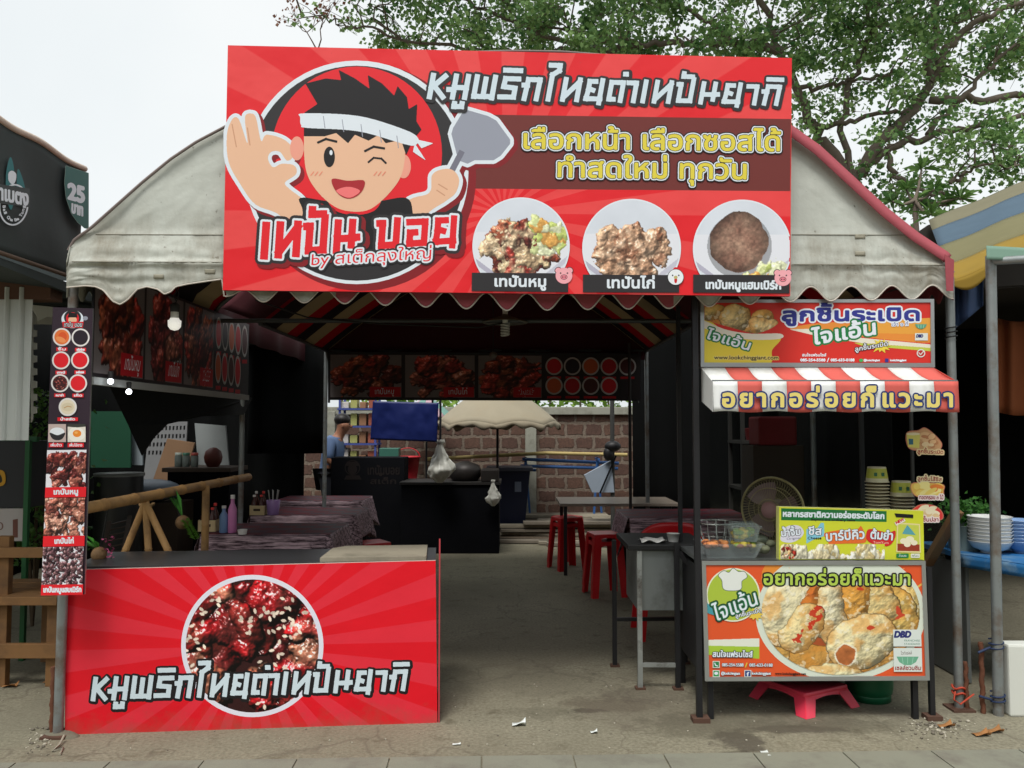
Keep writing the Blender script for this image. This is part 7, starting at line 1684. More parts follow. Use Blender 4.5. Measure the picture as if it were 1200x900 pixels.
# dim clutter behind the cart and in the dark right corner
def clutter():
    D = 7.9; rk = mat('rack_steel', (58, 56, 54), .6, .3); xa, xb = P(870, 500, D).x, P(1010, 500, D).x
    t = thing('storage_rack', 'dim steel storage rack of pans and tubs deep behind the cart', 'rack', ((xa + xb) / 2, D, 0)); rg = random.Random(17)
    for x in (xa, xb):
        for y in (D, D + .45): mb = MB(); mb.bar((x, y, 0), (x, y, 2.1), .035, rk); mb.build('upright', t)
    cs = [mat('tub_red', (120, 34, 36), .5), mat('tub_grey', (96, 98, 96), .4, .4), mat('tub_blue', (40, 62, 96), .5), mat('tub_brown', (92, 70, 52), .6), mat('tub_cream', (150, 140, 120), .5)]
    for z in (.45, .95, 1.4, 1.85):
        mb = MB(); mb.box(((xa + xb) / 2, D + .22, z), (xb - xa + .04, .5, .03), rk); mb.build('shelf_board', t); x = xa + .12
        while x < xb - .1:
            r = rg.uniform(.06, .13); h = rg.uniform(.1, .26); mb = MB(); mb.lathe((x + r * .5, D + .2, z + .016), [(r * .8, 0), (r, h * .9), (r * 1.05, h), (r * .95, h), (r * .75, .01)], cs[rg.randrange(5)], 16); mb.build('tub', t); x += 2.1 * r + .03
    for (x, y, D, w_, h, c, lb) in ((905, 505, 6.9, .32, .24, (130, 34, 38), 'red plastic crate on a dim stand behind the fan'),):
        p = P(x, y, D); mb = MB(); m = mat('clutter_%d' % x, c, .7, 0, .2, 6, .4, 14)
        if x == 905:
            mb.box(p, (w_, .3, h), m, None, .02); mb.box((p.x, p.y + .02, (p.z - h / 2) / 2 - .001), (w_ + .1, .34, p.z - h / 2 - .002), dwood); tag(mb.build('crate'), lb, 'crate')
        else:
            mb.sphere(p, w_ * .5, m, 18, 12, (.9, .7, 1.5)); mb.tube([p + Vector((0, 0, w_ * .7)), (p.x, p.y, 2.5)], .006, ink((40, 40, 40)), 5); tag(mb.build('hanging_sack'), lb, 'sack')
    # loose wires and poles in the dim part of the tent
    for (a, b, lb) in (((738, 470, 8.2), (738, 600, 8.2), 'thin grey pole standing beside the bare table'), ((1068, 500, 6.6), (1068, 640, 6.6), 'thin grey pole behind the glass stickers')):
        p, q = P(*a), P(*b); mb = MB(); mb.tube([(p.x, p.y, 0), (p.x, p.y, 2.4)], .016, rk, 8); tag(mb.build('pole'), lb, 'pole')
    mb = MB(); w_ = ink((40, 40, 40)); pts = [P(300, 352, 5.0), P(360, 372, 5.6), P(450, 380, 6.05), P(560, 384, 6.1), P(592, 378, 6.1)]
    mb.tube(pts, .006, w_, 5); tag(mb.build('electric_wire'), 'loose black wire running under the tent roof to the spiral lamp', 'wire')
clutter()
# ------------------------------------------------------------------ left neighbour
def left_side():
    X = -2.5; BD = Board((X, 4, 2.5), (1, 0, 0)); bkc = mat('black_canvas', (52, 60, 60), .7, 0, .12, 3, .15, 14)
    t = thing('stall_awning', 'black canvas awning side of the left stall with a green price corner', 'awning', (X, 4.2, 0))
    y1 = PX(103, 215, X).y; ztop = lambda y: 3.05; zbot = lambda y: 2.405
    y0 = 2.6
    def f(u, v):
        y = y0 + (y1 - y0) * u; zt, zb = ztop(y), zbot(y); n = .012 * math.sin(u * 9 + v * 5) + .008 * math.sin(u * 31)
        return Vector((X - .02 + n * math.sin(math.pi * v) , y, zb + (zt - zb) * v + .008 * math.sin(u * 26) * v))
    mb = MB(); mb.grid(f, 60, 14, bkc); mb.build('canvas', t, .003)
    mb = MB(); pe = mat('pale_edge', (196, 180, 166), .7, 0, .2, 30); mb.tube([f(k / 60, 1) + Vector((0, 0, .012)) for k in range(61)], .018, pe, 7); mb.build('top_edge', t)
    mb = MB(); mb.tube([f(k / 60, 0) for k in range(61)], .012, mat('brown_edge', (96, 78, 66), .7), 6); mb.build('bottom_edge', t)
    mb = MB(); mb.prism([(X - .03, 3.75, 2.36), (X - .03, y1 + .1, 2.30), (X - .03, 5.0, 2.33), (X + .16, 5.0, 2.33), (X + .16, 9.7, 2.45), (X - .7, 9.7, 2.45), (X - .7, 7.0, 2.5), (X - 5, 7.0, 2.7), (X - 5, 3.75, 2.95)], (0, 0, .03), bkc); mb.build('roof', t)  # roof outline extended out of view to keep the left interior dark
    mb = MB(); mb.prism([(X - .05, y1, ztop(y1)), (X - .05, y1, zbot(y1)), (X - 4, y1, 2.5), (X - 4, y1, 3.3)], (0, .02, 0), bkc); mb.build('end_panel', t)
    mb = MB(); BD.L = 60; gp = ink((22, 92, 84)); edge_ = mat('edge_line', (120, 150, 140), .5)
    cv = lambda: Canvas(-60, 150, 110, 330, 4)
    shape = [(103, 203), (103, 268), (98, 267), (90, 260), (83, 250), (77, 232), (75, 214), (76.5, 194.5)]
    BD.lay(mb, cv().poly(shape).grow(.5), edge_); BD.lay(mb, cv().poly(shape), gp)
    BD.text(mb, '25', (79.5, 232.5), (97.5, 237.5), 17, WHITE, [(1.6, WHITE)], -.27, 4); BD.text(mb, 'บาท', (83.5, 249), (96, 253), 10, WHITE, [(.9, WHITE)], -.3, 5); mb.build('price_print', t)
    mb = MB(); tl = ink((34, 112, 116)); BD.lay(mb, cv().smooth([(11, 184), (15.5, 198), (16, 230), (12, 246), (7, 232), (6, 205)], 6), tl); BD.lay(mb, cv().smooth([(20, 198), (27, 214), (29, 232), (24, 240), (19, 226)], 6), tl)
    ring = cv().ell(15, 240, 17.5, 24.5, .1); BD.lay(mb, ring.minus(cv().ell(15, 240, 15.6, 22.6, .1)), WHITE)
    BD.poly(mb, [(-20, 213), (34, 221), (34, 243), (-20, 236)], ink((52, 60, 60)))
    BD.lay(mb, cv().smooth([(9, 203), (13, 200), (18, 204), (17, 213), (13, 216), (9, 211)], 5), WHITE)
    BD.text(mb, 'ใบชาเบตง', (-22, 229), (32, 241), 13, WHITE, [(.9, WHITE)], -.22, 4)
    s = 'Bai Cha Be Tong'
    for i, ch in enumerate(s):
        if ch == ' ': continue
        a = math.pi * (.96 - .92 * i / (len(s) - 1)); cx, cy = 15 + 13 * math.cos(a), 240 + 19.5 * math.sin(a); tx, ty = math.sin(a), -math.cos(a) * 1.3; l = math.hypot(tx, ty); tx, ty = tx / l, ty / l
        BD.text(mb, ch, (cx - tx * 1.4, cy - ty * 1.4), (cx + tx * 1.4, cy + ty * 1.4), 3.4, WHITE, [(.3, WHITE)], 0, 6)
    mb.build('emblem', t)
    # beam under the awning
    mb = MB(); mb.box((-3.6, 4.55, 2.32), (2.05, .12, .12), mat('brown_beam', (96, 66, 50), .7, 0, .2, 6)); tag(mb.build('beam'), 'brown timber beam over the corrugated sheet of the left stall', 'beam')
    # corrugated sheet
    zn = mat('corrugated_zinc', (208, 212, 208), .4, .1, .08, 4); D = 4.5; a, b = P(-70, 400, D).x, P(37, 400, D).x; zt, zb = P(20, 337, D).z, P(20, 516, D).z
    mb = MB()
    def cg(u, v):
        x = a + (b - a) * u; k = ((x - a) / .082) % 1; h = .022 * max(0, 1 - abs(k - .5) * 5.5) ** .5
        return Vector((x, D - h, zb + (zt - zb) * v))
    mb.grid(cg, 220, 2, zn, False); tag(mb.build('corrugated_sheet', None, .003), 'pale ribbed metal sheet wall of the left stall', 'metal sheet')
    # kiosk below: black panel, green post, printed strip
    t = thing('drinks_counter', 'black panelled counter with green posts at the far left edge', 'counter', (P(0, 600, 5.5).x, 5.5, 0)); D = 5.45
    x0, x1 = P(-70, 560, D).x, P(33, 560, D).x; gpn = mat('green_post', (24, 86, 44), .5)
    mb = MB(); mb.box(((x0 + x1) / 2, D + .2, (P(0, 517, D).z + P(0, 596, D).z) / 2), (x1 - x0 - .06, .3, P(0, 517, D).z - P(0, 596, D).z), mat('kiosk_black', (34, 36, 40), .5)); mb.build('panel', t)
    mb = MB(); mb.bar((x1 - .015, D + .02, 0), (x1 - .015, D + .02, P(0, 516, D).z), .03, gpn); mb.build('post', t); mb = MB(); mb.bar((x0, D + .1, P(0, 515, D).z), (x1, D + .1, P(0, 515, D).z), .035, gpn); mb.build('rail', t)
    KB = Board(P(0, 560, D + .045), (0, -1, 0)); mb = MB(); KB.L = 3; KB.lay(mb, Canvas(-20, 545, 15, 580, 4).smooth([(-10, 552), (2, 551), (6, 556), (6, 566), (0, 570), (-10, 570)], 5), ink((196, 146, 40))); KB.lay(mb, Canvas(-20, 545, 15, 580, 4).smooth([(-10, 556), (0, 556), (2, 565), (-10, 566)], 5), ink((50, 44, 30))); mb.build('print', t)
    mb = MB(); KB.slab(mb, [(-70, 596), (28, 596), (28, 634), (-70, 634)], .02, ink((176, 170, 166))); KB.text(mb, '0', (-4, 621), (4, 621), 9, ink((120, 90, 80)), (), 0, 5); KB.poly(mb, [(15, 609), (21, 608), (21, 630), (15, 630)], ink((110, 70, 60))); mb.build('printed_strip', t)
    # wooden bench
    D = 4.95; wd = mat('bench_wood', (132, 96, 58), .7, 0, .2, 5, .12, 20, dirt=(96, 70, 46), dscale=4); t = thing('wooden_bench', 'rough brown timber bench frame at the left edge beside the tent post', 'bench', (P(30, 700, D).x, D, 0))
    zA, zB, zC = P(40, 646, D).z, P(40, 701, D).z, P(40, 760, D).z
    xl, xr = P(-60, 700, D).x, P(74, 700, D).x
    for x, z in ((P(4, 700, D).x, P(0, 628, D).z), (P(66, 700, D).x, P(0, 622, D).z)):
        for y in (D, D + .5):
            if x > xr - .1 and y > D: continue
            mb = MB(); mb.box((x, y, z / 2), (.08, .05, z), wd, None, .004); mb.build('leg', t)
    for z, h in ((zA, .06), (zC, .085)): mb = MB(); mb.box(((xl + xr) / 2, D - .045, z), (xr - xl, .035, h), wd, None, .004); mb.build('rail', t)
    for k in range(4): mb = MB(); mb.box(((xl + xr) / 2, D - .02 + k * .15, zB), (xr - xl + .02, .135, .05), wd, None, .004); mb.build('seat_board', t)
    # plants, clutter beyond
    lg = leaf_mat('hedge_leaf', (62, 104, 48), (104, 140, 66)); rg = random.Random(5); mb = MB()
    c0 = P(44, 530, 6.4)
    for k in range(1500):
        p = Vector((c0.x + rg.gauss(0, .13), c0.y + rg.gauss(0, .25), max(.3, rg.uniform(.5, 1.85)))); add_leaf(mb, p, rg.uniform(.03, .06), rg, lg)
    t = thing('shrub', 'leafy green shrub behind the tall menu board', 'plant', (c0.x, c0.y, 0)); mb.build('foliage', t)
    for k in range(4): mb = MB(); mb.tube([(c0.x, c0.y, 0), (c0.x + rg.uniform(-.15, .15), c0.y + rg.uniform(-.1, .1), 1.5)], .012, mat('stem', (80, 66, 48), .8), 6); mb.build('stem', t)
    # pale fringe cut like teeth beside the sheet
    D = 4.7; mb = MB(); fw = mat('fringe_white', (206, 206, 196), .7); x0 = P(36, 400, D).x
    pts = [P(36, 362, D)];
    for k in range(8): y = 372 + k * 15; pts += [P(42.5, y, D), P(42.5, y + 7, D), P(38, y + 8, D), P(38, y + 14, D)]
    pts += [P(36, 495, D)]; mb.prism(pts, (0, .01, 0), fw); tag(mb.build('fringe'), 'white notched strip hanging beside the ribbed metal sheet', 'strip')
    mb = MB(); D = 5.5; mb.prism([P(34, 357, D), P(84, 362, D), P(80, 374, D), P(56, 371, D), P(36, 380, D)], (0, .5, .06), mat('white_sheet', (206, 208, 204), .6)); tag(mb.build('small_awning', None), 'small white awning sheet behind the tall menu board', 'awning')
    D = 11.8; mb = MB(); a, b = P(-40, 430, D), P(108, 430, D); t = thing('far_stall', 'beige far stall with a dark opening seen behind the left menu board', 'stall', ((a.x + b.x) / 2, D, 0))
    mb.box(((a.x + b.x) / 2, D + .5, 1.5), (b.x - a.x, .9, 3.0), mat('beige_wall', (158, 148, 124), .8, 0, .1, 3)); mb.build('wall', t); mb = MB(); mb.box(((a.x + b.x) / 2, D + .0, 2.0), (b.x - a.x - .1, .08, .9), mat('opening', (40, 38, 34), .9)); mb.build('opening', t)  # solid dark box paints the shade of an opening
    mb = MB(); mb.box(((a.x + b.x) / 2, D - .12, 3.12), (b.x - a.x, .2, .24), mat('blue_fascia', (70, 86, 120), .6)); mb.build('fascia', t)
    # beyond the bamboo rail
    def panel(nm, lb, cat, pts, D, m, th=.03):
        mb = MB(); mb.prism([P(*q, D) for q in pts], (0, th, 0), m); return tag(mb.build(nm), lb, cat)
    panel('green_board', 'dark green upright board beyond the bamboo rail', 'board', [(106, 482), (153, 482), (153, 548), (106, 548)], 8.4, mat('green_board', (24, 74, 52), .6, 0, .1, 3))
    panel('grey_post', 'pale grey upright board beside the dark green board', 'board', [(154, 490), (167, 490), (167, 545), (154, 545)], 8.5, mat('pale_board', (140, 150, 156), .6))
    # lattice panel with real holes
    D = 8.2; lt = mat('lattice_grey', (142, 144, 146), .7); t_pts = tofr([(176, 495), (220, 494), (216, 566), (168, 566)]); mb = MB(); nu, nv = 21, 15; W = nu + 1
    vs = [P(*t_pts(i/nu, j/nv), D) for j in range(nv+1) for i in range(W)]
    mb.add(vs, [(j*W+i, j*W+i+1, (j+1)*W+i+1, (j+1)*W+i) for j in range(nv) for i in range(nu) if not (i % 2 and j % 2 and j < 8)], lt); tag(mb.build('lattice_panel', None, .02), 'grey lattice panel with square holes beyond the bamboo rail', 'panel')
    panel('cardboard', 'brown cardboard sheet leaning against the grey lattice panel', 'cardboard', [(196, 514), (228, 519), (214, 566), (178, 566)], 8.0, mat('cardboard', (150, 118, 90), .8, 0, .1, 6))
    panel('pale_sheet', 'pale sheet behind the cooking bench on the left', 'panel', [(228, 496), (264, 499), (268, 545), (232, 545)], 8.4, mat('pale_sheet', (150, 156, 156), .6))
    x0, x1 = P(192, 560, 7.6).x, P(272, 560, 7.6).x; zt = P(230, 548, 7.6).z
    t = thing('work_bench', 'dark work bench with jars beyond the bamboo rail', 'bench', ((x0+x1)/2, 7.8, 0)); mb = MB(); mb.box(((x0+x1)/2, 7.8, zt - .02), (x1-x0, .5, .04), dwood, None, .004); mb.build('top', t)
    mb = MB(); mb.box(((x0+x1)/2, 7.82, (zt - .04) / 2), (x1-x0 - .06, .42, zt - .042), blk); mb.build('cupboard', t)
    gj = mat('jar_glass', (110, 120, 116), .15, 0, .1, spec=.6)
    for k, (x, m2) in enumerate(((209, (170, 180, 170)), (218, (60, 110, 90)), (228, (150, 60, 50)))):
        p = P(x, 547, 7.7); tj = thing('jar', ['jar with pale lid at the left on the work bench', 'jar with green lid in the middle of the work bench', 'jar with red lid at the right on the work bench'][k], 'jar', (p.x, p.y, zt), 'jars on the work bench'); mb = MB(); mb.lathe((p.x, p.y, zt + .001), [(.032, 0), (.034, .01), (.034, .1), (.028, .11)], gj, 14); mb.build('glass', tj); mb = MB(); mb.lathe((p.x, p.y, zt + .111), [(.032, 0), (.032, .025), (0, .025)], mat('jar_lid_%d' % k, m2, .5), 14); mb.build('lid', tj)
    p = P(250, 530, 7.75); mb = MB(); rm_ = mat('red_brown', (92, 44, 36), .5); mb.lathe((p.x, p.y, zt), [(.05, 0), (.075, .04), (.085, .09), (.07, .15), (.03, .18), (0, .185)], rm_, 20); tag(mb.build('clay_pot'), 'reddish brown round pot on the work bench', 'pot')
    mb = MB(); p = P(178, 572, 7.4); gb = mat('grey_bag', (130, 142, 156), .4, 0, .2, 10, .4, 12); mb.sphere((p.x, p.y, p.z - .02), .17, gb, 16, 10, (1.6, 1, .6)); mb.box((p.x, p.y + .05, (p.z - .12) / 2), (.6, .4, p.z - .121), dwood); tag(mb.build('bag_bundle'), 'greyish plastic bundle on a low dark stand beyond the rail', 'bundle')
    t = thing('drum', 'grey round drum with a flat pale lid beyond the bamboo rail', 'drum', P(140, 600, 6.9)); p = P(140, 555, 6.9); mb = MB(); mb.lathe((p.x, p.y, 0), [(.18, 0), (.19, .02), (.19, p.z - .02)], mat('drum_grey', (70, 72, 72), .4, .5), 24); mb.build('body', t); mb = MB(); mb.lathe((p.x, p.y, p.z - .02), [(.2, 0), (.2, .025), (.0, .03)], mat('drum_lid', (124, 126, 120), .4), 24); mb.build('lid', t)
    t = thing('louvre_panel', 'leaning wooden louvre panel behind the bamboo legs', 'panel', P(135, 650, 6.0)); a, b, c_, d_ = P(128, 612, 6.2), P(152, 606, 6.3), P(140, 672, 5.8), P(118, 672, 5.8)
    mb = MB(); mb.bar(a, d_, .03, dwood); mb.bar(b, c_, .03, dwood); mb.build('frame', t); mb = MB()
    for k in range(9): f_ = (k + .5) / 9; mb.bar(a + (d_ - a) * f_, b + (c_ - b) * f_, .035, dwood, .008)
    mb.build('slats', t)
    # black drape under the banner
    mb = MB(); Q = [P(128, 452, 6.1), P(296, 466, 6.8), P(286, 486, 6.7), P(236, 488, 6.5), P(196, 497, 6.3), P(180, 513, 6.25), P(166, 534, 6.2), P(150, 498, 6.15)]
    mb.prism(Q, (-.02, .06, 0), mat('black_drape', (24, 25, 26), .9)); tag(mb.build('black_drape'), 'black cloth drape gathered to a point below the left banner', 'drape')
    dc = mat('dark_curtain', (30, 31, 30)); mb = MB(); N = 40  # dark cloths added to shut light out of the left interior
    mb.grid(lambda u, v: Vector((-5.2 + .03 * math.sin(u * 60), 5.2 + 5.8 * u, 2.7 * v)), 160, 3, dc); tag(mb.build('darkening_curtain', None, .004), 'long dark cloth added far left beyond the bamboo rail to block light', 'darkening_curtain')
    mb = MB(); mb.grid(lambda u, v: Vector((-5.2 + 2.75 * u, 9.6 + .03 * math.sin(u * 50), .0 + 2.7 * v)), 120, 3, dc); tag(mb.build('darkening_curtain', None, .004), 'dark cloth added behind the work bench and lattice panel to block light', 'darkening_curtain')
def leaf_mat(name, c1, c2):
    m = bpy.data.materials.new(name); m.use_nodes = True; t = m.node_tree; b = t.nodes['Principled BSDF']; b.inputs['Roughness'].default_value = .5; b.inputs['Specular IOR Level'].default_value = .25
    g = t.nodes.new('ShaderNodeNewGeometry'); r = t.nodes.new('ShaderNodeValToRGB'); r.color_ramp.elements[0].color = rgb(*c1); r.color_ramp.elements[1].color = rgb(*c2); nz = t.nodes.new('ShaderNodeTexNoise'); nz.inputs['Scale'].default_value = 1.7; nz.inputs['Detail'].default_value = 3; t.links.new(g.outputs['Position'], nz.inputs['Vector']); t.links.new(math_node(t, 'ADD', math_node(t, 'MULTIPLY', g.outputs['Random Per Island'], .6), math_node(t, 'MULTIPLY_ADD', nz.outputs['Fac'], 2.2, -.9)), r.inputs[0]); t.links.new(r.outputs[0], b.inputs['Base Color'])
    tr = t.nodes.new('ShaderNodeBsdfTranslucent'); t.links.new(r.outputs[0], tr.inputs[0]); mx = t.nodes.new('ShaderNodeMixShader'); mx.inputs[0].default_value = .3
    t.links.new(b.outputs[0], mx.inputs[1]); t.links.new(tr.outputs[0], mx.inputs[2]); t.links.new(mx.outputs[0], t.nodes['Material Output'].inputs[0]); return m
def add_leaf(mb, p, L, rg, m, droop=.3, wf=.42):
    d = Vector((rg.gauss(0, 1), rg.gauss(0, 1), rg.gauss(-droop, .7))).normalized(); u = d.cross(Vector((rg.gauss(0, 1), rg.gauss(0, 1), rg.gauss(0, 1)))).normalized() * (L * wf)
    p = Vector(p); n = d.cross(u).normalized() * L * .12
    mb.add([p, p + d * L * .55 - u + n, p + d * L * 1.0, p + d * L * .55 + u + n], [(0, 1, 2, 3)], m)
left_side()

# ------------------------------------------------------------------ right neighbour
def right_side():
    t = tent2 = thing('market_tent', 'blue and yellow striped neighbouring tent at the right edge', 'tent', (3.6, 5.5, 0))
    A, B_ = P(1088, 258, 6.6), P(1270, 184, 6.6); C_, E_ = P(1114, 330, 4.9), P(1270, 268, 4.5)
    stm = bpy.data.materials.new('blue_yellow_canvas'); stm.use_nodes = True; q = stm.node_tree; b = q.nodes['Principled BSDF']; b.inputs['Roughness'].default_value = .85
    mats_ = [mat('canvas_beige', (112, 108, 86), .85, 0, .12, 6), mat('canvas_blue', (72, 92, 108), .85, 0, .12, 6), mat('canvas_beige2', (112, 108, 76), .85, 0, .12, 6), mat('canvas_yellow', (140, 114, 38), .85, 0, .12, 6)]
    mb = MB()
    def pt(f, s): # f across the stripe order: from the back ridge to the front eave ; s along
        e0 = A + (C_ - A) * f; e1 = B_ + (E_ - B_) * f; p = e0 + (e1 - e0) * s; p.z += .005 * math.sin(s * 14 + f * 3); return p
    cuts = [0, .22, .52, .80, 1.0]
    for k in range(4): mb.grid(lambda u, v, k=k: pt(cuts[k] + (cuts[k+1] - cuts[k]) * v, u), 20, 6, mats_[k])
    mb.build('roof_cover', t, .004)
    mb = MB(); mb.grid(lambda u, v: pt(1, u * .34) + Vector((0, 0, -(.02 + .07 * math.sin(u * 3.1)) * v)), 16, 4, mats_[3]); mb.build('valance', t, .003)
    mb = MB(); mb.grid(lambda u, v: P(1116 + 36 * u, 318 + (70 - 30 * u) * v, 5.0 + .06 * math.sin(u * 9)), 16, 10, mat('blue_drape', (54, 74, 110), .85, 0, .15, 5)); mb.build('side_cloth', t, .003)
    pm = MATS['post_metal']; p0, p1 = G(1170, 838), P(1161, 300, 4.38)
    mb = MB(); mb.tube([p0, p0 + (p1 - p0) * .5, p1], .027, pm, 14); mb.build('post', t); mb = MB(); mb.tube([p1 - Vector((0, 0, .03)), P(1260, 300, 4.1)], .022, pm, 10); mb.build('eave_pipe', t)
    mb = MB(); gc = mat('green_grey_cloth', (110, 140, 124), .8, 0, .1, 5); mb.grid(lambda u, v: P(1156 + 90 * u, 288 + 5 * u + (16 - 2 * u) * v, 4.34 - .02 * v), 20, 4, gc); mb.build('front_cloth', t, .003)
    # cords and rusty bars at its foot
    mb = MB(); bc = MATS['blue_cord']
    for z0 in (.06, .34): mb.tube([p0 + Vector((.034*math.cos(a), .034*math.sin(a), z0 + .004 * a)) for a in np.linspace(0, 15, 60)], .005, bc, 5)
    mb.tube([p0 + Vector((-.03, 0, .36)), p0 + Vector((-.1, .0, .33))], .007, bc, 5); mb.tube([p0 + Vector((-.03, 0, .08)), p0 + Vector((-.1, .0, .1))], .007, bc, 5); mb.build('cord', t)
    ru = mat('rusty_bar', (104, 66, 48), .9, .2, .3, 40, .3, 60)
    for (x, y, h, lb, rr) in ((1152, 836, .38, 'rusty iron bar lashed beside the right edge post', .013), (1133, 832, .26, 'short rusty iron bar beside the right tent post', .012), (61, 862, .34, 'rusty iron bar driven in beside the left tent post', .014)):
        p = G(x, y); mb = MB(); n = 24
        mb.tube([p + Vector((.003 * math.sin(k), 0, h * k / n)) for k in range(n + 1)], [rr * (1.12 if k % 2 else .95) for k in range(n + 1)], ru, 8); tag(mb.build('iron_bar'), lb, 'iron bar', 'rusty bars by the posts')
    # table with stacked bowls
    bt = mat('blue_oilcloth', (44, 106, 160), .45, 0, .3, 7, dirt=(120, 150, 170), dscale=9); x0 = P(1131, 655, 4.95).x; D0 = 4.55
    t = thing('table', 'table with a blue flowered oilcloth at the right edge', 'table', (x0 + .5, 5.0, 0)); z = .78
    mb = MB(); mb.prism([(x0 - .02, 5.5, z - .03), (x0 - .02, 4.95, z - .03), (x0 + .16, D0, z - .03), (x0 + 1.3, D0, z - .03), (x0 + 1.3, 5.5, z - .03)], (0, 0, .03), bt); mb.build('tabletop', t)
    mb = MB(); mb.grid(lambda u, v: Vector((x0 + .16 + 1.14*u, D0 - .012 - .012 * math.sin(u * 40) * v, z - .003 - .42 * v)), 60, 8, bt); mb.build('front_cloth', t, .002)
    mb = MB(); mb.grid(lambda u, v: Vector((x0 - .03 + .18*u, 4.95 - .4 * u - .01, z - .003 - .07 * v)), 12, 3, bt); mb.build('side_cloth', t, .002)
    for (x, y) in ((x0 + .04, 5.4), (x0 + .2, D0 + .06), (x0 + 1.2, 5.4), (x0 + 1.2, D0 + .06)): mb = MB(); mb.bar((x, y, 0), (x, y, z - .03), .03, steel); mb.build('leg', t)
    pw = mat('grey_panel', (104, 108, 106), .6, 0, .1, 4)
    mb = MB(); mb.box((x0 + .02, 5.22, .36), (.02, .5, .7), pw); mb.build('side_panel', t)
    bw = mat('bowl_white', (206, 208, 206), .25, 0, .04); bl = mat('bowl_blue', (120, 150, 190), .25, 0, .05)
    for (x, y, n, m, lb, rr) in ((1161, 656, 8, bw, 'stack of white bowls with a blue line on the blue oilcloth', .122), (1197, 657, 7, bl, 'stack of bluish bowls at the right edge of the picture', .1)):
        p = P(x, y, 5.0); t = thing('bowl_stack', lb, 'bowls', (p.x, p.y, z), 'bowl stacks on the blue table')
        for k in range(n):
            zz = z + .002 + k * .021; mb = MB(); mb.lathe((p.x, p.y, zz), [(rr*.45, 0), (rr*.45, .012), (rr*.8, .03), (rr, .07), (rr*1.02, .075), (rr*.98, .073), (rr*.7, .028), (0, .016)], m, 30); mb.build('bowl', t)
    p = P(1133, 655, 5.15); mb = MB(); mb.lathe((p.x, p.y, z), [(.1, 0), (.115, .15), (.12, .155), (.1, .15), (.09, .01)], mat('grey_tub', (120, 134, 128), .5), 20); tag(mb.build('tub'), 'greyish tub left of the white bowl stack', 'tub')
    lg = leaf_mat('herb_leaf', (40, 84, 36), (70, 120, 50)); rg = random.Random(9); mb = MB()
    for k in range(420): add_leaf(mb, (p.x + rg.gauss(.06, .09), p.y + rg.gauss(.1, .06), z + .2 + rg.gauss(.02, .05)), .035, rg, lg)
    tag(mb.build('herbs'), 'green herbs heaped in the tub behind the bowls', 'herbs')
    wb = mat('white_box', (206, 208, 200), .6, 0, .06, 5); p = P(1181, 740, 4.42); mb = MB(); mb.box((p.x + .35, 4.42 + .05, .19), (.7, .1, .38), wb, None, .012); tag(mb.build('foam_box'), 'white foam box standing under the blue oilcloth table', 'box')
    t = thing('wood_prop', 'brown timber plank sloping behind the cart and right post', 'plank', P(1100, 640, 4.95)); mb = MB(); mb.bar(P(1086, 662, 5.2), P(1122, 600, 5.0), .09, mat('prop_wood', (120, 88, 58), .75, 0, .2, 6), .03); mb.build('board', t)
    # dim interior: orange cloth, and dark cloths added to keep the inside black
    oc = mat('orange_cloth', (150, 84, 48), .85, 0, .2, 3); mb = MB(); mb.grid(lambda u, v: P(1166 + 90 * u, 372 + 110 * v + 5 * math.sin(u * 5), 7.4 + .05 * math.sin(u * 20)), 30, 10, oc); tag(mb.build('orange_cloth', None, .004), 'dull orange cloth hanging deep inside the right neighbouring tent', 'cloth')
    mb = MB(); mb.prism([(2.55, 6.62, 2.62), (7.5, 6.62, 2.9), (7.5, 9.6, 2.8), (2.55, 9.6, 2.55)], (0, 0, .03), mat('dark_roof', (52, 48, 44), .9)); mb.prism([(2.55, 6.64, 2.6), (7.5, 6.64, 2.9), (7.5, 6.64, 4.3), (3.45, 6.64, 3.22)], (0, .02, 0), mat('dark_roof', (52, 48, 44))); mb.build('shading_cover', tent2)  # dark cover added behind the right tent to block sky light
    dc = mat('dark_curtain', (17, 18, 18)); mb = MB(); mb.grid(lambda u, v: Vector((6.2 + .03 * math.sin(u * 50), 4.6 + 4.9 * u, 2.7 * v)), 120, 3, dc); tag(mb.build('darkening_curtain', None, .004), 'dark cloth added to darken the far side of the right neighbouring tent', 'darkening_curtain')
    mb = MB(); x0 = 2.62
    mb.grid(lambda u, v: Vector((x0 + .02 * math.sin(u * 40), 5.6 + 3.8 * u, 2.5 * v)), 120, 3, dc); tag(mb.build('darkening_curtain', None, .004), 'dark cloth added between the two tents to darken the right side', 'darkening_curtain')
right_side()

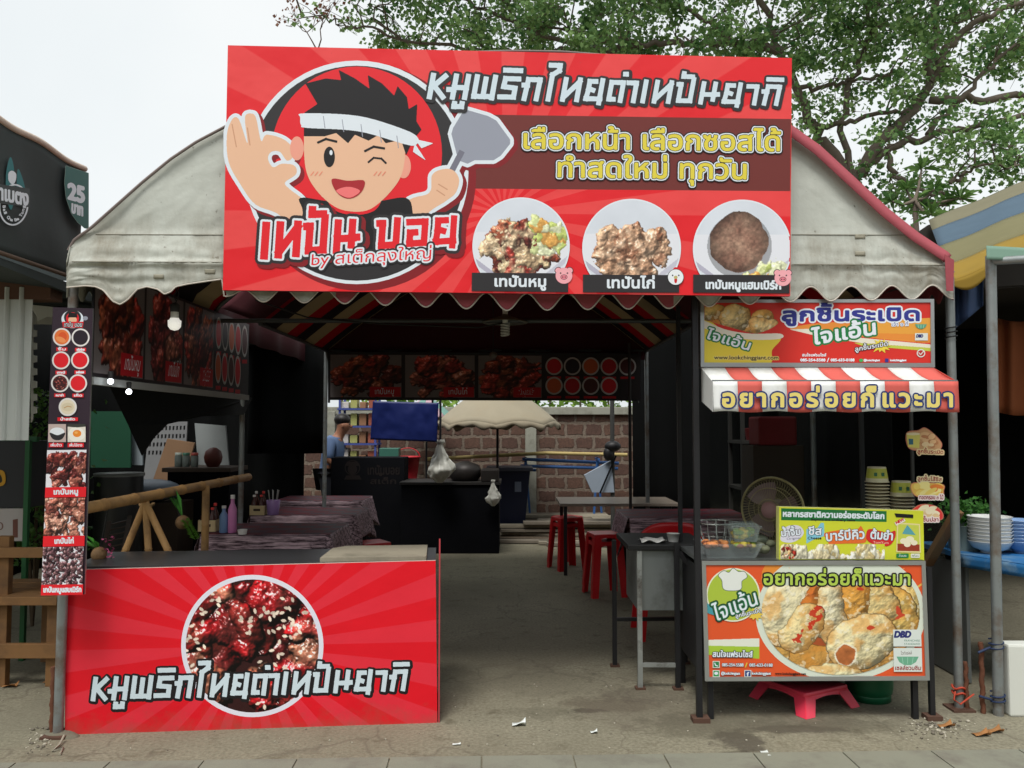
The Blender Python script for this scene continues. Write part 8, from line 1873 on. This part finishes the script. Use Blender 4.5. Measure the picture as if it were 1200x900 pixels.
# ------------------------------------------------------------------ stalls added out of view across the street to darken the tent (mirrored faintly in the cart's glass screen)
def across():
    t = thing('unseen_stall_row', 'unseen row of market stalls added across the street to darken the tent', 'stalls', (0, -8, 0))
    wl = mat('far_stall_wall', (120, 112, 100), .85, 0, .15, 2); rf = mat('far_stall_roof', (90, 92, 94), .7, 0, .1, 2); dk = mat('far_stall_shade', (44, 42, 40), .9)
    mb = MB(); mb.box((0, -14, 2.7), (44, 3, 5.4), wl); mb.build('wall', t); mb = MB(); mb.prism([(-22.5, -9.6, 4.6), (22.5, -9.6, 4.6), (22.5, -15.6, 6.0), (-22.5, -15.6, 6.0)], (0, 0, .08), rf); mb.build('roof', t)
    cs = [(50, 80, 140), (190, 186, 176), (150, 60, 56), (60, 110, 84)]
    for k in range(9):
        x = -20 + k * 5; mb = MB(); mb.prism([(x - 2.4, -9.4, 2.9), (x + 2.4, -9.4, 2.9), (x + 2.4, -12.4, 3.8), (x - 2.4, -12.4, 3.8)], (0, 0, .02), mat('far_awning_%d' % (k % 4), cs[k % 4], .8)); mb.build('awning', t)
        mb = MB(); mb.box((x, -12.42, 1.3), (4.2, .1, 2.4), dk); mb.build('opening', t)  # solid dark box paints the shaded inside of each stall
        for s in (-1, 1): mb = MB(); mb.tube([(x + s * 2.35, -9.45, 0), (x + s * 2.35, -9.45, 2.9)], .03, steel, 8); mb.build('post', t)
across()

# ------------------------------------------------------------------ trees
def trees():
    bark = mat('bark', (108, 97, 86), .9, 0, .25, 8, .4, 20); rg = random.Random(21)
    lm = leaf_mat('tree_leaf', (70, 116, 66), (154, 186, 116)); D = 13.5
    t = thing('tree', 'big spreading green tree rising behind the white tent', 'tree', (P(1000, 400, D).x, D, 0))
    limbs = []
    def limb(pts, r0, r1, dz=0):
        n = len(pts); P3 = [P(x, y, D + dz + d) for (x, y, *e) in pts for d in [e[0] if e else 0]]
        out = []                                          # resample with a slight wander
        for i in range(n - 1):
            for k in range(6):
                f = k / 6; p = P3[i] + (P3[i+1] - P3[i]) * f; p += Vector((rg.gauss(0, .03), rg.gauss(0, .03), rg.gauss(0, .03))) * (1 if k else .3); out.append(p)
        out.append(P3[-1]); m = len(out); rs = [r0 + (r1 - r0) * i / (m - 1) for i in range(m)]
        mb.tube(out, rs, bark, 9); limbs.extend(zip(out, rs)); return out
    mb = MB(); c = P(1000, 215, D); mb.tube([(c.x - .1, D, 0), (c.x - .15, D, 2.5), (c.x - .05, D, 4.5), tuple(c)], [.30, .24, .18, .12], bark, 14)
    limb([(1000, 215), (1027, 173), (1060, 140), (1090, 100), (1092, 60), (1100, -60)], .11, .05)
    limb([(1000, 215), (1018, 190), (1048, 172), (1095, 157), (1150, 146), (1240, 130)], .075, .04)
    limb([(1090, 117), (1140, 118), (1200, 113), (1260, 90)], .07, .05); limb([(1090, 97), (1110, 55), (1140, 28), (1210, -2)], .07, .04)
    limb([(1000, 215), (965, 165), (945, 135), (928, 90), (915, 60), (890, 0), (860, -80)], .09, .045); limb([(948, 150), (990, 145), (1030, 132), (1075, 128)], .05, .03)
    limb([(935, 105), (970, 100), (1000, 95), (1060, 85)], .045, .02); limb([(915, 60), (860, 50), (800, 52), (750, 52), (667, 37)], .08, .03)
    limb([(750, 52), (700, 60), (654, 46), (567, 12), (520, -10)], .06, .02, .5); limb([(700, 58), (620, 62), (567, 58), (454, 42), (400, 24)], .05, .015, .6)
    limb([(860, 50), (820, 20), (760, -10), (700, -60)], .05, .02); limb([(1040, 180), (1047, 207), (1080, 222), (1140, 236)], .05, .02, -.5)
    limb([(1113, 215), (1130, 203), (1153, 192), (1210, 193)], .035, .015, -.5); limb([(1088, 158), (1130, 110), (1180, 60), (1240, 30)], .05, .02)
    limb([(1000, 215), (985, 140), (1000, 90), (1020, 40), (1010, -40)], .06, .03); limb([(640, 40), (600, 20), (585, -20)], .03, .015, .5); limb([(470, 44), (440, 25), (430, -10)], .025, .01, .6); limb([(400, 24), (365, 20), (335, 30)], .015, .006, .6)
    lo = [l[0] for l in limbs]; LP = np.array([tuple(p) for p in lo])
    crown = MB(); twig = mb
    def clump(x, y, dd, rad, n, L=(.065, .115)):
        n = int(n * (1.75 if L[1] < .2 else 1))
        c = P(x, y, D + dd); i = int(np.argmin(((LP - np.array(c)) ** 2).sum(1))); a = Vector(LP[i]); mid = (a + c) / 2 + Vector((rg.gauss(0, .1), rg.gauss(0, .1), rg.gauss(.05, .1)))
        twig.tube([a, (a*2 + mid) / 3 + Vector((0, 0, .02)), mid, (mid + c) / 2, c], [.018, .015, .011, .008, .005], bark, 5, False)
        for _ in range(3):
            e = c + Vector((rg.gauss(0, .5), rg.gauss(0, .5), rg.gauss(-.1, .4))) * rad * 1.3; twig.tube([mid, (mid + e) / 2 + Vector((0, 0, .03)), e], [.008, .006, .003], bark, 4, False)
        for _ in range(n):
            v = Vector((rg.gauss(0, .5), rg.gauss(0, .5), rg.gauss(-.08, .36))) * rad; add_leaf(crown, c + v, rg.uniform(*L), rg, lm)
    def want(x, y):
        if x < 400: return .16 if y < 40 else .05
        if x < 480: return .62 if y < 48 else .2
        if x < 700: return .7 if y < 58 else .3
        if x < 900: return 1.0 if y < 70 else .5
        if y < 60: return .95
        if y < 95: return .62
        if y < 130: return .36
        if y < 175: return .2
        return .1
    for _ in range(960):
        x, y = rg.uniform(330, 1260), rg.uniform(-150, 235)
        if x < 925 and y > 72: continue
        if 925 <= x and y > 90 + (x - 925) * .75 + 60: continue
        if rg.random() > want(x, y): continue
        if y > -20 or rg.random() < .4: clump(x, y, rg.uniform(-1.2, 2.2), rg.uniform(.2, .44), rg.randrange(40, 75) if x > 420 else 14)
    for _ in range(300): clump(rg.uniform(250, 1150), rg.uniform(-620, -190), rg.uniform(-3.2, 0), rg.uniform(.5, .9), 46, (.16, .26))   # unseen crown clumps added above the view to shade the yard
    for (x, y) in ((1110, 165), (1180, 165), (1165, 130), (1105, 235), (1080, 240), (1060, 225), (1180, 195), (1170, 197), (1125, 200), (1190, 205), (1040, 218), (1020, 198), (950, 150), (965, 128), (1112, 175), (1172, 150)): clump(x, y, -.3, .42, 60)
    mb.build('trunk', t); crown.build('crown', t)
    # smaller large-leaved tree behind the right slope
    t = thing('small_tree', 'small tree with long finger leaves behind the right tent slope', 'tree', (P(1075, 300, 10.5).x, 10.5, 0)); D2 = 10.5; l2 = leaf_mat('long_leaf', (58, 96, 46), (106, 140, 70))
    mb = MB(); c = P(1072, 235, D2); mb.tube([(c.x, D2, 0), (c.x + .05, D2, 2.5), tuple(c)], [.09, .06, .03], bark, 9); crown = MB()
    for (x, y) in ((1080, 198), (1062, 222), (1095, 222), (1078, 240), (1110, 240), (1045, 236), (1125, 232), (1092, 252)):
        c2 = P(x, y, D2 + rg.uniform(-.3, .3)); mb.tube([c, (c + c2) / 2 + Vector((0, 0, -.05)), c2], [.03, .02, .012], bark, 6)
        for k in range(22):
            a = rg.uniform(0, 6.28); el = rg.uniform(-.2, 1.2); d = Vector((math.cos(a) * math.cos(el), math.sin(a) * math.cos(el), math.sin(el))); L = rg.uniform(.16, .3); u = d.cross(Vector((rg.gauss(0, 1), rg.gauss(0, 1), .5))).normalized() * .028
            crown.add([c2, c2 + d * L * .5 - u, c2 + d * L + Vector((0, 0, -.05)), c2 + d * L * .5 + u], [(0, 1, 2, 3)], l2)
    mb.build('trunk', t); crown.build('crown', t)
    # greenery beyond the block wall
    t = thing('hedge', 'yellowish green hedge showing above the block wall at the back', 'hedge', (1, 14.2, 0)); l3 = leaf_mat('hedge_far', (84, 130, 44), (150, 180, 80)); mb = MB()
    for _ in range(3800): add_leaf(mb, (rg.uniform(-3, 4), 14.2 + rg.gauss(0, .35), rg.uniform(.6, 2.6) ), rg.uniform(.08, .15), rg, l3)
    mb.build('foliage', t); mb = MB()
    for k in range(12): mb.tube([(-3 + k * .6, 14.2, 0), (-3 + k * .6 + rg.gauss(0, .1), 14.2, 2.2)], .02, bark, 6)
    mb.build('stems', t)
    # dry twigs over the left end of the sign
    t = thing('bare_tree', 'sparse bare twiggy tree with few rusty leaves behind the left of the sign', 'tree', (P(365, 100, 15).x, 15, 0)); tb = mat('twig_bark', (112, 92, 84), .9); mb = MB(); c = P(372, 60, 15); mb.tube([(c.x, 15, 0), tuple(c)], [.1, .04], tb, 8); cr = MB(); l4 = leaf_mat('rusty_leaf', (130, 80, 60), (150, 110, 90))
    def grow(p, d, L, r, n):
        e = p + d * L; mb.tube([p, (p + e) / 2 + Vector((rg.gauss(0, .03), 0, rg.gauss(0, .03))), e], [r, r * .8, r * .6], tb, 5, False)
        if n == 0:
            for _ in range(3): add_leaf(cr, e + Vector((rg.gauss(0, .08), rg.gauss(0, .08), rg.gauss(0, .08))), rg.uniform(.05, .1), rg, l4)
            return
        for _ in range(rg.choice((2, 3, 3))): grow(e, (d + Vector((rg.gauss(0, .5), rg.gauss(0, .3), rg.gauss(.05, .35)))).normalized(), L * rg.uniform(.6, .85), r * .6, n - 1)
    for dx in (-.5, .1): grow(c, Vector((dx, 0, .9)).normalized(), .42, .016, 3)
    mb.build('trunk', t); cr.build('crown', t)
trees()

# ------------------------------------------------------------------ litter on the ground
def litter():
    wt = mat('litter_white', (214, 220, 216), .5); rg = random.Random(4); br = mat('dry_leaf', (150, 104, 60), .8, 0, .2, 20)
    def scrap(lb, x, y, sx, sy, m, lift=.02, nm='paper_scrap', cat='litter'):
        p = G(x, y); mb = MB(); mb.grid(lambda u, v: p + Vector(((u-.5)*sx, (v-.5)*sy, .004 + lift * (math.sin(u*3+v*4) * .5 + .5) * (u*u + .2))), 6, 6, m); tag(mb.build(nm, None, .001), lb, cat, 'litter on the ground')
    scrap('white curled plastic scrap on the ground right of the red counter', 608, 850, .07, .05, wt, .03)
    scrap('small white paper square on the pavement slabs', 897, 884, .035, .06, wt, .006)
    scrap('tiny white scrap on the concrete left of the oil stain', 696, 859, .035, .03, wt, .015); scrap('pale scrap at the bottom beside the pavement edge', 535, 873, .04, .02, wt, .005)
    for (x, y, lb) in ((1165, 858, 'dry brown leaf at the right edge of the ground'), (1150, 862, 'curled dry leaf left of another leaf at the right edge'), (1108, 852, 'dry leaf lying in the grit before the right tent post'), (12, 805, 'dry orange leaf on the ground beneath the wooden bench'), (60, 800, 'dry leaf on the ground beside the left tent post')): scrap(lb, x, y, .08, .05, br, .03, 'dry_leaf', 'leaf')
    st = [mat('grit_pale', (170, 164, 148), .9, 0, .2, 30, .3, 40), mat('grit_dark', (110, 104, 92), .9, 0, .2, 30, .3, 40)]
    mb = MB()
    for _ in range(420):
        k = rg.random()
        if k < .4: x, y = rg.gauss(1095, 20), rg.gauss(853, 6)
        elif k < .6: x, y = rg.gauss(48, 10), rg.gauss(868, 7)
        else: x, y = rg.uniform(0, 1200), rg.uniform(800, 880)
        p = G(x, y); r = rg.uniform(.002, .006) * (1.9 if k < .6 and rg.random() < .25 else 1); mb.sphere((p.x, p.y, r * .5), r, st[rg.randrange(2)], 6, 4, (1, rg.uniform(.6, 1), .7))
    tag(mb.build('grit'), 'loose grit and small stones scattered on the concrete', 'grit', None, 'stuff')
    mb = MB(); p = G(62, 866); cc = mat('cement_lump', (104, 100, 86), .95, 0, .15, 10, .6, 30)
    mb.sphere((p.x, p.y + .06, -.01), .085, cc, 20, 10, (1.1, .8, .42)); mb.sphere((p.x + .07, p.y + .03, -.01), .05, cc, 16, 8, (1, .8, .5)); tag(mb.build('cement_lump'), 'rough cement lump around the foot of the left tent post', 'cement')
    mb = MB(); mb.tube([G(75, 862, .03), G(70, 872, .012), G(62, 880, .008), G(74, 876, .006), G(70, 884, .006)], .006, mat('grey_string', (150, 144, 128), .8), 5); tag(mb.build('string'), 'loose grey string by the foot of the left post', 'string')
litter()
bpy.data.objects.remove(_to); bpy.data.curves.remove(_tc)
